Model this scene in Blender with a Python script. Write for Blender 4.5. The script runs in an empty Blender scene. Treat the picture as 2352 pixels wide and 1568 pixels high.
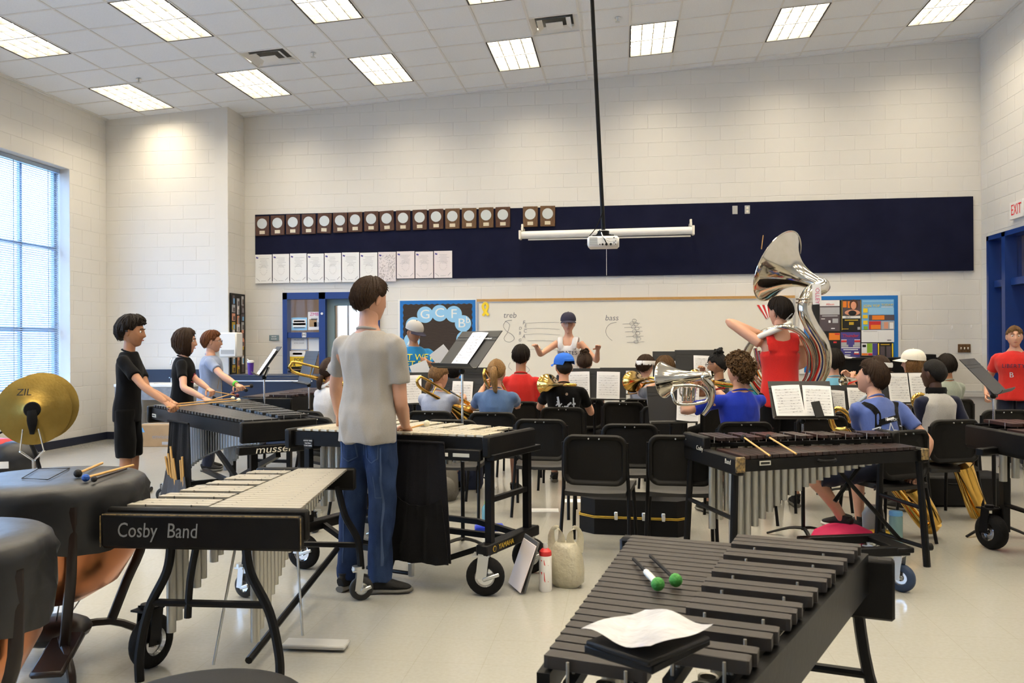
import bpy, math, random
import numpy as np
from mathutils import Matrix, Vector, noise
from mathutils.bvhtree import BVHTree
random.seed(7)
R = math.radians
sin, cos, pi = math.sin, math.cos, math.pi
scene = bpy.context.scene
col = scene.collection

# ---------------------------------------------------------------- camera
cam_d = bpy.data.cameras.new('camera'); cam = bpy.data.objects.new('camera', cam_d); col.objects.link(cam)
scene.camera = cam
cam_d.sensor_width = 36; cam_d.lens = 1950 / 2352 * 36; cam_d.clip_start = .05; cam_d.clip_end = 200
_th, _roll, _pit = math.atan(254 / 1950), .005, 4 / 1950
_fw, _rt, _up = Vector((-sin(_th), cos(_th), 0)), Vector((cos(_th), sin(_th), 0)), Vector((0, 0, 1))
_f2 = _fw * cos(_pit) + _up * sin(_pit); _u1 = _up * cos(_pit) - _fw * sin(_pit)
_r2 = _rt * cos(_roll) - _u1 * sin(_roll); _u2 = _u1 * cos(_roll) + _rt * sin(_roll)
cam.matrix_world = Matrix(((_r2.x, _u2.x, -_f2.x, 0), (_r2.y, _u2.y, -_f2.y, 0), (_r2.z, _u2.z, -_f2.z, 1.40), (0, 0, 0, 1)))
cam_d.dof.use_dof = True; cam_d.dof.focus_distance = 7.0; cam_d.dof.aperture_fstop = 10

# ---------------------------------------------------------------- world (daylight outside the windows) and exposure
world = bpy.data.worlds.new('world'); scene.world = world; world.use_nodes = True
_bg = world.node_tree.nodes['Background']
_bg.inputs['Color'].default_value = (.36, .60, 1, 1); _bg.inputs['Strength'].default_value = 12.0
LAMP = 39.0                                   # emission of the fluorescent lamps
LAMP_COL = (1.0, .87, .655)
vs = scene.view_settings
vs.view_transform = 'Standard'; vs.look = 'None'; vs.gamma = 1; vs.use_curve_mapping = False
vs.exposure = -.07
scene.cycles.max_bounces = 8; scene.cycles.diffuse_bounces = 5; scene.cycles.glossy_bounces = 4
scene.cycles.sample_clamp_indirect = 6

# ---------------------------------------------------------------- helpers: materials
MATS = {}
def mat(name, c, rough=.5, metal=0, nz=None, bump=None, coat=0, emit=None, trans=0, alpha=1, spec=.5, ior=1.45, sheen=0):
    """procedural principled material; nz = (scale, second colour, (sx,sy,sz)), bump = (scale, strength, (sx,sy,sz))"""
    m = bpy.data.materials.new(name); m.use_nodes = True; MATS[name] = m
    nt = m.node_tree; b = nt.nodes['Principled BSDF']
    c = tuple(c) + (1,)
    b.inputs['Base Color'].default_value = c; b.inputs['Roughness'].default_value = rough
    b.inputs['Metallic'].default_value = metal; b.inputs['Coat Weight'].default_value = coat
    b.inputs['Transmission Weight'].default_value = trans; b.inputs['Alpha'].default_value = alpha
    b.inputs['Specular IOR Level'].default_value = spec; b.inputs['IOR'].default_value = ior
    b.inputs['Sheen Weight'].default_value = sheen
    m.diffuse_color = c
    if emit: b.inputs['Emission Color'].default_value = tuple(emit[0]) + (1,); b.inputs['Emission Strength'].default_value = emit[1]
    def noise_node(scale, st, detail=4):
        tc = nt.nodes.new('ShaderNodeTexCoord'); mp = nt.nodes.new('ShaderNodeMapping')
        mp.inputs['Scale'].default_value = st
        n = nt.nodes.new('ShaderNodeTexNoise'); n.inputs['Scale'].default_value = scale; n.inputs['Detail'].default_value = detail
        nt.links.new(tc.outputs['Object'], mp.inputs['Vector']); nt.links.new(mp.outputs['Vector'], n.inputs['Vector'])
        return n
    if nz:
        n = noise_node(nz[0], nz[2] if len(nz) > 2 else (1, 1, 1))
        rp = nt.nodes.new('ShaderNodeValToRGB')
        rp.color_ramp.elements[0].position = .35; rp.color_ramp.elements[1].position = .68
        rp.color_ramp.elements[0].color = c; rp.color_ramp.elements[1].color = tuple(nz[1]) + (1,)
        nt.links.new(n.outputs['Fac'], rp.inputs['Fac']); nt.links.new(rp.outputs['Color'], b.inputs['Base Color'])
    if bump:
        n = noise_node(bump[0], bump[2] if len(bump) > 2 else (1, 1, 1))
        bp = nt.nodes.new('ShaderNodeBump'); bp.inputs['Strength'].default_value = bump[1]; bp.inputs['Distance'].default_value = .01
        nt.links.new(n.outputs['Fac'], bp.inputs['Height']); nt.links.new(bp.outputs['Normal'], b.inputs['Normal'])
    return m
def M(n): return MATS[n]

# ---------------------------------------------------------------- helpers: meshes
def rotm(rx=0, ry=0, rz=0): return Matrix.Rotation(rz, 3, 'Z') @ Matrix.Rotation(ry, 3, 'Y') @ Matrix.Rotation(rx, 3, 'X')
def resample(pts, rad, k):
    """Catmull-Rom"""
    P = [Vector(p) for p in pts]; n = len(P)
    rr = list(rad) if hasattr(rad, '__len__') else [rad] * n
    if k < 2 or n < 3: return P, rr
    outp, outr = [], []
    for i in range(n - 1):
        p0, p1, p2, p3 = P[max(i - 1, 0)], P[i], P[i + 1], P[min(i + 2, n - 1)]
        for j in range(k):
            t = j / k; t2 = t * t; t3 = t2 * t
            outp.append(.5 * ((2 * p1) + (p2 - p0) * t + (2 * p0 - 5 * p1 + 4 * p2 - p3) * t2 + (3 * p1 - p0 - 3 * p2 + p3) * t3))
            a, b = rr[i], rr[i + 1]; s = t * t * (3 - 2 * t)
            outr.append(a + (b - a) * s if not hasattr(a, '__len__') else tuple(x + (y - x) * s for x, y in zip(a, b)))
    outp.append(P[-1]); outr.append(rr[-1])
    return outp, outr
_CH = {}
class MB:
    def __init__(s): s.v = []; s.f = []
    def add(s, vs_, fs):
        o = len(s.v); s.v += [tuple(v) for v in vs_]; s.f += [tuple(i + o for i in f) for f in fs]; return s
    def box(s, c, d, rot=None, bev=0):
        c = Vector(c); hx, hy, hz = d[0] / 2, d[1] / 2, d[2] / 2
        if bev <= 0:
            v = [Vector((x * hx, y * hy, z * hz)) for x in (-1, 1) for y in (-1, 1) for z in (-1, 1)]
            f = [(0, 1, 3, 2), (4, 6, 7, 5), (0, 4, 5, 1), (2, 3, 7, 6), (0, 2, 6, 4), (1, 5, 7, 3)]
        else:
            b = min(bev, hx * .9, hy * .9, hz * .9); v = []; idx = {}
            for x in (-1, 1):
                for y in (-1, 1):
                    for z in (-1, 1):
                        for a in range(3):
                            e = [hx - b, hy - b, hz - b]; e[a] = (hx, hy, hz)[a]
                            idx[x, y, z, a] = len(v); v.append(Vector((x * e[0], y * e[1], z * e[2])))
            f = []
            for g in (-1, 1):
                f.append([idx[g, -1, -1, 0], idx[g, 1, -1, 0], idx[g, 1, 1, 0], idx[g, -1, 1, 0]][::g])
                f.append([idx[-1, g, -1, 1], idx[-1, g, 1, 1], idx[1, g, 1, 1], idx[1, g, -1, 1]][::g])
                f.append([idx[-1, -1, g, 2], idx[1, -1, g, 2], idx[1, 1, g, 2], idx[-1, 1, g, 2]][::g])
            for p in (-1, 1):
                for q in (-1, 1):
                    f.append([idx[p, q, -1, 0], idx[p, q, -1, 1], idx[p, q, 1, 1], idx[p, q, 1, 0]][::p * q])
                    f.append([idx[-1, p, q, 1], idx[-1, p, q, 2], idx[1, p, q, 2], idx[1, p, q, 1]][::p * q])
                    f.append([idx[p, -1, q, 2], idx[p, -1, q, 0], idx[p, 1, q, 0], idx[p, 1, q, 2]][::p * q])
            for x in (-1, 1):
                for y in (-1, 1):
                    for z in (-1, 1):
                        f.append([idx[x, y, z, a] for a in range(3)][::x * y * z])
        if rot is not None: v = [rot @ p for p in v]
        return s.add([p + c for p in v], f)
    def tube(s, pts, rad, n=8, k=1, caps=True, side=None, sq=False):
        """swept tube; rad scalar / list / list of (ra, rb); side = reference direction for ra"""
        P, rr = resample(pts, rad, k)
        m = len(P); tang = []
        for i in range(m):
            d = P[min(i + 1, m - 1)] - P[max(i - 1, 0)]
            tang.append(d.normalized() if d.length > 1e-9 else Vector((0, 0, 1)))
        if side is not None: u = Vector(side)
        else: u = Vector((1, 0, 0)) if abs(tang[0].x) < .8 else Vector((0, 1, 0))
        vv = []
        for i in range(m):
            if side is not None and i: u = Vector(side) * .5 + u * .5
            u = (u - tang[i] * u.dot(tang[i]))
            u = u.normalized() if u.length > 1e-6 else tang[i].orthogonal().normalized()
            w = tang[i].cross(u)
            ra, rb = rr[i] if hasattr(rr[i], '__len__') else (rr[i], rr[i])
            for j in range(n):
                a = 2 * pi * (j + (.5 if sq else 0)) / n
                g = 1.414 if sq and n == 4 else 1
                vv.append(P[i] + u * (cos(a) * ra * g) + w * (sin(a) * rb * g))
        ff = [(i * n + j, i * n + (j + 1) % n, (i + 1) * n + (j + 1) % n, (i + 1) * n + j) for i in range(m - 1) for j in range(n)]
        if caps:
            ff.append(tuple(range(n))[::-1]); ff.append(tuple((m - 1) * n + j for j in range(n)))
        return s.add(vv, ff)
    def lathe(s, prof, n=24, mtx=None):
        """profile [(r, z)] round z"""
        mtx = mtx or Matrix(); vv = []
        for r, z in prof:
            for j in range(n):
                a = 2 * pi * j / n; vv.append(mtx @ Vector((r * cos(a), r * sin(a), z)))
        m = len(prof)
        ff = [(i * n + j, i * n + (j + 1) % n, (i + 1) * n + (j + 1) % n, (i + 1) * n + j) for i in range(m - 1) for j in range(n)]
        if prof[0][0] > 1e-6 and prof[0][0] < 90: pass
        return s.add(vv, ff)
    def cyl(s, c, r, h, n=16, mtx=None, r2=None):
        r2 = r if r2 is None else r2
        m4 = Matrix.Translation(c) @ (mtx.to_4x4() if mtx is not None else Matrix())
        vv = [m4 @ Vector((rr * cos(2 * pi * j / n), rr * sin(2 * pi * j / n), z)) for rr, z in ((r, -h / 2), (r2, h / 2)) for j in range(n)]
        ff = [(j, (j + 1) % n, n + (j + 1) % n, n + j) for j in range(n)] + [tuple(range(n))[::-1], tuple(range(n, 2 * n))]
        return s.add(vv, ff)
    def sphere(s, c, r, nu=12, nv=8, rot=None):
        c = Vector(c); r = r if hasattr(r, '__len__') else (r, r, r); vv = []
        for i in range(nv + 1):
            p = pi * i / nv - pi / 2
            for j in range(nu):
                a = 2 * pi * j / nu
                d = Vector((r[0] * cos(p) * cos(a), r[1] * cos(p) * sin(a), r[2] * sin(p)))
                vv.append(c + (rot @ d if rot is not None else d))
        return s.add(vv, [(i * nu + j, i * nu + (j + 1) % nu, (i + 1) * nu + (j + 1) % nu, (i + 1) * nu + j) for i in range(nv) for j in range(nu)])
    def ext(s, poly, h, mtx=None):
        """polygon in xy extruded 0..h in z"""
        mtx = mtx or Matrix(); n = len(poly)
        vv = [mtx @ Vector((x, y, z)) for z in (0, h) for x, y in poly]
        return s.add(vv, [tuple(range(n))[::-1], tuple(range(n, 2 * n))] + [(j, (j + 1) % n, n + (j + 1) % n, n + j) for j in range(n)])
    def quad(s, a, b, c, d): return s.add([a, b, c, d], [(0, 1, 2, 3)])
    def mesh(s, name):
        me = bpy.data.meshes.new(name); me.from_pydata(s.v, [], s.f); me.validate(); return me
    def build(s, name, m, parent=None, smooth=40):
        return mkobj(name, s.mesh(name), m, parent, smooth)
def mkobj(name, me, m, parent=None, smooth=40):
    if smooth:
        me.shade_smooth()
        if smooth < 180: me.set_sharp_from_angle(angle=R(smooth))
    o = bpy.data.objects.new(name, me); col.objects.link(o)
    if m is not None and not me.materials: me.materials.append(M(m) if isinstance(m, str) else m)
    if parent is not None: o.parent = parent
    return o
def tag(o, label, cat, group=None, kind=None):
    o['label'] = label; o['category'] = cat
    if group: o['group'] = group
    if kind: o['kind'] = kind
    return o
def thing(name, label, cat, loc=(0, 0, 0), rz=0, group=None):
    o = bpy.data.objects.new(name, None); col.objects.link(o); o.empty_display_size = .1
    o.location = loc; o.rotation_euler = (0, 0, rz)
    return tag(o, label, cat, group)
def struct(name, mb, m, smooth=0):
    o = mb.build(name, m, None, smooth); o['kind'] = 'structure'; return o
def kids(o): return [c for c in KID.get(o.name, [])]
KID = {}
def inst(name, me, parent, loc=(0, 0, 0), rot=(0, 0, 0), sc=(1, 1, 1)):
    o = bpy.data.objects.new(name, me); col.objects.link(o); o.parent = parent
    o.location = loc; o.rotation_euler = rot; o.scale = sc; return o
def copy_tree(o, loc=None, rz=None, label=None, parent=None):
    c = o.copy(); col.objects.link(c); c.parent = parent
    if loc is not None: c.location = loc
    if rz is not None: c.rotation_euler = (0, 0, rz)
    if label: c['label'] = label
    for ch in list(o.children): copy_tree(ch, parent=c)
    return c
def text_mesh(s, size, ext=.0006, shear=0, space=1.0):
    cu = bpy.data.curves.new('t', 'FONT'); cu.body = s; cu.size = size; cu.extrude = ext; cu.shear = shear
    cu.align_x = 'CENTER'; cu.align_y = 'CENTER'; cu.resolution_u = 3; cu.space_character = space
    ob = bpy.data.objects.new('t', cu); col.objects.link(ob)
    me = bpy.data.meshes.new_from_object(ob)
    bpy.data.objects.remove(ob); bpy.data.curves.remove(cu); return me
def text(s, size, m, parent, mtx, name='lettering', **k):
    me = text_mesh(s, size, **k); me.materials.clear(); me.materials.append(M(m))
    o = bpy.data.objects.new(name, me); col.objects.link(o); o.parent = parent; o.matrix_local = mtx; return o
def frame3(loc, xdir, updir):
    """matrix whose x = xdir, y = updir (text plane)"""
    x = Vector(xdir).normalized(); y = Vector(updir); y = (y - x * y.dot(x)).normalized(); z = x.cross(y)
    return Matrix(((x.x, y.x, z.x, loc[0]), (x.y, y.y, z.y, loc[1]), (x.z, y.z, z.z, loc[2]), (0, 0, 0, 1)))
ORD = ['first', 'second', 'third', 'fourth', 'fifth', 'sixth', 'seventh', 'eighth', 'ninth', 'tenth', 'eleventh', 'twelfth', 'thirteenth', 'fourteenth', 'fifteenth', 'sixteenth', 'seventeenth', 'eighteenth']

def ray(px, py): return _f2 * 1950 + _r2 * (px - 1176) - _u2 * (py - 784)
def at(px, py, Y):
    """point of the place seen at that pixel of the photograph, on the plane y = Y"""
    d = ray(px, py); return Vector((0, 0, 1.4)) + d * (Y / d.y)
def atz(px, py, z):
    d = ray(px, py); return Vector((0, 0, 1.4)) + d * ((z - 1.4) / d.z)
def atx(px, py, X):
    d = ray(px, py); return Vector((0, 0, 1.4)) + d * (X / d.x)
def atd(px, py, Z): return Vector((0, 0, 1.4)) + ray(px, py) * (Z / 1950)
# ================================================================ materials
mat('wall_paint', (.70, .68, .64), .5, bump=(260, .08))
mat('mortar', (.69, .67, .63), .5)
mat('ceiling_tile', (.84, .86, .89), .9, bump=(300, .25), nz=(90, (.79, .81, .84)))
mat('ceiling_grid', (.74, .73, .71), .5)
mat('floor_tile', (.37, .36, .325), .15, nz=(55, (.345, .335, .30)), spec=.5)
mat('navy', (.006, .0075, .024), .95, bump=(500, .2), nz=(3, (.009, .0105, .030)), spec=.2)
mat('baseboard', (.012, .016, .035), .45)
mat('black_metal', (.0045, .0045, .005), .38, spec=.22)
mat('black_plastic', (.008, .008, .0085), .45, bump=(300, .08), spec=.2)
mat('black_rubber', (.006, .006, .0065), .7, bump=(60, .25), spec=.2)
mat('black_wood', (.0045, .0045, .005), .42, nz=(9, (.008, .0075, .007)), bump=(40, .05), spec=.2)
mat('chrome', (.72, .73, .74), .18, 1)
mat('zinc', (.62, .63, .62), .34, 1)
mat('steel_blue', (.010, .018, .045), .35)
mat('door_blue', (.010, .038, .19), .38)
mat('white_plastic', (.78, .77, .74), .4)
mat('grey_plastic', (.42, .42, .41), .5)
mat('cream', (.76, .72, .62), .5)
mat('board_white', (.73, .70, .62), .22)
mat('alu', (.66, .66, .66), .35, 1)
mat('oak', (.52, .30, .10), .5, nz=(30, (.40, .22, .07), (1, 12, 12)))
mat('walnut', (.10, .042, .018), .4, nz=(14, (.05, .020, .010), (10, 1, 1)))
mat('walnut_light', (.16, .085, .035), .4, nz=(14, (.09, .045, .018), (10, 1, 1)))
mat('silver_disc', (.60, .63, .62), .42, .35)
mat('brass_plate', (.70, .62, .46), .4, .3)
mat('paper', (.80, .80, .79), .7)
mat('paper_warm', (.74, .68, .68), .7)
mat('ink', (.03, .03, .035), .6)
mat('ink_grey', (.30, .30, .32), .7)
mat('marker', (.20, .20, .21), .6)
mat('glass', (.9, .95, .95), .02, trans=1, alpha=.25)
mat('blind', (.36, .44, .54), .5)  # backlit shade of the white slats is mixed into this colour
mat('window_frame', (.25, .30, .36), .4)
mat('lamp_lens', LAMP_COL, .6, emit=(LAMP_COL, LAMP))
mat('louvre', (.17, .165, .155), .5)
mat('housing', (.14, .135, .125), .5)
mat('troffer_edge', (.03, .03, .03), .5)
mat('cardboard', (.42, .28, .15), .75, nz=(8, (.38, .25, .13)))
mat('exit_red', (.75, .02, .02), .5)
mat('yellow', (.85, .62, .03), .5)
mat('print_black', (.01, .01, .01), .5)
mat('print_white', (.8, .8, .8), .5)
for _n, _c in dict(sky_blue=(.16, .42, .75), cork_brown=(.036, .024, .018), border_blue=(.01, .16, .50), pink=(.62, .10, .22), orange=(.80, .22, .02), purple=(.07, .06, .26), lime=(.25, .45, .03), red_print=(.60, .03, .03), skin_print=(.70, .32, .20), gold_print=(.55, .36, .03), light_blue=(.28, .55, .80), dark_photo=(.09, .07, .08), grey_print=(.42, .42, .44), door_grey=(.16, .22, .24), poster_yellow=(.80, .55, .03), magenta_print=(.65, .10, .30)).items():
    mat(_n, _c, .55)
# ================================================================ room shell
YB, XL, XR, YF, YP, XP_ = 12.34, -7.64, 4.87, -3.0, 11.79, -5.72
CS = .0635
def zc(x): return 5.24 + CS * x
# --- floor
struct('floor', MB().box(((XL + XR) / 2, (YB + YF) / 2, -.05), (XR - XL + 1, YB - YF + 1, .1)), 'floor_tile')
_f = bpy.data.objects['floor']; _nt = M('floor_tile').node_tree; _b = _nt.nodes['Principled BSDF']
_tc = _nt.nodes.new('ShaderNodeTexCoord'); _br = _nt.nodes.new('ShaderNodeTexBrick')
_br.offset = 0; _br.inputs['Scale'].default_value = 1; _br.inputs['Brick Width'].default_value = .305; _br.inputs['Row Height'].default_value = .305
_br.inputs['Mortar Size'].default_value = .0016; _br.inputs['Color1'].default_value = (.985, .985, .985, 1); _br.inputs['Color2'].default_value = (1, 1, 1, 1); _br.inputs['Mortar'].default_value = (.88, .87, .85, 1)
_mx = _nt.nodes.new('ShaderNodeMix'); _mx.data_type = 'RGBA'; _mx.blend_type = 'MULTIPLY'; _mx.inputs[0].default_value = 1
_src = _b.inputs['Base Color'].links[0].from_socket
_nt.links.new(_tc.outputs['Object'], _br.inputs['Vector']); _nt.links.new(_src, _mx.inputs[6]); _nt.links.new(_br.outputs['Color'], _mx.inputs[7]); _nt.links.new(_mx.outputs[2], _b.inputs['Base Color'])
# --- concrete-block walls: recessed mortar backing + proud blocks
BW, BH = .4064, .2032
def block_mesh():
    a, b, t, c = BW / 2 - .001, BH / 2 - .001, .003, .004
    v = [(-a, 0, -b), (a, 0, -b), (a, 0, b), (-a, 0, b), (-a + c, -t, -b + c), (a - c, -t, -b + c), (a - c, -t, b - c), (-a + c, -t, b - c)]
    return v, [(4, 5, 6, 7), (0, 1, 5, 4), (1, 2, 6, 5), (2, 3, 7, 6), (3, 0, 4, 7)]
_bv, _bf = block_mesh()
BLOCK = MB().add(_bv, _bf).mesh('block'); BLOCK.materials.append(M('wall_paint'))
def block_wall(wall, org, ang, W, H, holes=(), first=lambda u, z: 0, n=300, u_off=0):
    """org = left-bottom corner seen from the room, ang = direction of u; normal to the room is -90 deg from u"""
    cells = []
    rows = int(H / BH) + 1
    for r in range(rows):
        u = -((r % 2) * BW / 2) - u_off
        while u < W - .01:
            a, b = max(u, 0), min(u + BW, W); u += BW
            if b - a < .03: continue
            z0, z1 = r * BH, (r + 1) * BH
            skip = False
            for (ha, hb, hz0, hz1) in holes:
                if b > ha + .01 and a < hb - .01 and z1 > hz0 + .01 and z0 < hz1 - .01:
                    if a >= ha - .01 and b <= hb + .01: skip = True
                    elif a < ha: b = ha
                    else: a = hb
            if skip or b - a < .03: continue
            cells.append((first((a + b) / 2, (z0 + z1) / 2), a, b, (z0 + z1) / 2))
    cells.sort(key=lambda c: c[0])
    ux, uy = cos(ang), sin(ang); rest = MB()
    for i, (_, a, b, z) in enumerate(cells):
        s = (b - a) / BW; c = (org[0] + ux * (a + b) / 2, org[1] + uy * (a + b) / 2, z)
        if i < n: inst('block', BLOCK, wall, c, (0, 0, ang), (s, 1, 1))
        else: rest.add([(c[0] + ux * x * s - uy * y, c[1] + uy * x * s + ux * y, c[2] + z_) for x, y, z_ in _bv], _bf)
    if rest.v:
        o = rest.build('block_field', 'wall_paint', wall, 0); o['kind'] = 'stuff'
HT = 5.75
wb = struct('wall_back', MB().box(((XP_ - 5.10) / 2 - .1, YB + .106, HT / 2), (-5.10 - XP_ + .2, .2, HT)).box(((XR - 3.60) / 2 + .1, YB + .106, HT / 2), (XR + 3.60 + .2, .2, HT)).box((-4.35, YB + .106, (HT + 2.18) / 2), (1.5, .2, HT - 2.18)), 'mortar')
block_wall(wb, (XP_, YB + .006), 0, XR - XP_, 5.6, holes=[(.62, 2.12, 0, 2.18)], first=lambda u, z: 0 if z > 3.4 else (1 if 2.0 < z < 2.4 else (2 if u > 9.4 or u < .6 else 3)))
mb = MB().box(((XL + XP_) / 2 - .006, YP + .106, HT / 2), (XP_ - XL, .2, HT)); mb.box((XP_ - .106, (YP + YB) / 2 + .1, HT / 2), (.2, YB - YP + .2, HT))
wc = struct('wall_corner', mb, 'mortar')
block_wall(wc, (XL, YP + .006), 0, XP_ - XL, 5.1, first=lambda u, z: -z, n=140)
block_wall(wc, (XP_ - .006, YP), pi / 2, YB - YP, 5.1, first=lambda u, z: -z, n=60, u_off=.2)
WIN = [(8.15, 10.95), (3.6, 6.4), (-.6, 2.2)]; WZ0, WZ1 = .79, 3.86
mb = MB()
_cuts = sorted([YF] + [y for w in WIN for y in w] + [YB])
for i in range(0, len(_cuts) - 1):
    a, b = _cuts[i], _cuts[i + 1]; iswin = any(abs(a - w[0]) < .01 for w in WIN)
    if not iswin: mb.box((XL - .156, (a + b) / 2, HT / 2), (.3, b - a, HT))
    else:
        mb.box((XL - .156, (a + b) / 2, WZ0 / 2), (.3, b - a, WZ0)); mb.box((XL - .156, (a + b) / 2, (HT + WZ1) / 2), (.3, b - a, HT - WZ1))
wl = struct('wall_left', mb, 'wall_paint')
block_wall(wl, (XL - .006, YF), pi / 2, YP - YF, 5.1, holes=[(a - YF, b - YF, WZ0, WZ1) for a, b in WIN], first=lambda u, z: -u, n=220)
DR0, DR1, DRZ = 9.9, 12.05, 2.79
mb = MB().box((XR + .156, (YF + DR0) / 2, HT / 2), (.3, DR0 - YF, HT)).box((XR + .156, (DR1 + YB) / 2 + .1, HT / 2), (.3, YB - DR1 + .2, HT)).box((XR + .156, (DR0 + DR1) / 2, (HT + DRZ) / 2), (.3, DR1 - DR0, HT - DRZ))
wr = struct('wall_right', mb, 'wall_paint')
block_wall(wr, (XR + .006, YB), -pi / 2, YB - YF, 5.75, holes=[(YB - DR1, YB - DR0, 0, DRZ)], first=lambda u, z: u, n=120)
struct('wall_rear', MB().box(((XL + XR) / 2, YF - .1, HT / 2), (XR - XL + .4, .2, HT)), 'wall_paint')
# baseboards
struct('baseboard_left', MB().box((XL + .006, (YF + YP) / 2, .055), (.012, YP - YF, .11)), 'baseboard')
struct('baseboard_back', MB().box(((-3.6 + XR) / 2, YB - .009, .055), (XR + 3.6, .012, .11)), 'baseboard')
struct('baseboard_corner', MB().box(((XL + XP_) / 2, YP - .009, .055), (XP_ - XL, .012, .11)), 'baseboard')
struct('baseboard_right', MB().box((XR - .009, (YF + DR0) / 2, .055), (.012, DR0 - YF, .11)), 'baseboard')
# --- ceiling: slab, T-bar grid, tiles, recessed lights
TX, TY = .592, .58
GX0, GY1 = -7.001, 11.56          # a grid line in x, far end of the first light row in y
cm = MB(); cx, cy = (XL + XR) / 2, (YB + YF) / 2
_ca = -math.atan(CS); crot = rotm(0, _ca, 0)
cm.box((cx, cy, zc(cx) + .16), (XR - XL + .6, YB - YF + .6, .06), crot)
ceil = struct('ceiling', cm, 'ceiling_tile')
gx = [GX0 + i * TX for i in range(-2, 22) if XL - .1 < GX0 + i * TX < XR + .1]
gy = [GY1 + i * TY for i in range(-26, 3) if YF - .1 < GY1 + i * TY < YB + .1]
gm = MB()
for x in gx: gm.box((x, cy, zc(x) + .004), (.024, YB - YF, .008), crot)
for y in gy: gm.box((cx, y, zc(cx) + .0045), (XR - XL, .024, .007), crot)
gm.box((XL + .012, cy, zc(XL) + .002), (.024, YB - YF, .02), crot).box((XR - .012, cy, zc(XR) + .002), (.024, YB - YF, .02), crot).box((cx, YB - .012, zc(cx) + .002), (XR - XL, .024, .02), crot)
gm.build('ceiling_grid', 'ceiling_grid', ceil, 0)
LIGHT_COLS = [i * 3 for i in range(7)]           # grid columns (from GX0) that hold lights
lights = {}
for r in range(6):
    for c in range(7): lights[(LIGHT_COLS[c], r)] = 1
def is_light(ix, iy): return ix % 3 == 0 and 0 <= ix <= 18 and iy % 4 in (0, 1) and iy < 20
VENTS = {(4, 2): 0, (10, 2): 0}
TILE = MB().box((0, 0, .014), (TX - .004, TY - .004, .012), None, .004).mesh('ceiling_tile'); TILE.materials.append(M('ceiling_tile'))
rest = MB(); cnt = 0
for iy in range(-1, 26):
    for ix in range(-2, 22):
        x0, x1 = max(GX0 + ix * TX, XL), min(GX0 + (ix + 1) * TX, XR); y1, y0 = min(GY1 - iy * TY, YB), max(GY1 - (iy + 1) * TY, YF)
        if iy < 0: y0, y1 = GY1, min(GY1 + TY, YB)
        if x1 - x0 < .03 or y1 - y0 < .03: continue
        if (iy >= 0 and is_light(ix, iy)) or (ix, iy) in VENTS: continue
        x, y = (x0 + x1) / 2, (y0 + y1) / 2
        if iy >= 0 and y1 - y0 < .03: continue
        if iy <= 9 and cnt < 300:
            inst('ceiling_tile', TILE, ceil, (x, y, zc(x)), (0, _ca, 0), ((x1 - x0) / TX, (y1 - y0) / TY, 1)); cnt += 1
        else: rest.box((x, y, zc(x) + .014), (x1 - x0 - .004, y1 - y0 - .004, .012), crot)
    if iy == -1: pass
rest.box((cx, GY1 + TY + (YB - GY1 - TY) / 2, zc(cx) + .014), (XR - XL, max(YB - GY1 - TY, .02), .012), crot)
o = rest.build('ceiling_tile_field', 'ceiling_tile', ceil, 0); o['kind'] = 'stuff'
# recessed fluorescent troffers with parabolic louvres
def troffer():
    W, L = TX - .03, 2 * TY - .03
    t = thing('ceiling_light', '', 'light')
    fr = MB()
    for s in (-1, 1):
        fr.box((s * (W / 2 - .004), 0, .05), (.006, L, .10)); fr.box((0, s * (L / 2 - .004), .05), (W, .006, .10))
    fr.build('housing', 'housing', t, 0)
    ed = MB()
    for s in (-1, 1): ed.box((s * (W / 2 + .004), 0, .001), (.016, L + .02, .006)); ed.box((0, s * (L / 2 + .004), .001), (W, .012, .006))
    ed.build('edge_trim', 'troffer_edge', t, 0)
    MB().box((0, 0, .098), (W - .02, L - .02, .006)).build('lamp_lens', 'lamp_lens', t, 0)
    lv = MB()
    for i in range(1, 4): lv.box((-W / 2 + i * W / 4, 0, .042), (.008, L - .02, .07))
    for i in range(1, 6): lv.box((0, -L / 2 + i * L / 6, .042), (W - .02, .006, .07))
    lv.build('louvre', 'louvre', t, 0)
    return t
T0 = troffer(); _first = True
ROWN = ['row nearest the whiteboard wall', 'second row from the whiteboard wall', 'third row from the whiteboard wall', 'fourth row from the whiteboard wall', 'row farthest from the whiteboard wall']
for r in range(5):
    for c in range(7):
        x = GX0 + LIGHT_COLS[c] * TX + TX / 2; y = GY1 - r * 4 * TY - TY
        o = T0 if _first else copy_tree(T0); _first = False
        o.location = (x, y, zc(x)); o.rotation_euler = (0, _ca, 0)
        o['label'] = 'recessed fluorescent ceiling light, %s, %s from the window wall' % (ROWN[r], ORD[c]); o['group'] = 'ceiling lights'
# supply-air diffusers
def vent(ix, iy, label):
    x, y = GX0 + (ix + .5) * TX, GY1 - (iy + .5) * TY
    t = thing('ceiling_vent', label, 'vent', (x, y, zc(x)), 0, 'ceiling vents'); t.rotation_euler = (0, _ca, 0)
    MB().box((0, 0, .10), (TX - .03, TY - .03, .01)).build('duct_plate', 'black_metal', t, 0)
    for k, (s, z) in enumerate(((.285, .012), (.20, .004), (.12, -.004))):
        m_ = MB()
        if k == 2: m_.box((0, 0, z), (.2, .2, .006))
        else:
            for q in range(4):
                a = q * pi / 2; rr = rotm(0, 0, a)
                p = [rr @ Vector(v) for v in ((-s, -s, z), (s, -s, z), (s - .06, -s + .06, z + .035), (-s + .06, -s + .06, z + .035))]
                m_.quad(*p)
                p2 = [v + Vector((0, 0, .003)) for v in p]; m_.quad(*p2[::-1])
        m_.build('louvre_ring', 'ceiling_grid', t, 0)
vent(4, 2, 'square white ceiling air vent nearer the window wall'); vent(10, 2, 'square white ceiling air vent beside the projector pole')
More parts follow.
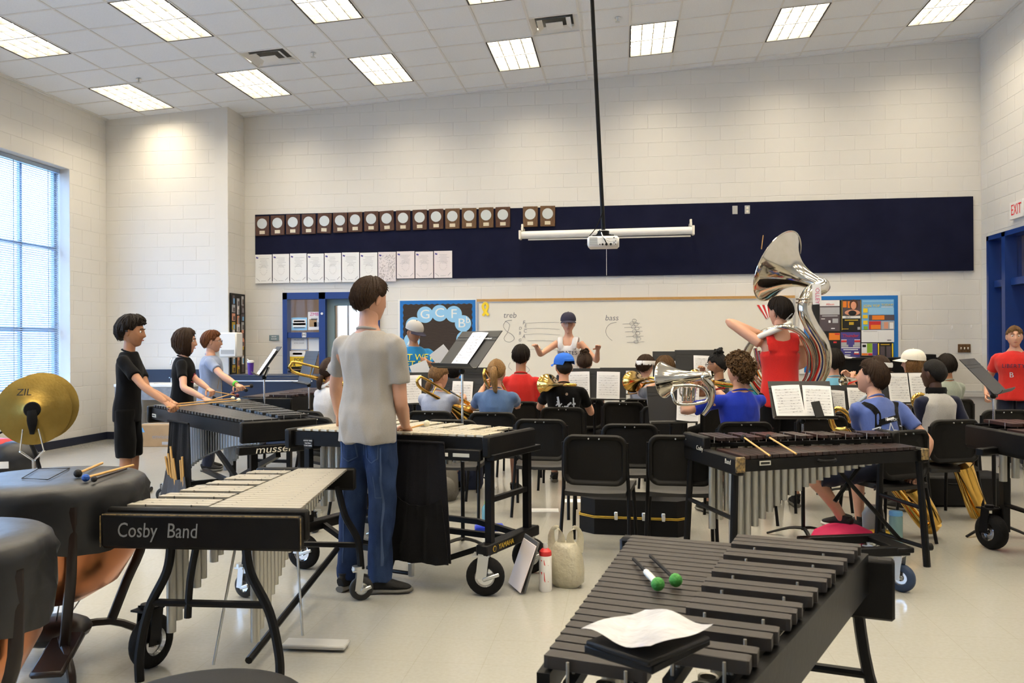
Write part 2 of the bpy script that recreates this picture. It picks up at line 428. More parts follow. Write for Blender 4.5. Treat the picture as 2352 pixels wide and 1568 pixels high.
for (x, y, lb) in ((-3.78, 10.1, 'small sprinkler head in ceiling beside the left air vent'), (-6.2, 10.28, 'small sprinkler head in ceiling near the left corner light'), (-.04, 10.1, 'small sprinkler head in ceiling just right of the projector pole')):
    t = thing('sprinkler', lb, 'sprinkler', (x, y, zc(x)), 0, 'ceiling sprinklers')
    MB().cyl((0, 0, -.003), .035, .006, 14).build('escutcheon', 'chrome', t)
    MB().tube([(0, 0, 0), (0, 0, -.05)], .01, 8).box((0, 0, -.05), (.05, .05, .004)).build('nozzle', 'zinc', t)
# --- windows with venetian blinds
SLAT = MB().add([(-.010, -1, .0075), (.010, -1, -.0085), (.010, 1, -.0085), (-.010, 1, .0075), (-.010, -1, .0085), (.010, -1, -.0075), (.010, 1, -.0075), (-.010, 1, .0085)], [(0, 1, 2, 3), (7, 6, 5, 4), (0, 4, 5, 1), (3, 2, 6, 7)]).mesh('slat'); SLAT.materials.append(M('blind'))
for wi, (a, b) in enumerate(WIN):
    w = bpy.data.objects.new('window_%d' % (wi + 1), None); col.objects.link(w); w['kind'] = 'structure'; w.location = (XL, 0, 0)
    fm = MB(); yc, wd = (a + b) / 2, b - a; xg = -.235
    fm.box((xg, a + .025, (WZ0 + WZ1) / 2), (.06, .05, WZ1 - WZ0)).box((xg, b - .025, (WZ0 + WZ1) / 2), (.06, .05, WZ1 - WZ0)).box((xg, yc, WZ0 + .025), (.06, wd, .05)).box((xg, yc, WZ1 - .025), (.06, wd, .05))
    for k in (1, 2, 3): fm.box((xg, a + wd * k / 4, (WZ0 + WZ1) / 2), (.05, .045, WZ1 - WZ0))
    for zz in (1.62, 2.75): fm.box((xg, yc, zz), (.05, wd, .05))
    fm.build('window_frame', 'window_frame', w, 0)
    MB().box((-.14, yc, WZ0 + .012), (.30, wd, .03)).build('window_sill', 'white_plastic', w, 0)
    g = MB().box((xg, yc, (WZ0 + WZ1) / 2), (.006, wd, WZ1 - WZ0)).build('window_pane', 'glass', w, 0)
    MB().box((-.165, yc, WZ1 - .03), (.05, wd - .03, .05)).build('head_rail', 'blind', w, 0)
    cds = MB()
    for k in (.12, .4, .68, .92): cds.box((-.165, a + wd * k, (WZ0 + WZ1) / 2), (.003, .012, WZ1 - WZ0 - .06))
    cds.build('blind_cords', 'blind', w, 0)
    ns = 104 if wi == 0 else 60; rest = MB()
    for k in range(ns):
        z = WZ0 + .05 + (WZ1 - WZ0 - .12) * k / (ns - 1)
        if wi == 0: inst('slat', SLAT, w, (-.165, yc, z), (0, 0, 0), (1, (wd - .04) / 2, 1))
        else: rest.box((-.165, yc, z), (.024, wd - .04, .001), rotm(0, .35, 0))
    if rest.v: o = rest.build('slats', 'blind', w, 0); o['kind'] = 'stuff'
# ================================================================ things on the walls
YW = YB - .001
def rect(mb, x0, x1, z0, z1, y, th=.004, rot=0):
    c = ((x0 + x1) / 2, y, (z0 + z1) / 2); return mb.box(c, (x1 - x0, th, z1 - z0), rotm(0, rot, 0) if rot else None)
def panel(name, m, parent, x0, x1, z0, z1, y, th=.004, rot=0): return rect(MB(), x0, x1, z0, z1, y, th, rot).build(name, m, parent, 0)
XZ = lambda x, y, z: frame3((x, y, z), (1, 0, 0), (0, 0, 1))     # text facing the room from the back wall
tag(panel('tack_panel', 'navy', None, -5.54, 4.76, 2.362, 3.375, YW - .014, .028), 'long navy blue fabric tack panel across the upper back wall', 'panel')
YN = YW - .028
# eighteen award plaques
px_ = [195, 298, 402, 508, 614, 720, 822, 930, 1035, 1145, 1257, 1368, 1478, 1590, 1705, 1818, 2003, 2120]
py_ = [165, 160, 155, 152, 147, 143, 138, 133, 130, 127, 123, 118, 115, 112, 108, 105, 102, 98]
for k in range(18):
    c = at((px_[k] + 50) / 2.94 + 520, (py_[k] + 68) / 2.94 + 440, YN)
    tl = {4: 3, 8: -3.0}.get(k, random.uniform(-.6, .6))
    ref = 'from the left corner in the long row' if k < 16 else ''
    lb = '%s dark wooden plaque with silver disc %s' % (ORD[k], ref) if k < 16 else 'wooden plaque with silver disc, %s of the separate pair above the screen end' % ('left' if k == 16 else 'right')
    if k == 0: lb = 'leftmost dark wooden plaque with silver disc on navy panel'
    t = thing('award_plaque', lb, 'plaque', (c.x, YN, c.z), 0, 'award plaques'); t.rotation_euler = (0, R(tl), 0)
    MB().box((0, -.010, 0), (.218, .02, .30), None, .006).build('plaque_board', 'walnut_light' if k in (12, 13, 14, 16, 17) else 'walnut', t)
    MB().cyl((0, -.022, .035), .078, .006, 28, Matrix.Rotation(pi / 2, 3, 'X')).build('disc', 'silver_disc', t)
    MB().box((0, -.0215, -.098), (.082, .004, .05)).build('name_plate', 'brass_plate', t, 0)
# certificates hanging from the panel's lower edge
cx_ = [195, 313, 430, 547, 663, 780, 902, 1025, 1150, 1276, 1402, 1530]
for k in range(11):
    tl = at(cx_[k] / 2.94 + 520, 430 / 2.94 + 440 - (k * 4.3) / 2.94, YN - .004); br = at((cx_[k + 1] - 5) / 2.94 + 520, 600 / 2.94 + 440, YN - .004)
    w_, z1 = br.x - tl.x, 2.765 + .004 * (k % 3); z0 = 2.36 - (.03 if k < 8 else -.01)
    t = thing('certificate', ('white music certificate, %s from the left below the plaques' % ORD[k]) if k != 7 else 'certificate covered all over in black scribbles, eighth from the left', 'certificate', (tl.x + w_ / 2, YN - .004, (z0 + z1) / 2), 0, 'certificates below the plaques')
    h_ = z1 - z0
    MB().box((0, 0, 0), (w_, .005, h_)).build('sheet', 'paper' if k < 7 else 'paper_warm', t, 0)
    dm = MB(); rnd = random.Random(k)
    MB().box((-w_ * .38, -.004, h_ * .39), (.035, .002, .022), rotm(0, .3, 0)).build('flag_print', 'purple', t, 0)
    if k == 7:
        for _ in range(170):
            dm.box((rnd.uniform(-.45, .45) * w_, -.0035, rnd.uniform(-.46, .40) * h_), (.026, .001, .0022), rotm(0, rnd.uniform(0, 3), 0))
    else:
        for q in range(7): dm.box((rnd.uniform(-.02, .02), -.0035, h_ * (.36 - q * .05)), (w_ * rnd.uniform(.3, .62), .001, .003))
        for q in range(14):
            a = q * .45; dm.box((cos(a) * w_ * .2, -.0035, -.05 * h_ + sin(a) * h_ * .16), (.022, .001, .002), rotm(0, a, 0))
        dm.box((-w_ * .33, -.0035, -h_ * .38), (.07, .001, .005), rotm(0, .7, 0)).box((w_ * .34, -.0035, -h_ * .36), (.06, .001, .006), rotm(0, -.8, 0)).box((0, -.0035, -h_ * .42), (.08, .001, .004))
    dm.build('print', 'ink' if k == 7 else 'ink_grey', t, 0)['kind'] = 'stuff'
# whiteboard
wbd = thing('whiteboard', 'long white marker board with treble and bass staves behind the conductor', 'whiteboard', (0, YW, 0))
panel('surface', 'board_white', wbd, -2.10, 2.38, .86, 2.02, -.012, .02)
fr_ = MB(); rect(fr_, -2.125, -2.095, .86, 2.03, -.014, .028); rect(fr_, 2.37, 2.40, .86, 2.03, -.014, .028); rect(fr_, -2.12, 2.4, .835, .86, -.014, .028); rect(fr_, -2.12, 2.4, 2.0, 2.012, -.018, .026)
fr_.build('frame', 'alu', wbd, 0)
panel('tack_strip', 'oak', wbd, -2.12, 2.40, 2.012, 2.050, -.015, .03)
MB().box((.1, -.06, .845), (4.4, .10, .015)).build('marker_tray', 'alu', wbd, 0)
def stroke(pts, name, r=.0026, par=wbd, m='marker', Y=YW - .0235, k=6):
    return MB().tube([(p.x, p.y - YW, p.z) for p in (at(x, y, Y) for x, y in pts)], r, 5, k).build(name, m, par)
stroke([(1176, 735), (1163, 737), (1156, 748), (1163, 760), (1176, 768), (1181, 778), (1172, 785), (1161, 783), (1158, 775), (1166, 762), (1170, 745), (1160, 737)], 'treble_clef_drawing')
for k, y in enumerate((742, 755, 768, 783, 803)):
    stroke([(1203 + (k > 2) * 8, y), (1240, y - 1.5), (1285 + k, y + 1 - 3 * (k == 0))], 'staff_line', .0016)
for k, (x, y) in enumerate(((1452, 744), (1456, 752), (1458, 762), (1460, 773), (1462, 786))):
    stroke([(x - 22, y), (x + 18, y - 1.5)], 'staff_line', .0022)
    for s, (ox, oy) in enumerate(((-1, -1), (5, -8))):
        stroke([(x + ox + 5 * cos(a), y + oy + 3.6 * sin(a)) for a in [i * pi / 4 for i in range(9)]], 'note_drawing', .0022, k=2)
stroke([(1416, 740), (1402, 743), (1393, 753), (1392, 765), (1398, 775), (1406, 782)], 'bass_clef_drawing')
stroke([(1200, 838), (1210, 842), (1216, 850), (1208, 856)], 'squiggle_drawing'); stroke([(1172, 832), (1168, 842), (1176, 850)], 'squiggle_drawing')
for s_, x, y, z_ in (('treb', 1171, 724, .115), ('bass', 1405, 730, .115), ('F', 1203, 741, .08), ('E', 1207, 748, .07), ('C', 1206, 760, .07), ('A', 1203, 773, .07), ('D', 1195, 754, .06), ('B', 1194, 765, .06), ('G', 1194, 781, .06)):
    p = at(x, y, YW - .0235); text(s_, z_, 'marker', wbd, XZ(p.x, -.0235, p.z), 'handwriting', shear=.15)
rb = thing('ribbon', 'yellow awareness ribbon stuck on upper left of the whiteboard', 'ribbon', (0, YW - .030, 0))
p = [at(x, y, YW - .026) for x, y in ((1109, 725), (1117, 712), (1120, 702), (1115, 696), (1109, 702), (1112, 712), (1122, 724))]
MB().tube([(q.x, .0, q.z) for q in p], [(.004, .022)] * 7, 6, 4, side=(0, 1, 0)).build('loop', 'yellow', rb)
# left bulletin board
bb = thing('bulletin_board', 'bulletin board with wavy blue border and letter circles on brown paper', 'bulletin board', (0, YW, 0))
panel('frame', 'white_plastic', bb, -3.315, -2.13, .86, 2.06, -.008, .016)
panel('border', 'border_blue', bb, -3.285, -2.145, .88, 2.04, -.018, .008)
pl = []
x0, x1, z0, z1 = -3.235, -2.195, .93, 1.985
for (a, b, n_) in (((x0, z0), (x1, z0), 26), ((x1, z0), (x1, z1), 26), ((x1, z1), (x0, z1), 26), ((x0, z1), (x0, z0), 26)):
    for i in range(n_):
        t_ = i / n_; nx_, nz_ = (b[1] - a[1]), -(b[0] - a[0]); ln = math.hypot(nx_, nz_); o_ = .006 * (1 if i % 2 else -1)
        pl.append((a[0] + (b[0] - a[0]) * t_ + nx_ / ln * o_, a[1] + (b[1] - a[1]) * t_ + nz_ / ln * o_))
mat('brown_paper', (.040, .027, .020), .8, bump=(14, .5, (1, 1, 5)))
MB().ext(pl, .003, Matrix(((1, 0, 0, 0), (0, 0, -1, -.022), (0, 1, 0, 0), (0, 0, 0, 1)))).build('backing_paper', 'brown_paper', bb, 0)
for k, (s_, x, y) in enumerate((('G', 976.4, 722.5), ('C', 1009.7, 719), ('F', 1042.4, 721.3), ('B', 1063.6, 742.6), ('E', 950.5, 746.6), ('A', 946, 783), ('E', 1067, 778.7))):
    p = at(x, y, YW - .026)
    o = MB().cyl((p.x, -.0265 - .0012 * k, p.z), .122, .002, 30, Matrix.Rotation(pi / 2, 3, 'X')).build('circle', 'light_blue', bb)
    text(s_, .19, 'print_white', o, XZ(p.x - (.02 if s_ == 'B' else 0), -.0285 - .0012 * k, p.z), 'letter', ext=.001).scale = (1.15, 1, 1)
    if s_ == 'B': text('b', .14, 'print_white', o, XZ(p.x + .075, -.0285 - .0012 * k, p.z + .05), 'letter', ext=.001)
# right cork board with posters
cb = thing('bulletin_board', 'blue bordered bulletin board covered in concert posters behind the piano', 'bulletin board', (0, YW, 0))
panel('frame', 'white_plastic', cb, 2.46, 3.81, .95, 2.09, -.008, .016)
panel('border', 'border_blue', cb, 2.52, 3.775, .97, 2.035, -.018, .008)
panel('backing', 'print_black', cb, 2.59, 3.70, .99, 1.975, -.0225, .003)
def cz(x, y): p = at(1860 + x / 9.223, 670 + y / 9.223, YW - .027); return p.x, p.z
def poster(label, x0, y0, x1, y1, m, bits=(), texts=()):
    (a, b), (c, d) = cz(x0, y0), cz(x1, y1)
    t = thing('poster', label, 'poster', ((a + c) / 2, YW - .026, (b + d) / 2), 0, 'posters on the right board'); ox, oz = (a + c) / 2, (b + d) / 2
    MB().box((0, 0, 0), (c - a, .003, b - d)).build('sheet', m, t, 0)
    for k, (u0, v0, u1, v1, mm) in enumerate(bits):
        (e, f_), (g, h_) = cz(u0, v0), cz(u1, v1); MB().box(((e + g) / 2 - ox, -.0022 - .0003 * k, (f_ + h_) / 2 - oz), (g - e, .0012, f_ - h_)).build('print', mm, t, 0)
    for s_, u, v, sz, mm in texts:
        (e, f_) = cz(u, v); text(s_, sz, mm, t, XZ(e - ox, -.006, f_ - oz), ext=.0005)
    return t
poster('dark concert poster with a white wavy top on the right board', 205, 175, 635, 830, 'dark_photo', [(210, 180, 630, 300, 'print_white'), (215, 330, 630, 480, 'grey_print'), (260, 500, 590, 520, 'grey_print'), (240, 565, 320, 580, 'print_white'), (480, 565, 600, 660, 'grey_print'), (395, 605, 440, 655, 'print_white'), (450, 765, 530, 785, 'print_white')], [('Allison', 430, 265, .040, 'red_print')])
t = poster('black and gold poster with photo of a dark haired performer', 675, 170, 1085, 810, 'print_black', [(690, 185, 1070, 490, 'dark_photo'), (690, 510, 1070, 560, 'print_white'), (675, 170, 688, 810, 'gold_print'), (1073, 170, 1085, 810, 'gold_print'), (700, 200, 780, 330, 'orange'), (800, 200, 850, 340, 'orange'), (740, 590, 1020, 610, 'gold_print'), (830, 640, 930, 700, 'gold_print'), (690, 780, 820, 792, 'gold_print'), (1010, 745, 1065, 800, 'grey_print')], [('ECU', 810, 535, .035, 'print_black')])
for (u, v, ru, rv, mm, dy) in ((930, 270, 85, 105, 'walnut', -.005), (925, 290, 55, 80, 'skin_print', -.007), (900, 440, 150, 60, 'skin_print', -.0055), (900, 450, 80, 55, 'print_black', -.0075)):
    e, f_ = cz(u, v); MB().sphere((e - t.location.x, dy, f_ - t.location.z), (ru / 9.223 * .0063, .001, rv / 9.223 * .0063), 18, 8).build('portrait_print', mm, t)
poster('light blue membership poster reading join today on the right board', 1095, 165, 1785, 800, 'sky_blue', [(1120, 185, 1770, 205, 'light_blue'), (1245, 340, 1780, 475, 'light_blue'), (1250, 490, 1790, 605, 'dark_photo'), (1320, 500, 1580, 590, 'orange'), (1250, 622, 1505, 795, 'red_print'), (1290, 700, 1500, 790, 'orange'), (1515, 622, 1790, 795, 'grey_print'), (1570, 640, 1660, 780, 'skin_print'), (1690, 650, 1770, 780, 'paper'), (1130, 350, 1225, 440, 'yellow'), (1120, 490, 1225, 560, 'poster_yellow'), (1130, 610, 1225, 690, 'yellow'), (1140, 730, 1225, 800, 'lime'), (1510, 315, 1760, 326, 'print_white')], [('JOIN YOP', 1310, 300, .050, 'yellow'), ('TODAY!', 1640, 278, .043, 'yellow')])
poster('plain white sheet pinned below the light blue poster', 1095, 810, 1785, 1065, 'paper', [(1130, 835, 1430, 845, 'grey_print'), (1640, 1015, 1725, 1030, 'ink'), (1455, 830, 1458, 1050, 'grey_print')])
poster('orange and black poster half hidden behind the sousaphone tubing', 400, 870, 640, 1140, 'print_black', [(405, 872, 638, 1020, 'orange'), (530, 880, 630, 910, 'red_print'), (500, 1050, 570, 1085, 'red_print')])
poster('purple poster with red lettering and a shield emblem', 655, 855, 1070, 1390, 'purple', [(665, 1010, 1065, 1060, 'print_white'), (665, 1025, 1065, 1065, 'red_print'), (665, 1070, 1065, 1165, 'grey_print'), (780, 1010, 945, 1120, 'purple'), (815, 1060, 915, 1170, 'purple'), (665, 1175, 1065, 1192, 'print_white'), (710, 1215, 1020, 1232, 'print_white'), (740, 1272, 870, 1288, 'print_white'), (740, 1330, 860, 1346, 'print_white'), (940, 1265, 1035, 1310, 'paper'), (930, 1300, 1045, 1325, 'red_print')], [('Thunder', 862, 930, .062, 'red_print')])
poster('leaflet with white green and purple columns on the right board', 1095, 1090, 1430, 1350, 'paper', [(1210, 1092, 1325, 1290, 'lime'), (1327, 1092, 1430, 1345, 'purple'), (1100, 1300, 1230, 1345, 'orange'), (1235, 1300, 1325, 1345, 'red_print'), (1115, 1120, 1190, 1170, 'print_black')])
poster('black leaflet with gold side stripes at the board corner', 1440, 1090, 1775, 1390, 'print_black', [(1442, 1092, 1470, 1388, 'yellow'), (1738, 1092, 1768, 1388, 'yellow'), (1500, 1105, 1690, 1125, 'gold_print'), (1490, 1150, 1590, 1380, 'dark_photo'), (1620, 1150, 1720, 1380, 'dark_photo')])
# blue door with side light in the back wall, and the lit room behind it
d1 = bpy.data.objects.new('door_1', None); col.objects.link(d1); d1['kind'] = 'structure'; d1.location = (0, YB, 0)
f_ = MB()
for (a, b) in ((-5.10, -5.03), (-4.53, -4.43), (-3.68, -3.60)): rect(f_, a, b, 0, 2.18, .03, .16)
rect(f_, -5.10, -3.60, 2.08, 2.18, .03, .16); rect(f_, -5.03, -4.53, 1.50, 1.58, .03, .12); rect(f_, -5.03, -4.53, 0, .62, .03, .10)
f_.build('door_frame', 'door_blue', d1, 0)
dl = MB(); rect(dl, -4.43, -4.31, 0, 2.08, .05, .045); rect(dl, -3.80, -3.68, 0, 2.08, .05, .045); rect(dl, -4.31, -3.80, 1.98, 2.08, .05, .045); rect(dl, -4.31, -3.80, 0, .9, .05, .045)
dl.build('door_leaf', 'door_grey', d1, 0)
panel('pane', 'glass', d1, -5.03, -4.53, 1.58, 2.08, .03, .006); panel('pane', 'glass', d1, -5.03, -4.53, .62, 1.50, .03, .006); panel('pane', 'glass', d1, -4.31, -3.80, .9, 1.98, .05, .006)
MB().cyl((-4.48, -.056, 1.86), .018, .012, 14, Matrix.Rotation(pi / 2, 3, 'X')).build('door_chime', 'white_plastic', d1)
o = panel('letter_sticker', 'print_white', d1, -4.80, -4.735, 1.505, 1.575, -.034, .006); text('H', .075, 'print_black', o, XZ(-4.768, -.0385, 1.54), ext=.0005)
mat('room_beige', (.62, .48, .34), .7); mat('added_room_lamp', (1, .95, .85), .5, emit=((1, .95, .85), 5)); mat('room_window', (.75, .86, 1), .5, emit=((.75, .86, 1), 2.6))
hb = MB().box((-4.35, YB + 2.0, 1.3), (3.0, .1, 2.6)).box((-5.9, YB + 1.1, 1.3), (.1, 1.9, 2.6)).box((-2.8, YB + 1.1, 1.3), (.1, 1.9, 2.6)).box((-4.35, YB + 1.1, 2.65), (3.2, 2.0, .1)).box((-4.35, YB + 1.1, -.05), (3.2, 2.0, .1))
struct('wall_office', hb, 'room_beige')
o = struct('window_4', MB().box((-4.72, YB + 1.93, 1.45), (.36, .03, 1.7)), 'room_window'); MB().box((-4.72, YB + 1.90, 1.45), (.03, .03, 1.7)).build('mullion', 'window_frame', o, 0)
tag(MB().box((-4.35, YB + 1.0, 2.585), (1.1, .5, .02)).build('ceiling_light', 'added_room_lamp', None, 0), 'added unseen glowing panel that lights the office behind the blue door', 'light')  # unseen glowing panel, added so the office behind the glass is bright
def flyer(label, x0, y0, x1, y1, m, texts=(), bits=()):
    a, b = at(x0, y0, YB - .006), at(x1, y1, YB - .006)
    t = thing('flyer', label, 'flyer', ((a.x + b.x) / 2, YB + .022, (a.z + b.z) / 2), 0, 'flyers on the blue door side light')
    w_, h_ = b.x - a.x, a.z - b.z; MB().box((0, 0, 0), (w_, .003, h_)).build('sheet', m, t, 0)
    for u, v, ww, hh, mm in bits: MB().box((u * w_, -.003, v * h_), (ww * w_, .002, hh * h_)).build('print', mm, t, 0)
    for s_, u, v, sz, mm in texts: text(s_, sz, mm, t, XZ(u * w_, -.0045, v * h_), ext=.0004)
flyer('light blue flyer with dark lettering at side light bottom left pane', 668, 729, 704, 758, 'light_blue', bits=((0, .05, .85, .6, 'paper'), (0, .2, .7, .12, 'ink_grey'), (0, -.02, .8, .16, 'ink_grey'), (0, -.3, .7, .05, 'ink')))
flyer('child-like animal drawing with pink lettering on side light', 706, 716, 735, 757, 'paper', (('ZMB', 0, .36, .07, 'magenta_print'),), ((-.1, -.12, .6, .42, 'cardboard'), (.2, -.2, .45, .25, 'grey_print'), (0, .1, .5, .1, 'ink_grey')))
flyer('white certificate with blue border on lower side light', 666, 774, 705, 804, 'paper', (('MUSICIAN', 0, .28, .035, 'ink_grey'), ('of the month', 0, .05, .03, 'ink_grey')), ((-.47, 0, .02, .9, 'border_blue'), (.47, 0, .02, .9, 'border_blue'), (0, .44, .95, .03, 'border_blue'), (0, -.44, .95, .03, 'border_blue')))
flyer('plain white sheet taped on lower side light', 707, 771, 736, 812, 'paper')
flyer('yellow and white flyer low on the side light', 664, 806, 700, 845, 'poster_yellow', (('POPS', .1, -.02, .07, 'print_black'), ('R', -.2, -.32, .07, 'print_black')), ((0, .34, 1, .32, 'paper'), (0, .34, .6, .12, 'ink_grey')))
t = thing('door_sign', 'small grey room sign left of the blue door frame', 'sign', (-5.255, YW - .006, 1.50))
MB().box((0, 0, 0), (.155, .008, .085), None, .003).build('plate', 'door_grey', t)
text('BAND', .028, 'print_white', t, XZ(0, -.005, .018)); text('ROOM', .028, 'print_white', t, XZ(0, -.005, -.018))
# photo rack on the side of the corner pier
pb = thing('photo_board', 'tall narrow black board of small photographs in the corner', 'photo board', (XP_ + .012, 12.06, 0))
MB().box((0, 0, 1.56), (.016, .48, 1.20)).build('board', 'black_plastic', pb, 0)
for r in range(9):
    for c_ in range(3):
        w_, h_ = random.choice(((.08, .12), (.10, .11), (.07, .14))); z_ = 2.06 - r * .127 - (.03 if c_ == 1 else 0)
        o = MB().box((.010, -.15 + c_ * .15, z_), (.004, w_, h_)).build('photo', random.choice(('skin_print', 'grey_print', 'paper_warm', 'gold_print', 'dark_photo')), pb, 0)
        MB().box((.0125, -.15 + c_ * .15 + .01, z_ - .015), (.002, w_ * .5, h_ * .55)).build('print', random.choice(('dark_photo', 'ink_grey', 'walnut', 'sky_blue')), o, 0)
# outlets, switch plate, exit sign
for k, (x, lb) in enumerate(((1.585, 'blank grey wall plate on navy panel'), (1.755, 'grey electrical outlet on navy panel beside the blank plate'))):
    t = thing('wall_plate', lb, 'outlet', (x, YN - .003, 3.268), 0, 'plates on the navy panel')
    MB().box((0, 0, 0), (.072, .008, .118), None, .003).build('plate', 'grey_plastic', t)
    if k:
        for s in (-1, 1): MB().cyl((0, -.006, s * .024), .016, .006, 14, Matrix.Rotation(pi / 2, 3, 'X')).build('socket', 'cream', t)
t = thing('switch_plate', 'brown triple light switch plate right of the posters', 'switch', (4.64, YW - .007, 1.30))
MB().box((0, 0, 0), (.165, .01, .115), None, .004).build('plate', 'walnut_light', t)
for k in range(3): MB().box((-.045 + k * .045, -.012, .0), (.012, .02, .026), rotm(.3, 0, 0)).build('toggle', 'cream', t)
for k, x in enumerate((2186, 2230)):
    p = at(x, 752 - k * 2, YW); MB().box((0, 0, 0), (.012, .03, .05), None, .004).build('wall_hook', 'white_plastic', None).location = (p.x, YW - .02, p.z)
    tag(bpy.data.objects['wall_hook' if k == 0 else 'wall_hook.001'], 'small white wall hook, %s of the two above the switch' % ('left' if k == 0 else 'right'), 'hook', 'wall hooks')
ex = thing('exit_sign', 'white exit sign with red letters above the right doorway', 'sign', (XR - .022, 11.20, 3.02))
MB().box((0, 0, 0), (.04, .36, .215), None, .004).build('housing', 'white_plastic', ex)
text('EXIT', .165, 'exit_red', ex, frame3((-.0215, 0, 0), (0, -1, 0), (0, 0, 1))).scale = (.82, 1.15, 1)
# right doorway with transom and the corridor beyond
d2 = bpy.data.objects.new('door_2', None); col.objects.link(d2); d2['kind'] = 'structure'; d2.location = (XR, 0, 0)
f_ = MB()
for y in (DR0 + .03, 11.55, DR1 - .03): f_.box((.10, y, DRZ / 2), (.30, .06 if y > 12 or y < 10 else .10, DRZ))
f_.box((.10, (DR0 + DR1) / 2, DRZ - .03), (.30, DR1 - DR0, .06)).box((.10, (DR0 + DR1) / 2, 2.15), (.16, DR1 - DR0, .09))
f_.build('door_frame', 'door_blue', d2, 0)
MB().box((.10, 11.80, 1.05), (.006, .40, 2.1)).build('pane', 'glass', d2, 0); MB().box((.10, 11.80, 2.46), (.006, .40, .54)).build('pane', 'glass', d2, 0); MB().box((.10, 10.72, 2.46), (.006, 1.56, .54)).build('pane', 'glass', d2, 0)
struct('wall_corridor', MB().box((XR + 2.3, 11, 1.5), (.1, 4, 3.1)).box((XR + 1.3, 12.9, 1.5), (2.2, .1, 3.1)).box((XR + 1.3, 9.2, 1.5), (2.2, .1, 3.1)).box((XR + 1.3, 11, 3.05), (2.2, 4, .1)).box((XR + 1.3, 11, -.06), (2.2, 4, .1)), 'room_beige')
tag(MB().box((XR + 1.4, 11.0, 2.98), (.5, 1.1, .02)).build('ceiling_light', 'added_room_lamp', None, 0), 'added unseen glowing panel that lights the corridor beyond the right doorway', 'light')  # added emitter, out of view, brightens the closed corridor
# projection screen housing on brackets
sc = thing('projection_screen', 'rolled up white projection screen on wall brackets below the plaques', 'projection screen', (0, 12.10, 0))
a, b = at(1195, 540, 12.10), at(1592, 529, 12.10)
MB().tube([(a.x, 0, a.z), (b.x, 0, b.z)], [(.05, .055)] * 2, 12).build('housing', 'white_plastic', sc)
MB().box(((a.x + b.x) / 2 + .04, .0, a.z - .065), (b.x - a.x - .15, .03, .018), rotm(0, -.002, 0)).build('bottom_bar', 'cream', sc, 0)
for k, p in enumerate((a, b)): MB().box((p.x, 0, p.z), (.035, .12, .13), None, .006).box((p.x + (.03 if k == 0 else -.03), .10, p.z + .085), (.03, .26, .05)).box((p.x + (.03 if k == 0 else -.03), .02, p.z + .10), (.03, .05, .12), None, .005).build('bracket', 'cream', sc)
p = at(1393, 632, 12.08); MB().tube([(p.x, 0, a.z - .06), (p.x, 0, p.z)], .0035, 5).build('pull_cord', 'white_plastic', sc)
# projector on its ceiling pole
pc = atd(1386, 557, 8.0)
pj = thing('projector', 'white video projector hanging from a long black ceiling pole', 'projector', tuple(pc))
tp = Vector((-.12, -.02, zc(pc.x) - pc.z))
MB().tube([(0, 0, .12), tp], .019, 12).build('pole', 'black_metal', pj)
MB().cyl((0, 0, .088), .055, .04, 18).cyl((0, 0, .066), .075, .012, 18).box((0, 0, .058), (.2, .16, .008)).build('mount', 'black_metal', pj)
MB().box((0, 0, 0), (.295, .24, .10), None, .02).build('body', 'white_plastic', pj)
gr = MB()
for k in range(9): gr.box((-.09, -.121, -.032 + k * .0085), (.075, .004, .0045))
gr.build('vent_grille', 'grey_plastic', pj, 0)
pr_ = MB()
for x, z_, w_ in ((-.03, -.03, .012), (-.005, -.03, .02), (.03, -.03, .026), (.07, -.03, .024), (.10, -.018, .01), (.115, -.03, .01), (.115, .0, .01), (.10, .03, .012)): pr_.cyl((x, -.121, z_), w_ / 2, .006, 8, Matrix.Rotation(pi / 2, 3, 'X'))
pr_.build('port', 'print_black', pj)
MB().tube([(-.02, -.03, .10), (.0, -.14, .04), (.05, -.16, .0), (.11, -.125, .0)], .005, 6, 5).build('cable', 'white_plastic', pj)
MB().tube([(-.03, -.02, .12), (-.10, -.05, .02), (-.17, -.04, -.02), (-.15, -.02, -.01)], .004, 6, 5).tube([(0, -.02, .30), (-.06, -.03, .15), (-.13, -.04, .06)], .004, 6, 4).tube([(-.02, -.04, .08), (.01, -.14, .02), (.035, -.125, -.03)], .005, 6, 4).build('cable', 'black_rubber', pj)
# ================================================================ keyboard percussion
mat('vibe_bar', (.46, .43, .36), .38, .5, nz=(40, (.40, .37, .31)))
mat('vibe_bar_pale', (.62, .56, .43), .34, .4)
mat('kelon_bar', (.030, .025, .022), .42, nz=(120, (.040, .033, .029), (1, 12, 1)), bump=(200, .06))
mat('grey_bar', (.020, .021, .023), .30, bump=(200, .05))
mat('rosewood', (.013, .007, .006), .32, nz=(30, (.026, .012, .009), (8, 1, 1)))
mat('rosewood_red', (.040, .014, .010), .34, nz=(30, (.020, .009, .007), (8, 1, 1)))
mat('res_alu', (.46, .45, .40), .38, .75)
mat('res_blue', (.36, .40, .45), .3, .8)
mat('res_gold', (.50, .36, .10), .35, .8)
mat('edge_wood', (.30, .20, .07), .6, nz=(60, (.05, .04, .03)))
mat('chalk', (.22, .22, .21), .9)
mat('label_plate', (.55, .54, .47), .5)
mat('fabric_black', (.006, .006, .007), .95, bump=(120, .3), sheen=.05, spec=.12)
mat('fabric_navy', (.011, .011, .014), .95, bump=(120, .3), sheen=.05, spec=.12)
mat('fabric_grey', (.07, .07, .075), .95, bump=(160, .3))
mat('stick_wood', (.62, .36, .12), .45)
mat('tyre', (.009, .009, .0095), .8, bump=(90, .3), spec=.2)
mat('caster_blue', (.020, .040, .085), .55)
mat('caster_grey', (.022, .022, .022), .6)
BAR = MB().box((0, 0, 0), (1, 1, 1), None, .04).mesh('bar')
BARS = {}
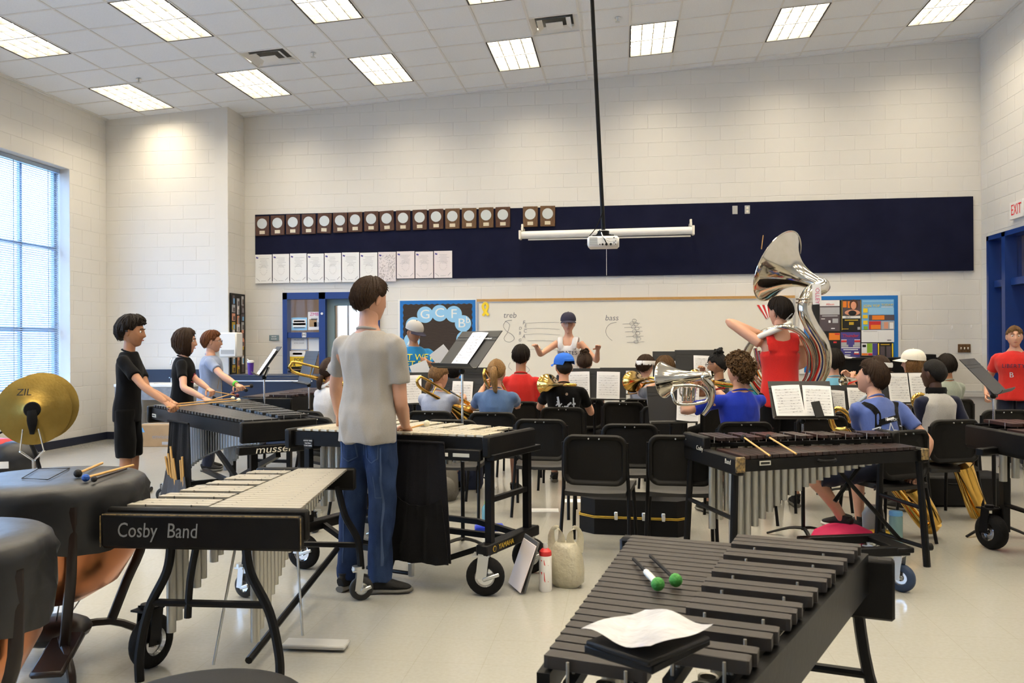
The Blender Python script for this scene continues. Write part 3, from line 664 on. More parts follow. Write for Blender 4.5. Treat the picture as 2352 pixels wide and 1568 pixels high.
def bar_mesh(m):
    if m not in BARS: BARS[m] = BAR.copy(); BARS[m].materials.append(M(m))
    return BARS[m]
RES = {}
def res_mesh(m):
    if m not in RES:
        RES[m] = MB().lathe([(.8, -.02), (1, 0), (1, -1), (.0, -1)], 14).lathe([(.92, 0), (.92, -.3)], 14).mesh('resonator'); RES[m].shade_smooth(); RES[m].set_sharp_from_angle(angle=R(40)); RES[m].materials.append(M(m))
    return RES[m]
TOR = {}
def caster(par, loc, r=.11, w=.055, rz=0, tyre='tyre', fork='zinc', z_plate=None, brake=True):
    """swivel caster: fork part with tyre, hub and brake sub-parts; loc on the floor"""
    zt = z_plate or 2 * r + .035
    c = MB(); X = Matrix.Rotation(pi / 2, 3, 'Y')
    for s in (-1, 1): c.box((s * (w / 2 + .008), .012, (r + zt) / 2), (.006, r * .55, zt - r + .02), rotm(.12, 0, 0))
    c.box((0, .02, zt), (w + .03, r * .9, .008)).cyl((0, .02, zt + .012), .03, .02, 12).cyl((0, 0, r), .008, w + .03, 8, X)
    o = c.build('caster', fork, par); o.location = loc; o.rotation_euler = (0, 0, rz)
    key = (r, w)
    if key not in TOR:
        pr = [(r * .52, -w / 2), (r * .80, -w / 2), (r * .95, -w * .36), (r, -w * .15), (r, w * .15), (r * .95, w * .36), (r * .80, w / 2), (r * .52, w / 2), (r * .52, -w / 2)]
        tm = MB().lathe(pr, 28, X.to_4x4()).mesh('tyre'); tm.shade_smooth(); tm.set_sharp_from_angle(angle=R(50))
        hm = MB().lathe([(.0, -w * .30), (r * .2, -w * .42), (r * .24, -w * .22), (r * .44, -w * .22), (r * .54, -w * .46), (r * .54, w * .46), (r * .44, w * .22), (r * .24, w * .22), (r * .2, w * .42), (0, w * .30)], 24, X.to_4x4()).mesh('hub'); hm.shade_smooth(); hm.set_sharp_from_angle(angle=R(35)); hm.materials.append(M('chrome'))
        TOR[key] = (tm, hm)
    tm, hm = TOR[key]
    tm2 = tm.copy(); tm2.materials.append(M(tyre)); inst('tyre', tm2, o, (0, 0, r)); inst('hub', hm, o, (0, 0, r))
    if brake: MB().box((-w / 2 - .018, -r * .35, r * 1.05), (.012, r * .9, .02), rotm(-.35, 0, 0), .004).build('brake_lever', fork, o)
    return o
FPAT = [1, 1, 1, 0, 1, 1, 0]
def keyboard(name, label, cat, loc, rz, L, nn, lN, lA, z, dzA, bm, bt, res=None, ov=.0, ap=(.06, .06), endw=.045, endh=(.14, .14), apm='black_wood', bm2=None, gap=.10, raise_end=0, postm='chrome', group='keyboard percussion', start=0, pn=.002):
    """x: low -> high; naturals at -y, accidentals at +y; z = top of the naturals"""
    t = thing(name, label, cat, loc, rz, group)
    p = L / nn; post = MB()
    f = lambda a, x: a[0] + (a[1] - a[0]) * x / L
    rnd = random.Random(len(label))
    for i in range(nn):
        x = (i + .5) * p; ln = f(lN, x)
        mm = bm2 if bm2 and rnd.random() < .25 else bm
        inst('natural_bar', bar_mesh(mm), t, (x, -ln / 2 - .006 + ov, z - bt / 2), (0, 0, 0), (p * (1 - gap), ln, bt))
        for yy in (-.22, -.78): post.tube([(x + p / 2, yy * ln + ov, z - .05), (x + p / 2, yy * ln + ov, z + pn)], .0035, 5)
        if FPAT[(i + start) % 7] and i < nn - 1:
            xa = x + p / 2; la = f(lA, xa); mm = bm2 if bm2 and rnd.random() < .3 else bm
            inst('accidental_bar', bar_mesh(mm), t, (xa, la / 2 + .006, z + dzA - bt / 2), (0, 0, 0), (p * (1 - gap), la, bt))
            for yy in (.22, .78): post.tube([(xa + p / 2, yy * la, z + dzA - .05), (xa + p / 2, yy * la, z + dzA + pn)], .0035, 5).tube([(xa - p / 2, yy * la, z + dzA - .05), (xa - p / 2, yy * la, z + dzA + pn)], .0035, 5)
    o = post.build('cord_posts', postm, t); o['kind'] = 'stuff'
    zr = z - bt - .03
    for a, s, dz in ((lN, -1, 0), (lA, 1, dzA)):
        for q in (.22, .78):
            MB().tube([(0, s * a[0] * q, zr + dz), (L, s * a[1] * q, zr + dz)], .012, 4, sq=True).build('bar_rail', apm, t, 30)
    for (h, a, s, dz, nm) in ((ap[0], lN, -1, 0, 'front_rail'), (ap[1], lA, 1, dzA, 'back_rail')):
        if h: MB().tube([(-.01, s * (a[0] + .004), z - bt - h / 2 + dz * .5 - .004), (L + .01, s * (a[1] + .004), z - bt - h / 2 + dz * .5 - .004)], [(.013, h / 2 + abs(dz) * .4)] * 2, 4, sq=True, side=(0, 1, 0)).build(nm, apm, t, 30)
    for x, w0, w1, nm, hh in ((-endw / 2 - .006, -lN[0] - .05, lA[0] + .05, 'low_end_block', endh[0]), (L + endw / 2 + .006, -lN[1] - .05, lA[1] + .05, 'high_end_block', endh[1])):
        e = MB().box((x, (w0 + w1) / 2, z - bt - hh / 2 + .012), (endw, w1 - w0, hh), None, .010)
        if raise_end: e.box((x, w1 * .55, z - bt + .012 + raise_end / 2 - .02), (endw, w1 * .85, raise_end + .04), None, .010)
        e.build(nm, apm, t)
    if res:
        rm, l0, l1, rr = res
        for i in range(nn):
            x = (i + .5) * p; ln = f(lN, x); lr = l0 * (l1 / l0) ** (i / (nn - 1)); ra = min(rr, p * .44)
            inst('resonator', res_mesh(rm), t, (x, -ln * .5, z - bt - .035), (0, 0, 0), (ra, ra, lr))
            if FPAT[(i + start) % 7] and i < nn - 1: inst('resonator', res_mesh(rm), t, (x + p / 2, f(lA, x) * .5, z + dzA - bt - .035), (0, 0, 0), (ra, ra, lr * .96))
    return t
def bars(par, segs, m='black_metal', r=.016, n=8, k=1, name='leg', sq=False):
    for s in segs: MB().tube(s, r, 4 if sq else n, k, sq=sq).build(name, m, par, 35)
# ---- the dark keyboard in the foreground, low end away from the camera
k1 = keyboard('practice_xylophone', 'dark brown bar xylophone nearest the camera with green mallets on it', 'xylophone', (.335, 2.60, 0), R(-105.7), 1.07, 24, (.315, .20), (.345, .16), .80, .034, 'kelon_bar', .026, ('res_alu', .26, .06, .019), ap=(.05, .085), endw=.05, endh=(.15, .13), gap=.20, postm='vibe_bar', pn=-.006)
text('KELON', .045, 'label_plate', k1, frame3((.94, .199, .725), (-1, -.16, 0), (0, 0, 1)), shear=.1)
MB().box((-.031, .30, .70), (.054, .26, .17), None, .008).build('end_panel', 'black_wood', k1)
bars(k1, [[(-.03, .33, .66), (-.035, .36, .45), (-.05, .44, .18), (-.06, .47, 0)], [(-.03, -.31, .66), (-.035, -.33, .45), (-.05, -.40, .18), (-.06, -.43, 0)], [(.98, .17, .66), (1.0, .19, .4), (1.02, .22, 0)], [(.98, -.20, .66), (1.0, -.22, .4), (1.02, -.25, 0)]], 'black_metal', .017, 8, 4)
bars(k1, [[(-.035, .36, .45), (-.035, -.33, .45)], [(1.0, .19, .4), (1.0, -.22, .4)], [(-.035, .0, .45), (1.0, 0, .40)]], 'black_metal', .014, 8, 1, 'cross_bar')
for c_ in k1.children:
    if c_.name.startswith('high_end_block'): c_.location.z -= .05
MB().box((1.128, .0, .733), (.014, .34, .006), None, .002).build('edge_strip', 'edge_wood', k1)
# ---- vibraphone with a hand lettered end
k2 = keyboard('vibraphone', 'silver barred vibraphone with hand lettered black end board, left foreground', 'vibraphone', (-1.735, 3.37, 0), R(92), 1.10, 22, (.40, .27), (.37, .19), .72, 0, 'vibe_bar', .012, ('res_alu', .52, .10, .020), ap=(0, 0), endw=.04, endh=(.13, .12), gap=.11)
eb = MB().box((-.055, -.005, .628), (.045, .86, .145), None, .012).build('end_board', 'black_wood', k2)
MB().box((-.079, -.005, .698), (.004, .84, .004)).box((-.079, -.433, .628), (.004, .003, .13)).box((-.079, .423, .628), (.004, .003, .13)).build('worn_edge', 'edge_wood', eb, 0)
text('Cosby', .082, 'chalk', eb, frame3((-.0785, .265, .632), (0, -1, 0), (0, 0, 1)), 'chalk_lettering', shear=.1).scale = (.82, 1.05, 1)
text('Band', .082, 'chalk', eb, frame3((-.0785, .07, .632), (0, -1, 0), (0, 0, 1)), 'chalk_lettering', shear=.1).scale = (.82, 1.05, 1)
bars(k2, [[(-.05, s * .16 - .03, .58), (-.05, s * .18 - .03, .46), (-.05, s * .26 - .03, .30), (-.05, s * .30 - .03, .12), (-.05, s * .30 - .03, .0)] for s in (-1, 1)] + [[(1.12, s * .20 - .02, .62), (1.12, s * .24 - .02, .46), (1.12, s * .31 - .02, .33), (1.12, s * .33 - .02, .17)] for s in (-1, 1)], 'black_metal', .020, 8, 5)
bars(k2, [[(-.05, -.29, .33), (-.05, .23, .33)], [(1.12, -.33, .30), (1.12, .29, .30)], [(-.05, -.20, .10), (1.10, -.22, .28)], [(-.05, .02, .58), (-.05, .05, .42), (-.05, .06, .27)]], 'black_metal', .016, 8, 3, 'cross_bar')
caster(k2, (1.12, -.35, 0), .065, .032, .4, 'caster_grey'); caster(k2, (1.12, .31, 0), .065, .032, -.3, 'caster_grey')
caster(k2, (.10, .30, 0), .115, .06, R(75), 'tyre', 'black_metal', .26, False)
bars(k2, [[(.50, -.20, .62), (.46, -.25, .03)], [(.20, -.06, .62), (.10, .02, .02)]], 'zinc', .006, 6, 1, 'pedal_rod'); MB().box((.38, -.34, .02), (.10, .30, .02), None, .006).build('pedal', 'grey_plastic', k2)
# ---- the vibraphone being played, with a cloth bag
k3 = keyboard('vibraphone', 'cream barred vibraphone played by the student in grey shirt and jeans', 'vibraphone', (-1.83, 5.385, 0), R(-22), 1.24, 22, (.42, .235), (.40, .22), .885, 0, 'vibe_bar_pale', .012, ('res_alu', .46, .10, .022), ap=(.085, .06), endw=.05, endh=(.12, .12), gap=.11)
MB().box((1.13, -.285, .775), (.22, .05, .065), rotm(0, 0, R(8.5)), .006).build('motor_box', 'black_plastic', k3)
o = bpy.data.objects['motor_box']; MB().box((1.13, -.312, .775), (.10, .004, .02), rotm(0, 0, R(8.5))).build('slider', 'label_plate', o, 0); MB().box((1.04, -.325, .775), (.02, .006, .02), rotm(0, 0, R(8.5))).build('knob', 'cream', o, 0)
lp = MB().box((.10, -.425, .80), (.06, .004, .05), rotm(0, 0, R(8.5))).build('maker_label', 'print_black', k3, 0)
for q, s_ in enumerate(('GOOD VIBES', 'Gold Bars', 'TONE BARS')): text(s_, .011, 'print_white', lp, frame3((.10, -.428, .815 - q * .015), (1, .15, 0), (0, 0, 1)))
for xe, yw in ((-.03, .30), (1.26, .24)):
    bars(k3, [[(xe, -yw + .02, .80), (xe, -yw + .02, .26)], [(xe, yw - .02, .80), (xe, yw - .02, .26)]], 'black_metal', .020, 4, 1, 'post', True)
    MB().box((xe, 0, .255), (.075, .62 if xe > 0 else .70, .06), None, .006).build('base_beam', 'black_metal', k3)
    MB().box((xe + .03, .02, .765), (.05, 2 * yw + .08, .035), None, .004).build('top_beam', 'black_metal', k3)
    bars(k3, [[(xe, -yw + .02, .52), (xe, yw - .02, .52)]], 'black_metal', .014, 4, 1, 'cross_bar', True)
    caster(k3, (xe, -.27 if xe > 0 else -.33, 0), .108, .06, R(112) if xe > 0 else R(100), 'tyre', 'zinc', .225); caster(k3, (xe, .25 if xe > 0 else .30, 0), .108, .06, R(125), 'tyre', 'zinc', .225)
text('YAMAHA', .042, 'gold_print', k3, frame3((1.2985, -.10, .255), (0, 1, 0), (0, 0, 1)))
o = MB().cyl((1.2985, -.232, .255), .017, .002, 18, Matrix.Rotation(pi / 2, 3, 'Y')).build('emblem', 'gold_print', k3); MB().cyl((1.2996, -.232, .255), .013, .002, 18, Matrix.Rotation(pi / 2, 3, 'Y')).build('emblem_centre', 'print_black', o)
bars(k3, [[(0, -.18, .25), (.25, -.20, .15), (.95, -.20, .15), (1.22, -.12, .25)], [(0, .2, .27), (.3, .16, .30), (.95, .16, .30), (1.22, .12, .27)], [(0, -.02, .27), (1.24, -.02, .27)]], 'black_metal', .016, 4, 1, 'floor_rail', True)
bars(k3, [[(.55, -.14, .15), (.55, -.20, .05)], [(.40, -.24, .04), (.72, -.24, .045)]], 'black_metal', .012, 8, 1, 'pedal')
MB().box((.73, -.24, .07), (.03, .03, .08), None, .004).build('pedal_clamp', 'zinc', k3)
# cloth bag hung from its rail
def cloth_bag(name, label, loc, rz, w, h, m, mp, flare=.1, pocket=.5):
    t = thing(name, label, 'bag', loc, rz)
    def sheet(z0, z1, y0, amp, w0, w1, name, mm, dip=0):
        mb = MB(); n, k = 18, 14
        for layer in (0, 1):
            for i in range(k + 1):
                q = i / k; z_ = z0 + (z1 - z0) * q; ww = w0 + (w1 - w0) * (1 - q)
                for j in range(n + 1):
                    u = j / n - .5; zz = z_ - dip * (1 - 4 * u * u) * q
                    mb.v.append((u * ww, y0 + amp * (sin(u * 16 + q * 2) * (1 - q * .5) + .5 * sin(u * 31 - q * 3)) - .006 * layer - .02 * (1 - q), zz))
        m_ = (n + 1) * (k + 1)
        for i in range(k):
            for j in range(n):
                a = i * (n + 1) + j; mb.f.append((a + 1, a, a + n + 1, a + n + 2)); a += m_; mb.f.append((a, a + 1, a + n + 2, a + n + 1))
        for j in range(n):
            mb.f.append((j, j + 1, j + 1 + m_, j + m_)); a = k * (n + 1) + j; mb.f.append((a + 1, a, a + m_, a + 1 + m_))
        for i in range(k):
            a = i * (n + 1); mb.f.append((a + n + 1, a, a + m_, a + n + 1 + m_)); a += n; mb.f.append((a, a + n + 1, a + n + 1 + m_, a + m_))
        mb.build(name, mm, t, 60)
    sheet(-h, 0, 0, .012, w, w + flare, 'back_panel', m)
    sheet(-h, -h * pocket, -.035, .014, w * .98, w + flare, 'pocket', mp, .05)
    MB().tube([(-w / 2, -.012, -.004), (w / 2, -.012, -.004)], .008, 6).build('hem', m, t)
    return t
_y = R(-22); _x = -1.83 + cos(_y) * .88 + sin(-_y) * -.345; _yy = 5.385 + sin(_y) * .88 + cos(_y) * -.345
cloth_bag('mallet_bag', 'black cloth bag hanging from the cream barred vibraphone behind the jeans', (_x, _yy, .845), R(-14), .30, .68, 'fabric_navy', 'fabric_black', .08, .46)
# ---- long marimba on the left, played by the boy in black
k4 = keyboard('marimba', 'long black barred marimba played by the boy in plain black shirt', 'marimba', (-3.86, 7.42, 0), R(-48), 2.08, 30, (.42, .24), (.40, .22), .865, .018, 'grey_bar', .022, ('res_blue', .62, .12, .026), ap=(.10, .08), endw=.05, endh=(.15, .15), gap=.12, apm='black_wood')
o = MB().box((2.118, 0, .655), (.06, .62, .06), None, .006).build('end_bar', 'black_wood', k4); text('musser', .075, 'cream', o, frame3((2.1495, -.06, .655), (0, 1, 0), (0, 0, 1)), shear=.15).scale = (1.25, 1, 1)
lp = MB().box((.16, -.452, .78), (.10, .004, .028), rotm(0, 0, R(5))).build('maker_label', 'label_plate', k4, 0); text('MUSSER', .02, 'ink', lp, frame3((.16, -.456, .78), (1, .09, 0), (0, 0, 1)))
bars(k4, [[(xe, s * w, .66), (xe, s * w, .16)] for xe, w in ((.06, .26), (2.06, .18)) for s in (-1, 1)], 'black_metal', .024, 4, 1, 'post', True)
bars(k4, [[(.06, -.38, .14), (.06, .38, .14)], [(2.06, -.30, .14), (2.06, .30, .14)], [(.06, 0, .60), (1.06, 0, .30), (2.06, 0, .60)], [(.06, 0, .25), (2.06, 0, .25)]], 'black_metal', .018, 4, 1, 'cross_bar', True)
for xe, w in ((.06, .36), (2.06, .28)):
    for s in (-1, 1): caster(k4, (xe, s * w, 0), .062, .03, R(30 * s), 'caster_grey', 'zinc', .145)
p = Vector((-3.86, 7.42, 0)) + rotm(0, 0, R(-48)) @ Vector((1.02, -.44, 0))
cloth_bag('mallet_bag', 'black and grey mallet bag of drumsticks hung on the long marimba', (p.x, p.y, .79), R(-40), .42, .66, 'fabric_black', 'fabric_grey', .08, .62)
_bp = Vector((p.x, p.y, 0))
for k in range(7):
    u = -.12 + k * .036 + (.06 if k > 4 else 0); a = Vector((u, -.028, .26)); b = Vector((u - .06 + (k % 3) * .02, -.045, .50 + .03 * (k % 4)))
    if k > 4: b = Vector((u + .01, -.045, .50 + .03 * (k - 5)))
    a, b = [_bp + rotm(0, 0, R(-40)) @ v for v in (a, b)]
    tag(MB().tube([a, b], .0085, 7).build('drumstick', 'stick_wood'), 'wooden drumstick in the marimba bag pocket, %s from the left' % ORD[k], 'drumstick', 'drumsticks in the bag')
# ---- rosewood marimba behind it
k5 = keyboard('marimba', 'dark rosewood marimba in the back corner played by the boy with glasses', 'marimba', (-3.47, 10.05, 0), R(-95), 1.75, 24, (.42, .27), (.40, .25), .865, .018, 'rosewood', .022, ('res_gold', .50, .12, .026), ap=(.09, .14), endw=.05, endh=(.15, .15), gap=.10, bm2='rosewood_red')
bars(k5, [[(xe, s * w, .70), (xe, s * w, 0)] for xe, w in ((.06, .28), (1.69, .22)) for s in (-1, 1)], 'black_metal', .022, 4, 1, 'post', True)
bars(k5, [[(.06, -.28, .2), (.06, .28, .2)], [(1.69, -.22, .2), (1.69, .22, .2)], [(.06, 0, .3), (1.69, 0, .3)]], 'black_metal', .016, 4, 1, 'cross_bar', True)
# ---- old two-tier xylophone right of centre
k6 = keyboard('xylophone', 'old dark wood xylophone with silver resonator tubes right of centre', 'xylophone', (.565, 5.36, 0), R(18.5), 1.24, 25, (.36, .20), (.33, .19), .745, .062, 'rosewood', .020, ('res_alu', .56, .035, .0215), ap=(.066, .05), endw=.055, endh=(.10, .09), gap=.10, bm2='rosewood_red', raise_end=.075, ov=.0)
for y, s_ in ((-.30, 'Band'), (.10, 'Cosby')): text(s_, .04, 'label_plate', k6, frame3((-.062, y, .705 if y < 0 else .735), (0, -1, 0), (0, 0, 1)), 'chalk_lettering', shear=.1)
MB().box((-.034, -.405, .70), (.058, .02, .09), None, .006).build('worn_corner', 'edge_wood', k6); MB().box((1.273, -.24, .70), (.05, .022, .075), None, .006).build('worn_corner', 'edge_wood', k6)
lp = MB().box((.14, -.365, .70), (.075, .004, .026), rotm(0, 0, R(7.3))).build('maker_label', 'label_plate', k6, 0); MB().box((.14, -.3675, .70), (.06, .002, .012), rotm(0, 0, R(7.3))).build('label_print', 'print_black', lp, 0)
hd = MB().tube([(.50, -.325, .70), (.52, -.345, .695), (.60, -.337, .695), (.62, -.307, .70)], .009, 6, 3).build('carry_handle', 'black_rubber', k6)
bars(k6, [[(-.03, -.33, .66), (-.06, -.35, .0)], [(-.03, .30, .70), (-.06, .33, 0)], [(1.27, -.19, .66), (1.30, -.22, .0)], [(1.27, .19, .70), (1.25, .21, 0.0)]], 'black_metal', .022, 8)
bars(k6, [[(-.045, -.34, .38), (-.045, .31, .38)], [(1.285, -.20, .36), (1.26, .20, .38)], [(1.29, -.21, .12), (1.255, .21, .12)], [(.80, .0, .62), (1.27, .0, .12)], [(1.05, .02, .66), (.82, .02, .38)]], 'black_metal', .014, 8, 1, 'cross_bar')
for s in (-.21, .21): MB().cyl((1.32 if s < 0 else 1.28, s, .12), .024, .035, 10, Matrix.Rotation(pi / 2, 3, 'Y')).build('wing_knob', 'black_plastic', k6)
# ---- instrument cut by the right edge
k7 = keyboard('marimba', 'rosewood marimba with large black tyre cut off at the right edge', 'marimba', (2.42, 5.78, 0), R(8), 1.6, 20, (.34, .24), (.33, .22), .84, .03, 'rosewood_red', .022, ('res_alu', .35, .1, .024), ap=(.08, .06), endw=.05, endh=(.14, .14), gap=.1)
MB().box((-.12, -.02, .70), (.20, .05, .045), rotm(0, 0, .5), .004).box((-.03, 0, .70), (.05, .72, .045), None, .004).box((.5, -.36, .70), (1.0, .045, .045), None, .004).build('frame_rail', 'black_metal', k7)
bars(k7, [[(.16, -.28, .70), (.16, -.28, .12)], [(.16, .28, .70), (.16, .28, .12)], [(1.5, -.22, .70), (1.5, -.22, 0)], [(1.5, .22, .70), (1.5, .22, 0)]], 'black_metal', .022, 4, 1, 'post', True)
bars(k7, [[(-.02, -.28, .68), (.05, -.28, .52), (.14, -.28, .36)], [(.16, -.28, .3), (.16, .28, .3)], [(.16, 0, .2), (1.5, 0, .2)]], 'black_metal', .016, 8, 3, 'cross_bar')
caster(k7, (.08, -.27, 0), .118, .085, R(15), 'tyre', 'black_metal', .27, False); caster(k7, (.08, .30, 0), .118, .085, R(15), 'tyre', 'black_metal', .27, False)
# ---- low dolly with blue casters
dl_ = thing('dolly', 'low black dolly with blue casters under the old xylophone end', 'dolly', (1.42, 4.90, 0), R(15))
MB().box((-.08, .04, .235), (.50, .05, .05), None, .005).box((-.08, .34, .235), (.50, .05, .05), None, .005).box((-.30, .19, .235), (.05, .32, .05), None, .005).box((.14, .19, .24), (.10, .36, .03), None, .005).build('frame', 'black_metal', dl_)
for x_, y_ in ((.14, .06), (.12, .30), (-.30, .06), (-.30, .32)): caster(dl_, (x_, y_, 0), .078, .045, R(35), 'caster_blue', 'zinc', .20, False)
# ---- mallets lying on the instruments
def mallet(name, label, a, b, head, hr, sm='stick_wood', sr=.0055, hz=None, grip=None):
    t = thing(name, label, 'mallet', tuple(a), 0, 'mallets'); b = Vector(b) - Vector(a)
    MB().tube([(0, 0, 0), b], sr, 7).build('shaft', sm, t)
    MB().sphere(b, hr if hasattr(hr, '__len__') else (hr, hr, hr), 14, 9).build('head', head, t)
    if grip: MB().tube([b * grip[0], b * grip[1]], sr * 1.6, 8).build('grip', grip[2], t)
    return t
mat('mallet_green', (.06, .30, .05), .6, bump=(150, .4)); mat('mallet_blue', (.02, .09, .40), .7, bump=(150, .5)); mat('mallet_black', (.012, .012, .014), .8, bump=(150, .5)); mat('mallet_white', (.72, .68, .52), .8, bump=(150, .5)); mat('mallet_red', (.10, .01, .02), .4); mat('grip_white', (.75, .73, .66), .5)
za = .845
mallet('mallet', 'green headed mallet with white taped shaft on the front xylophone', atz(1455, 1283, .812), atz(1511, 1341, .822), 'mallet_green', .0165, 'black_plastic', .005, grip=(.55, .93, 'grip_white'))
mallet('mallet', 'green headed mallet with plain black shaft on the front xylophone', atz(1494, 1276, .812), atz(1552, 1332, .822), 'mallet_green', .0165, 'black_plastic', .005)
mallet('mallet', 'wooden mallet lying on the old xylophone, the one nearer its wide end', atz(1768, 1046, .762), atz(1708, 1004, .822), 'mallet_black', .017, 'stick_wood')
mallet('mallet', 'wooden mallet lying on the old xylophone, the one nearer its middle', atz(1829, 1042, .762), atz(1765, 1003, .822), 'mallet_black', .017, 'stick_wood')
# folder of music in a plastic sleeve on the front xylophone
q = atz(1488, 1458, .880)
fd = thing('music_folder', 'black folder with plastic sleeved sheet lying on the front xylophone', 'folder', tuple(q), R(-38))
MB().box((0, 0, -.018), (.145, .185, .016), rotm(0, 0, .04), .003).box((.012, -.015, -.004), (.140, .175, .010), rotm(0, 0, -.03), .003).build('folder', 'black_plastic', fd)
mat('plastic_sleeve', (.82, .82, .84), .06, nz=(12, (.70, .70, .73)), bump=(18, .5), coat=1)
mbs = MB(); n = 12
for i in range(n + 1):
    for j in range(n + 1):
        u, v = i / n - .5, j / n - .5; mbs.v.append((u * .150, v * .190, .013 + .006 * sin(u * 7 + v * 5) + .012 * max(0, u - .2) + .010 * max(0, -v - .3)))
for i in range(n):
    for j in range(n): a = i * (n + 1) + j; mbs.f.append((a, a + n + 1, a + n + 2, a + 1))
mbs.build('sleeved_sheet', 'plastic_sleeve', fd, 60)
# ---- timpani under black vinyl covers
mat('vinyl', (.010, .0105, .012), .40, bump=(7, .5), nz=(5, (.018, .019, .021)))
mat('copper', (.62, .24, .10), .28, 1, nz=(4, (.52, .20, .09)), bump=(12, .08))
mat('bronze_paint', (.014, .008, .006), .35)
def timpano(label, loc, rad, zt, rz):
    t = thing('timpani', label, 'timpani', loc, rz, 'covered timpani'); r = rad
    n = 56; prof = [(0, zt), (r * .6, zt + .002), (r * .93, zt - .004), (r * .99, zt - .018), (r * 1.02, zt - .06), (r * 1.005, zt - .10), (r * 1.03, zt - .18), (r * 1.0, zt - .26)]
    mb = MB(); mb.lathe(prof, n)
    rnd = random.Random(3); out = []
    for i, v in enumerate(mb.v):
        a = math.atan2(v[1], v[0]); rr = math.hypot(v[0], v[1]); ring = i // n
        w = (ring >= 4) * (.010 * sin(a * 9 + ring) + .007 * sin(a * 17 + ring * 2)); dz = (ring == 7) * .03 * sin(a * 3 + 1) + (ring < 2) * .0
        out.append((cos(a) * (rr + w), sin(a) * (rr + w), v[2] + dz))
    mb.v = out; mb.build('cover', 'vinyl', t, 70)
    MB().lathe([(r * .95, zt - .06), (r * .96, zt - .20), (r * .90, zt - .34), (r * .70, zt - .47), (r * .36, zt - .545), (0, zt - .56)], 40).build('bowl', 'copper', t)
    for k in range(4):
        a = k * pi / 2 + .5; c, s = cos(a), sin(a)
        MB().tube([(c * r * 1.0, s * r * 1.0, zt - .08), (c * r * .99, s * r * .99, zt - .34), (c * r * .80, s * r * .80, zt - .52), (c * r * .62, s * r * .62, .12)], [(.022, .012)] * 4, 8, 4).build('strut', 'bronze_paint', t)
        MB().tube([(c * .06, s * .06, .13), (c * r * .62, s * r * .62, .12), (c * r * .95, s * r * .95, .05), (c * r * 1.0, s * r * 1.0, 0)], .018, 8, 3).build('foot', 'bronze_paint', t)
        MB().tube([(c * r * .93, s * r * .93, zt - .22), (c * .05, s * .05, .16)], .003, 5).build('tension_rod', 'zinc', t)
    MB().sphere((0, 0, .13), (.16, .16, .06), 18, 8).build('base', 'bronze_paint', t)
    MB().box((.10, -.24, .10), (.13, .30, .03), rotm(.25, 0, 0), .01).build('pedal', 'bronze_paint', t)
    return t
tp = timpano('copper kettle drum under black cover with mallets on top', (-2.53, 3.50, 0), .385, .815, .3)
timpano('copper kettle drum under black cover at the left frame edge', (-2.17, 2.42, 0), .345, .80, .9)
pl_ = [atz(x, y, .8215) for x, y in ((50, 1098), (88, 1076), (160, 1075), (110, 1101))]
tag(MB().tube(pl_ + [pl_[0]], .002, 4).build('cover_seam', 'black_rubber', tp), 'x', 'x'); o = bpy.data.objects['cover_seam']; del o['label']; del o['category']
o.matrix_parent_inverse = (Matrix.Translation(tp.location) @ Matrix.Rotation(.3, 4, 'Z')).inverted()
mallet('timpani_mallet', 'black headed timpani mallet with short pale stick on covered drum', atz(235, 1063, .827), atz(179, 1087, .836), 'mallet_black', .018, 'stick_wood', .006)
mallet('timpani_mallet', 'blue headed timpani mallet on covered drum', atz(306, 1068, .827), atz(197, 1097, .834), 'mallet_blue', .0165, 'stick_wood', .006)
mallet('timpani_mallet', 'small black headed mallet beside the blue one on covered drum', atz(290, 1076, .827), atz(216, 1100, .832), 'mallet_black', .013, 'rosewood', .005)
# ---- pair of hand cymbals on a cradle stand
mat('cymbal', (.34, .23, .06), .38, 1, nz=(6, (.26, .17, .04)), bump=(60, .12))
cy_ = thing('cymbals', 'pair of bronze hand cymbals resting on a cradle stand by the window', 'cymbals', (-4.27, 5.70, 0), R(24))
X90 = Matrix.Rotation(R(82), 4, 'X')
for k in range(2):
    mt = Matrix.Translation((k * .035, .07 * k, .93 + .02 * k)) @ X90
    MB().lathe([(0, .045), (.04, .042), (.065, .028), (.08, .018), (.16, .010), (.253, -.008), (.253, -.0105), (.16, .007), (.08, .014), (.04, .038), (0, .041)], 44, mt).build('cymbal', 'cymbal', cy_)
MB().lathe([(0, .055), (.05, .050), (.058, .04), (.02, .034)], 20, Matrix.Translation((0, 0, .93)) @ X90).build('leather_pad', 'fabric_black', cy_)
MB().tube([(0, -.06, .93), (.01, -.085, .86), (.005, -.07, .76)], [(.03, .012), (.035, .012), (.015, .008)], 8, 4).build('strap', 'fabric_black', cy_)
MB().tube([(-.07, -.08, .64), (-.05, -.09, .80)], .006, 6).tube([(.085, -.08, .64), (.05, -.09, .80)], .006, 6).tube([(-.07, -.08, .64), (0, 0, .56), (.085, -.08, .64)], .008, 6).build('cradle', 'chrome', cy_)
MB().tube([(0, 0, .56), (0, 0, .06)], .013, 10).build('pole', 'chrome', cy_)
for k in range(3): a = k * 2.09 + .4; MB().tube([(0, 0, .16), (cos(a) * .26, sin(a) * .26, .01)], .010, 6).build('leg', 'black_metal', cy_)
text('ZIL', .07, 'ink', cy_, frame3((-.06, -.022, 1.06), (1, 0, 0), (0, -.14, 1)), 'stamp', shear=.2)
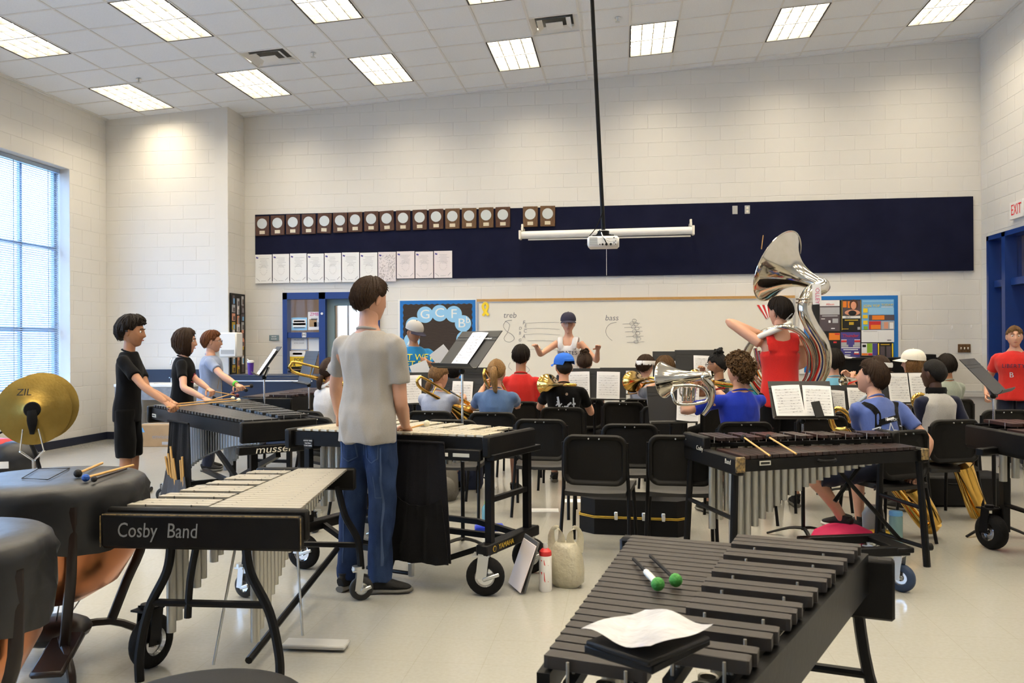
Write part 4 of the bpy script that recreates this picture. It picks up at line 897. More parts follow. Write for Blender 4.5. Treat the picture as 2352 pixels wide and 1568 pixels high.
# ---- drum stool at the bottom edge
st = thing('drum_stool', 'round black padded drum stool at the bottom edge of the view', 'stool', (-.96, 1.83, 0))
MB().lathe([(0, .585), (.20, .583), (.235, .573), (.247, .550), (.245, .52), (.225, .505), (0, .50)], 40).build('seat', 'black_plastic', st)
MB().tube([(0, 0, .52), (0, 0, .14)], .018, 10).build('pole', 'chrome', st)
for k in range(3): a = k * 2.09; MB().tube([(0, 0, .30), (cos(a) * .25, sin(a) * .25, .01)], .012, 8).build('leg', 'chrome', st)
# ================================================================ chairs
mat('chair_plastic', (.0075, .007, .0065), .48, bump=(350, .12), spec=.2); mat('chair_seat', (.016, .015, .014), .48, bump=(350, .12))
def rrect(w, h, r, n=5, x0=0, z0=0):
    p = []
    for cx_, cz_, a0 in ((w / 2 - r, h / 2 - r, 0), (-w / 2 + r, h / 2 - r, pi / 2), (-w / 2 + r, -h / 2 + r, pi), (w / 2 - r, -h / 2 + r, 1.5 * pi)):
        for i in range(n + 1): a = a0 + pi / 2 * i / n; p.append((x0 + cx_ + r * cos(a), z0 + cz_ + r * sin(a)))
    return p
def make_chair():
    t = thing('chair', '', 'chair')
    # seat: gently dished slab
    mb = MB(); n = 10
    for lay, dz in ((0, 0), (1, -.022)):
        for i in range(n + 1):
            for j in range(n + 1):
                u, v = i / n - .5, j / n - .5; w_ = .45 - .04 * (v < -.35)
                mb.v.append((u * w_, v * .40, .425 + .022 * v + dz - .012 * max(0, abs(v) - .42) * 10 + .010 * (4 * u * u) * (1 - lay)))
    m_ = (n + 1) ** 2
    for i in range(n):
        for j in range(n): a = i * (n + 1) + j; mb.f.append((a, a + n + 1, a + n + 2, a + 1)); a += m_; mb.f.append((a, a + 1, a + n + 2, a + n + 1))
    for i in range(n):
        for a, b in ((i, i + 1), ((i + 1) * (n + 1) + n, i * (n + 1) + n)):
            pass
        a, b = i * (n + 1), (i + 1) * (n + 1); mb.f.append((b, a, a + m_, b + m_)); a, b = a + n, b + n; mb.f.append((a, b, b + m_, a + m_))
        a, b = i, i + 1; mb.f.append((a, b, b + m_, a + m_)); a, b = n * (n + 1) + i, n * (n + 1) + i + 1; mb.f.append((b, a, a + m_, b + m_))
    mb.build('seat', 'chair_seat', t, 50)
    # backrest: rounded shell, rim proud of a recessed, curved panel
    W_, H_, zc_ = .43, .335, .625
    def ring(w, h, r, y, yc): return [(x, y + yc * (x / .215) ** 2, zc_ + z) for x, z in rrect(w, h, r, 6)]
    rings = [ring(W_ - .02, H_ - .02, .065, -.205, .028), ring(W_, H_, .075, -.212, .028), ring(W_, H_, .075, -.228, .028), ring(W_ - .02, H_ - .02, .065, -.238, .028), ring(W_ - .055, H_ - .05, .05, -.234, .028), ring(W_ - .075, H_ - .07, .045, -.216, .028), ring(W_ - .2, H_ - .16, .04, -.213, .025)]
    bk = MB(); k = len(rings[0])
    for r_ in rings: bk.v += r_
    for i in range(len(rings) - 1):
        for j in range(k): bk.f.append((i * k + j, i * k + (j + 1) % k, (i + 1) * k + (j + 1) % k, (i + 1) * k + j))
    bk.f.append(tuple(range(k))); bk.f.append(tuple((len(rings) - 1) * k + j for j in range(k))[::-1])
    o = bk.build('backrest', 'chair_plastic', t, 55)
    for s in (-1, 1): MB().cyl((s * .035, -.234, zc_ + H_ / 2 - .024), .0055, .008, 8, Matrix.Rotation(pi / 2, 3, 'X')).build('rivet', 'zinc', o)
    for s in (-1, 1):
        MB().tube([(s * .212, -.19, .74), (s * .214, -.185, .56), (s * .217, -.165, .44), (s * .222, -.185, .30), (s * .232, -.245, .0)], .0125, 8, 4).build('leg', 'black_metal', t)
        MB().tube([(s * .205, .165, .415), (s * .215, .185, .22), (s * .222, .20, .0)], .0125, 8, 2).build('leg', 'black_metal', t)
        MB().tube([(s * .212, -.17, .41), (s * .205, .17, .418)], .0105, 6).build('seat_rail', 'black_metal', t)
    MB().tube([(-.21, -.16, .40), (.21, -.16, .40)], .010, 6).build('cross_rail', 'black_metal', t)
    return t
CH0 = make_chair(); _cu = [False]
def chair(bx, by, rz, label):
    """bx, by = middle of the back on plan"""
    f = rotm(0, 0, R(rz)) @ Vector((0, .22, 0)); loc = (bx + f.x, by + f.y, 0)
    if not _cu[0]: o = CH0; o.location = loc; o.rotation_euler = (0, 0, R(rz)); o['label'] = label; _cu[0] = True
    else: o = copy_tree(CH0, loc, R(rz), label)
    o['group'] = 'black band chairs'; return o
chair(-.19, 5.62, -8, 'empty black chair in the front row, left of the pair nearest the camera')
chair(.375, 5.66, -3, 'empty black chair half hidden by the left end of the old xylophone')
chair(-.66, 6.77, -6, 'empty black chair behind the right end of the cream barred vibraphone')
chair(.05, 6.42, 0, 'empty black chair between and beyond the two nearest chairs')
chair(.93, 6.66, 8, 'black chair directly behind the curly haired boy in royal blue')
chair(-.57, 8.05, 0, 'black chair of the boy with the blue cap')
chair(-1.15, 7.42, -2, 'black chair of the girl in denim blue shirt with blond ponytail')
chair(-1.74, 7.52, -4, 'black chair of the girl in pale blue shirt with low ponytail')
chair(-1.37, 6.68, -4, 'empty black chair showing above the cream vibraphone bars beside the music stand pole')
chair(-1.08, 8.82, 0, 'black chair of the boy in the plain red shirt')
chair(1.93, 6.10, 30, 'black chair of the saxophonist in heather blue shirt and harness')
chair(2.56, 6.96, 18, 'black chair of the saxophonist in navy sleeved baseball shirt')
chair(3.36, 8.0, 10, 'empty black chair near the right edge behind the single music stand')
chair(-2.86, 7.45, -35, 'black chair of the girl in white shirt with tied bandana')
chair(-2.56, 6.88, -40, 'empty black chair right beside the end of the long marimba')
chair(1.62, 7.22, 8, 'black chair behind the open score stand of the sousaphone player')
chair(.0, 8.80, 0, 'empty black chair behind the stand with two white sheets')
chair(.38, 8.22, -8, 'black chair of the boy in grey shirt with trombone')
chair(.98, 8.62, 20, 'black chair of the player with glasses and dark bun')
chair(1.18, 7.78, 10, 'black chair of the player in turquoise shirt')
chair(2.255, 9.33, 4, 'black chair of the player in light blue shirt with wavy hair')
chair(2.63, 8.72, 40, 'black chair of the trumpeter with white headband')
chair(3.02, 8.93, 40, 'black chair of the player in the cream baseball cap')
chair(3.46, 9.40, 15, 'black chair of the player in pale green shirt')
chair(-.42, 9.32, 0, 'black chair of the player with hair in a high bun')
chair(.20, 9.26, -20, 'black chair of the player with striped white headband')
chair(-1.90, 9.20, 0, 'black chair of the dark haired player behind the stands')
# ================================================================ music stands and sheets
mat('stand_grey', (.013, .0135, .0145), .42); mat('sheet_music', (.80, .80, .80), .75)
SHEETN = [0]
def stand(label, loc, rz, zl, tilt=22, w=.50, h=.33, sheets=(), m='stand_grey', back=False, brand=None):
    """loc = pole foot on the floor, zl = height of the lip; desk faces local -y"""
    t = thing('music_stand', label, 'music stand', (loc[0], loc[1], 0), R(rz), 'music stands')
    T = Matrix.Translation((0, 0, zl)) @ Matrix.Rotation(-R(tilt), 4, 'X')
    d = MB()
    def bx(c, s): d.box(T @ Vector(c), s, T.to_3x3())
    bx((0, 0, h / 2), (w, .004, h)); bx((0, -.003, h - .055), (w, .004, .006)); bx((0, -.003, h - .085), (w, .004, .004))
    d.build('desk', m, t, 0)
    lp = MB().tube([T @ Vector((-w / 2, p[0], p[1])) for p in ((0, .012),)] + [T @ Vector((w / 2, 0, .012))], .002, 4)
    lip = MB(); pr = [(0, .03), (-.004, .008), (-.022, -.008), (-.045, -.010), (-.062, -.004), (-.062, -.007), (-.045, -.014), (-.022, -.012), (.002, .006)]
    n = len(pr); vv = [T @ Vector((x, y, z)) for x in (-w / 2, w / 2) for y, z in pr]
    lip.add(vv, [(j, (j + 1) % n, n + (j + 1) % n, n + j) for j in range(n)] + [tuple(range(n)), tuple(range(n, 2 * n))[::-1]]); lip.build('lip', m, t, 60)
    if brand: text(brand, .022, 'print_white', t, T @ frame3((w * .30, -.006, h - .07), (1, 0, 0), (0, 0, 1)))
    c = T @ Vector((0, .03, h * .35))
    MB().tube([(0, .05, zl - .02), (0, .05, .75)], .0085, 10).tube([(0, .05, zl - .03), c], .012, 8).build('inner_pole', 'chrome', t)
    MB().tube([(0, .05, .76), (0, .05, .06)], .014, 10).build('pole', 'black_metal', t)
    MB().sphere((0, .05, zl - .02), .022, 10, 8).build('clutch', 'black_plastic', t)
    for k in range(3):
        a = k * 2.094 + .5; MB().tube([(0, .05, .075), (cos(a) * .10, .05 + sin(a) * .10, .065), (cos(a) * .26, .05 + sin(a) * .26, .008)], [(.018, .012), (.016, .010), (.012, .008)], 6, 3).build('foot', 'black_metal', t)
    B = Matrix.Translation((loc[0], loc[1], 0)) @ Matrix.Rotation(R(rz), 4, 'Z') @ T
    for (x, sw, sh, rot, lb) in sheets:
        s = thing('sheet_music', lb, 'sheet music', (0, 0, 0), 0, 'sheets on the music stands')
        s.matrix_world = B @ Matrix.Translation((x, -.010 - .004 * (SHEETN[0] % 3), .006 + sh / 2)) @ Matrix.Rotation(rot, 4, 'Y')
        mb = MB(); n = 8
        for lay in (0, 1):
            for i in range(n + 1):
                for j in (0, 1, 2, 3, 4): mb.v.append((sw * (i / n - .5), -.006 * sin(i / n * pi) * (j / 4) - .004 * (j / 4) ** 2 + .0008 * lay, sh * (j / 4 - .5)))
        q = (n + 1) * 5
        for i in range(n):
            for j in range(4): a = i * 5 + j; mb.f.append((a, a + 5, a + 6, a + 1)); a += q; mb.f.append((a, a + 1, a + 6, a + 5))
        mb.build('page', 'sheet_music', s, 60)
        st_ = MB(); rn = random.Random(SHEETN[0])
        for r_ in range(9):
            zz = sh * (.36 - r_ * .088)
            yy = -.0128 if zz > 0 else -.0105
            for l in range(2): st_.box((0, yy, zz - l * .008), (sw * .84, .0006, .0012))
            for _ in range(7): st_.box((rn.uniform(-.4, .4) * sw, yy, zz - .004 + rn.uniform(-.004, .006)), (rn.uniform(.004, .016), .0007, .003))
        o = st_.build('music_print', 'ink_grey', s, 0); o['kind'] = 'stuff'; SHEETN[0] += 1
    return t
def foot(px, py, Z): p = atd(px, py, Z); return (p.x, p.y)
def S(px, py, Z, label, rz, tilt=22, w=.50, h=.33, **k):
    """stand whose lip centre is seen at px, py at camera distance Z"""
    p = atd(px, py, Z); return stand(label, (p.x, p.y), rz, p.z, tilt, w, h, **k)
S(1047, 846, 5.75, 'grey music stand in front of the standing student, tilted toward him', -47, 40, sheets=[(.02, .20, .30, .02, 'white music sheet on the stand facing the standing student')], brand='manhasset')
S(594, 862, 8.0, 'blue grey music stand left of the blue door, facing the marimba players', -62, 35, sheets=[(-.06, .20, .28, 0, 'left music sheet of the pair on the stand beside the blue door'), (.13, .19, .28, .03, 'right music sheet of the pair on the stand beside the blue door')])
S(698, 880, 8.4, 'dark music stand seen edge on in front of the bandana girl', -55, 15)
S(950, 927, 8.75, 'black music stand left of the pale blue shirt girl', 4, 14, sheets=[(-.03, .215, .29, -.04, 'music sheet visible between grey shirt and pale blue shirt girl')])
S(1060, 942, 8.6, 'black music stand between the two ponytailed girls', -4, 14, w=.52, sheets=[(.0, .215, .29, .02, 'music sheet between the two ponytailed girls')])
S(1105, 905, 10.4, 'black music stand far behind the blond ponytail', 0, 10)
S(1365, 917, 8.88, 'wide black music stand with two white sheets right of the blue cap', 0, 12, w=.66, sheets=[(-.16, .225, .285, -.02, 'left sheet on the wide stand beside the blue cap'), (.145, .24, .285, .02, 'right sheet on the wide stand beside the blue cap')])
S(1425, 905, 10.4, 'black music stand behind the wide two sheet stand', 0, 12, sheets=[(.06, .21, .28, 0, 'music sheet behind the gold trombone bell')])
S(1545, 970, 7.5, 'black music stand in front of the boy in royal blue', 14, 16, w=.42, sheets=[(.15, .20, .34, .12, 'music sheet under the silver horn bell')])
S(1548, 868, 10.2, 'black music stand behind the brown haired trombonist', 0, 14, sheets=[(-.05, .2, .2, 0, 'small white sheet just right of the silver bell rim')])
S(1602, 866, 10.0, 'black music stand of the player with glasses', 10, 14, sheets=[(.06, .2, .25, .05, 'white sheet in front of the player with glasses')])
S(1848, 962, 6.0, 'black music stand with open score in front of the sousaphone player', 4, 30, w=.44, h=.30, sheets=[(-.10, .20, .25, -.05, 'left page of the open score below the sousaphone'), (.11, .20, .25, .05, 'right page of the open score below the sousaphone')])
S(1950, 948, 7.6, 'black music stand behind the heather blue saxophonist, low', 12, 20, h=.26, sheets=[(-.10, .15, .20, .08, 'left sheet on the low stand behind the heather blue shoulder'), (.09, .17, .22, .05, 'right sheet on the low stand behind the heather blue shoulder')])
S(2082, 925, 7.8, 'grey music stand between the two saxophonists', 10, 14, h=.285, sheets=[(-.06, .19, .27, 0, 'left sheet of the pair between the two saxophonists'), (.14, .19, .27, 0, 'right sheet of the pair between the two saxophonists')])
stand('black music stand at the right edge turned sideways to the camera', foot(2302, 1240, 6.1), 58, atd(2350, 905, 6.0).z, 42)
# phone clipped on the score
p = atd(1878, 940, 5.93)
ph = thing('phone', 'dark smartphone leaning on the open score below the sousaphone', 'phone', tuple(p), R(4))
MB().box((0, 0, 0), (.062, .008, .125), rotm(-.52, -.15, 0), .003).build('body', 'black_plastic', ph)
# ================================================================ people
mat('skin_a', (.56, .30, .20), .5, bump=(90, .05)); mat('skin_b', (.50, .25, .15), .5, bump=(90, .05)); mat('skin_tan', (.40, .19, .10), .5); mat('skin_dark', (.070, .030, .016), .48); mat('skin_mid', (.36, .18, .10), .5)
for n_, c_, c2 in (('hair_brown', (.032, .016, .008), (.055, .028, .014)), ('hair_dark', (.010, .007, .005), (.020, .012, .008)), ('hair_black', (.006, .005, .005), (.012, .010, .009)), ('hair_red', (.12, .038, .010), (.18, .06, .016)), ('hair_light', (.14, .070, .026), (.24, .13, .05)), ('hair_blond', (.24, .13, .045), (.36, .20, .075)), ('hair_curl', (.075, .036, .012), (.16, .085, .030))):
    mat(n_, tuple(x * .75 for x in c_), .55, nz=(60, c2, (3, 3, .5)), bump=(130, .8, (3, 3, .3)), spec=.25)
def cloth(n_, c_, b=.35, c2=None): mat(n_, c_, .92, nz=(220, c2 or tuple(x * .82 for x in c_)), bump=(16, b * .55, (1.6, 1.6, .6)), sheen=.05 if max(c_) < .02 else .2, spec=.1 if max(c_) < .02 else .2)
cloth('tee_grey', (.33, .31, .285), c2=(.30, .28, .26)); cloth('tee_black', (.0045, .0045, .0055)); cloth('tee_white', (.66, .65, .66)); cloth('tee_heather', (.24, .29, .42)); cloth('tee_blue', (.015, .19, .44)); cloth('tee_pale', (.36, .40, .52)); cloth('tee_denim', (.085, .15, .29)); cloth('tee_red', (.58, .025, .020)); cloth('tee_royal', (.012, .035, .42)); cloth('tee_teal', (.02, .32, .42)); cloth('tee_light_blue', (.16, .42, .58)); cloth('tee_slate', (.14, .145, .16)); cloth('tee_sax', (.085, .13, .36)); cloth('tee_ash', (.42, .41, .39)); cloth('tee_navy', (.010, .013, .035)); cloth('tee_green', (.34, .38, .32)); cloth('tank_red', (.62, .022, .018)); cloth('shorts_black', (.004, .004, .0045)); cloth('shorts_navy', (.010, .014, .032)); cloth('khaki', (.28, .22, .12))
mat('denim', (.014, .027, .075), .9, nz=(9, (.034, .062, .145), (1, 1, .45)), bump=(300, .5), spec=.2)
mat('shoe_black', (.005, .005, .0055), .7, bump=(200, .3)); mat('sole_grey', (.12, .115, .10), .7); mat('sole_white', (.7, .7, .68), .6); mat('sock', (.6, .6, .58), .9)
mat('eye_white', (.8, .8, .78), .2); mat('iris', (.03, .02, .012), .2); mat('lips', (.42, .13, .11), .45)
mat('cap_grey', (.40, .39, .38), .85, bump=(200, .3)); mat('cap_blue', (.012, .12, .55), .8, bump=(200, .3)); mat('cap_navy', (.020, .018, .040), .85); mat('cap_tan', (.62, .47, .28), .9); mat('cap_cream', (.74, .70, .60), .85, bump=(200, .3)); mat('band_white', (.78, .78, .78), .8)
mat('green_band', (.08, .55, .02), .5); mat('glasses', (.015, .015, .018), .3)
JOBS = []
def head_pt(a, p, feat=1.0):
    cx_, cy_, cz_ = cos(p) * sin(a), cos(p) * cos(a), sin(p); s = max(0, -cz_)
    z = .118 * cz_; hx = .076 * (1 - .26 * s ** 1.5); hf = .096 * (1 - .03 * s); hb = .104 * (1 - .42 * s)
    x = hx * cx_ * (1 + .03 * (1 - s)); y = (hf if cy_ > 0 else hb) * cy_ - .006 + .028 * s * s
    if cy_ > 0 and feat:
        g = lambda x0, z0, sx, sz: math.exp(-((x - x0) / sx) ** 2 - ((z - z0) / sz) ** 2)
        y += feat * (.023 * g(0, -.022, .012, .014) + .012 * g(0, .004, .009, .022) + .005 * g(0, .036, .045, .010) - .010 * (g(.031, .014, .016, .012) + g(-.031, .014, .016, .012)) + .006 * g(0, -.058, .020, .009) - .003 * g(0, -.0585, .02, .003) + .010 * g(0, -.098, .022, .016) + .003 * (g(.04, -.02, .02, .02) + g(-.04, -.02, .02, .02)))
    return Vector((x, y, z))
NA, NP = 40, 30
def head_mb(mb, T, k=1.0):
    vv = []
    for i in range(NP + 1):
        p = -pi / 2 + pi * i / NP
        for j in range(NA):
            a = 2 * pi * j / NA; a = a - .25 * sin(a)      # denser at the face
            vv.append(T @ (head_pt(a, p) * k))
    mb.add(vv, [(i * NA + j, i * NA + (j + 1) % NA, (i + 1) * NA + (j + 1) % NA, (i + 1) * NA + j)[::-1] for i in range(NP) for j in range(NA)])
    for s in (-1, 1):
        mb.sphere(T @ (Vector((s * .077, -.012, -.004)) * k), tuple(v * k for v in (.010, .020, .032)), 8, 8, T.to_3x3() @ rotm(-.15, s * .12, s * .35))
HL = {'short': ([0, .9, 1.25, 1.6, 1.9, 2.3, pi], [.066, .058, .018, .022, -.02, -.055, -.072]), 'bob': ([0, .7, 1.1, 1.4, 1.9, 2.3, pi], [.066, .055, -.07, -.12, -.13, -.13, -.13]), 'up': ([0, .9, 1.25, 1.6, 1.9, 2.3, pi], [.064, .055, .02, .025, -.01, -.045, -.062])}
def hair_mesh(style, T, k, seed=0, hat=False):
    base = {'short': 'short', 'mop': 'short', 'curly': 'short', 'bob': 'bob', 'tail': 'up', 'lowtail': 'up', 'bun': 'up', 'long': 'bob', 'buzz': 'short', 'puff': 'up', 'wavy': 'short'}[style]
    t0 = {'short': .017, 'mop': .026, 'curly': .022, 'bob': .020, 'tail': .011, 'lowtail': .012, 'bun': .013, 'long': .020, 'buzz': .007, 'puff': .010, 'wavy': .022}[style]
    amp = {'short': .0045, 'mop': .011, 'bob': .004, 'tail': .0022, 'lowtail': .0022, 'bun': .004, 'curly': .004, 'long': .006, 'buzz': .001, 'puff': .003, 'wavy': .009}[style]
    A, Z = HL[base]; mb = MB(); n, m = 56, 34; vv = []
    rn = random.Random(seed); ph = rn.uniform(0, 9)
    for i in range(m + 1):
        p = -pi / 2 + pi * i / m
        for j in range(n):
            a = 2 * pi * j / n - pi; q = head_pt(a, p, 0); d = Vector((q.x * 1.2, q.y + .006, q.z)).normalized()
            zl = float(np.interp(abs(a), A, Z)); mk = min(1, max(0, (q.z - zl) / .022 + .35)); mk = mk * mk * (3 - 2 * mk)
            if base == 'bob' and abs(a) > 1.0: mk = min(1, max(0, (q.z + .125) / .02))
            nzv = noise.noise(Vector((a * 3.2 + ph, p * 2.0, ph))) + .5 * noise.noise(Vector((a * 9 + ph, p * 3, 2)))
            t = t0 * (1 + .35 * max(0, cos(p - .9)) - .15 * (abs(a) < 1)) + amp * nzv + amp * .5 * sin(a * 23 + 3 * nzv)
            if hat and q.z > .0: t = t + (.003 - t) * min(1, q.z / .035)
            off = mk * t - (1 - mk) * .014
            r_ = q + d * off
            if base == 'bob' and q.z < -.01 and abs(a) > .9:
                f = min(1, (-.01 - q.z) / .10); r_.x *= 1 + .30 * f; r_.y = r_.y * (1 + .35 * f) - (.018 * f); r_.z -= .018 * f
            if style == 'long' and q.z < -.05 and abs(a) > .9: r_.z -= .10 * min(1, (-.05 - q.z) / .06)
            vv.append(T @ (r_ * k))
    mb.add(vv, [(i * n + j, i * n + (j + 1) % n, (i + 1) * n + (j + 1) % n, (i + 1) * n + j)[::-1] for i in range(m) for j in range(n)])
    P = lambda *v: T @ (Vector(v) * k)
    if style == 'tail':
        mb.tube([P(0, -.105, .035), P(0, -.135, .035), P(0, -.155, -.01), P(.004, -.150, -.08), P(.012, -.135, -.155), P(.02, -.125, -.185)], [.018 * k, .030 * k, .036 * k, .033 * k, .022 * k, .006 * k], 12, 4)
    if style == 'lowtail':
        mb.tube([P(0, -.10, -.045), P(0, -.125, -.055), P(-.005, -.14, -.09), P(-.015, -.14, -.14), P(-.02, -.135, -.165)], [.016 * k, .024 * k, .030 * k, .024 * k, .008 * k], 12, 4)
    # locks of hair lying on the cap
    rs = random.Random(seed + 9); G = {'tail': Vector((0, -.118, .036)), 'lowtail': Vector((0, -.112, -.048)), 'bun': Vector((0, -.05, .11)), 'puff': Vector((0, -.03, .11))}.get(style)
    if style not in ('curly', 'buzz'):
        for _ in range(190 if not hat else 60):
            a0 = rs.uniform(-pi, pi); zl = float(np.interp(abs(a0), A, Z)) + .006
            if hat and abs(a0) < 1.6: continue
            if base == 'bob': zl = -.118 if abs(a0) > 1.05 else zl
            pe = math.asin(max(-.98, min(.9, zl / .118))) + rs.uniform(0, .25); ps = rs.uniform(.95, 1.45) if not hat else .2
            tw_ = rs.uniform(-.35, .35); o0 = t0 * rs.uniform(.75, 1.12) + (.004 if style in ('mop', 'wavy') else .001); pts = []
            if pe > ps - .15: continue
            for i in range(6):
                u = i / 5; p = ps + (pe - ps) * u; a = a0 + tw_ * u * (1 + (style in ('mop', 'wavy')) * sin(u * 5)); q = head_pt(a, p, 0); d = Vector((q.x * 1.2, q.y + .006, q.z)).normalized()
                lift = o0 * (1 + .3 * max(0, cos(p - .9))) + (.010 * u * u * rs.random() if style in ('mop', 'short', 'wavy') else 0); r_ = q + d * lift
                if base == 'bob' and q.z < -.01 and abs(a) > .9: f = min(1, (-.01 - q.z) / .10); r_.x *= 1 + .30 * f; r_.y = r_.y * (1 + .35 * f) - .018 * f; r_.z -= .018 * f
                if G is not None: g = (u if True else 0); q2 = head_pt(a0, pe + (1.2 - pe) * 0 , 0)
                pts.append(P(*r_))
            if G is not None:
                s0 = head_pt(a0, pe, 0); pts = []
                for i in range(6):
                    u = i / 5; v = s0.lerp(G, u); dd = Vector((v.x * 1.2, v.y + .006, v.z)); dd = dd.normalized() if dd.length > 1e-4 else Vector((0, 0, 1))
                    aa = math.atan2(dd.x / 1.2 * .104, dd.y * .9); q = head_pt(aa, math.asin(max(-1, min(1, dd.z))), 0); pts.append(P(*(q + dd * (t0 + .0025 * rs.random()))) if u < .98 else P(*G))
            w0 = rs.uniform(.004, .008) * k; mb.tube(pts, [w0 * .6, w0, w0, w0 * .9, w0 * .6, .0012], 4, 1)
    if style in ('bun', 'puff'):
        c = Vector((0, -.045, .125)) if style == 'bun' else Vector((0, -.03, .13)); rn = random.Random(5)
        mb.sphere(P(*c), .038 * k, 12, 8)
        for _ in range(70 if style == 'puff' else 40):
            d = Vector((rn.gauss(0, 1), rn.gauss(0, 1), rn.gauss(0, 1))).normalized() * rn.uniform(.028, .048); mb.sphere(P(*(c + d)), rn.uniform(.010, .018) * k, 6, 4)
    if style in ('curly', 'wavy'):
        rn = random.Random(seed + 1)
        for _ in range(520 if style == 'curly' else 90):
            a = rn.uniform(-pi, pi); p = math.asin(rn.uniform(-.75, 1)); q = head_pt(a, p, 0)
            if q.z < float(np.interp(abs(a), A, Z)) + .004: continue
            d = Vector((q.x * 1.2, q.y, q.z)).normalized(); c = q + d * (rn.uniform(.022, .046) if style == 'curly' else rn.uniform(.012, .026)); r = rn.uniform(.009, .017)
            u = d.orthogonal().normalized(); w = d.cross(u); ph = rn.uniform(0, 6)
            mb.tube([P(*(c + (u * cos(ph + i * 1.3) + w * sin(ph + i * 1.3)) * r + d * (i * .003))) for i in range(5)], .0048 * k, 5)
    if style == 'mop':
        rn = random.Random(seed + 2)
        for _ in range(60):
            a = rn.uniform(-pi, pi); p = math.asin(rn.uniform(.55 if abs(a) < 1.3 else 0, 1)); q = head_pt(a, p, 0); d = Vector((q.x * 1.2, q.y, q.z)).normalized(); u = Vector((-d.y, d.x, rn.uniform(-.3, .3)))
            mb.tube([P(*(q + d * .012)), P(*(q + d * .032 + u * .012)), P(*(q + d * .036 + u * .032))], [.010 * k, .008 * k, .002], 5, 2)
    return mb
def hand_mb(mb, wr, d, nrm, side, k=1.0, curl=35, thumb=.5, n=6):
    """wrist, direction of the forearm, direction the palm faces, side = +1 thumb towards d x nrm"""
    d = Vector(d).normalized(); nrm = Vector(nrm); nrm = (nrm - d * nrm.dot(d)).normalized(); w = d.cross(nrm) * side
    wr = Vector(wr)
    mb.tube([wr - d * .03 * k, wr + d * .012 * k, wr + d * .05 * k, wr + d * .088 * k], [(.024 * k, .019 * k), (.027 * k, .017 * k), (.038 * k, .015 * k), (.038 * k, .012 * k)], 10, 2, side=w)
    for i, (off, ln) in enumerate(((.028, .072), (.010, .080), (-.009, .075), (-.027, .058))):
        p = wr + d * (.082 - abs(off) * .15) * k + w * off * k; dd = d.copy(); pts = [p - d * .012 * k, p]; c = R(curl * (1 + .12 * i))
        for s, f in enumerate((.45, .32, .23)):
            q = Matrix.Rotation(c * (1 if s else .8), 3, w if side > 0 else -w) @ dd
            # bend towards the palm normal
            b1 = dd * cos(c) + nrm_of(dd, nrm, d) * sin(c); dd = b1.normalized(); p = p + dd * ln * f * k; pts.append(p.copy())
        mb.tube(pts, [.0092 * k, .0092 * k, .0086 * k, .0078 * k, .0058 * k], n, 2)
    p = wr + d * .022 * k + w * .026 * k; t1 = (d * .62 + w * .62 + nrm * .45 * thumb * 2).normalized()
    mb.tube([p - w * .012 * k, p + t1 * .030 * k, p + t1 * .052 * k + (d * .4 + nrm * thumb).normalized() * .012 * k, p + t1 * .060 * k + (d * .7 + nrm * thumb).normalized() * .034 * k], [.013 * k, .0115 * k, .010 * k, .007 * k], n, 2)
def nrm_of(dd, nrm, d):
    """palm-side perpendicular of a finger that already bent in the d / nrm plane"""
    a, b = dd.dot(d), dd.dot(nrm); return (nrm * a - d * b).normalized()
def ik(S_, H_, l1, l2, pole):
    v = H_ - S_; L = min(v.length, (l1 + l2) * .995); u = v.normalized()
    a = (l1 * l1 - l2 * l2 + L * L) / (2 * L); h = math.sqrt(max(0, l1 * l1 - a * a))
    pole = Vector(pole); pp = pole - u * pole.dot(u); pp = pp.normalized() if pp.length > 1e-5 else u.orthogonal().normalized()
    return S_ + u * a + pp * h, S_ + u * L
def job(mb, name, m, parent, vox, smooth, fold=0, extra=None, seed=0):
    o = mkobj(name, mb.mesh(name), m, parent, 0)
    md = o.modifiers.new('r', 'REMESH'); md.mode = 'VOXEL'; md.voxel_size = vox
    if smooth: sm = o.modifiers.new('s', 'SMOOTH'); sm.factor = .5; sm.iterations = smooth
    JOBS.append([o, m, fold, extra, seed, []]); return JOBS[-1]
TORSO = [(-.07, .148, .108, 0), (.02, .162, .118, -.006), (.12, .148, .106, 0), (.22, .146, .102, .004), (.33, .164, .112, .004), (.41, .174, .108, -.002), (.465, .140, .090, -.008), (.505, .090, .066, -.012), (.55, .058, .056, -.012)]
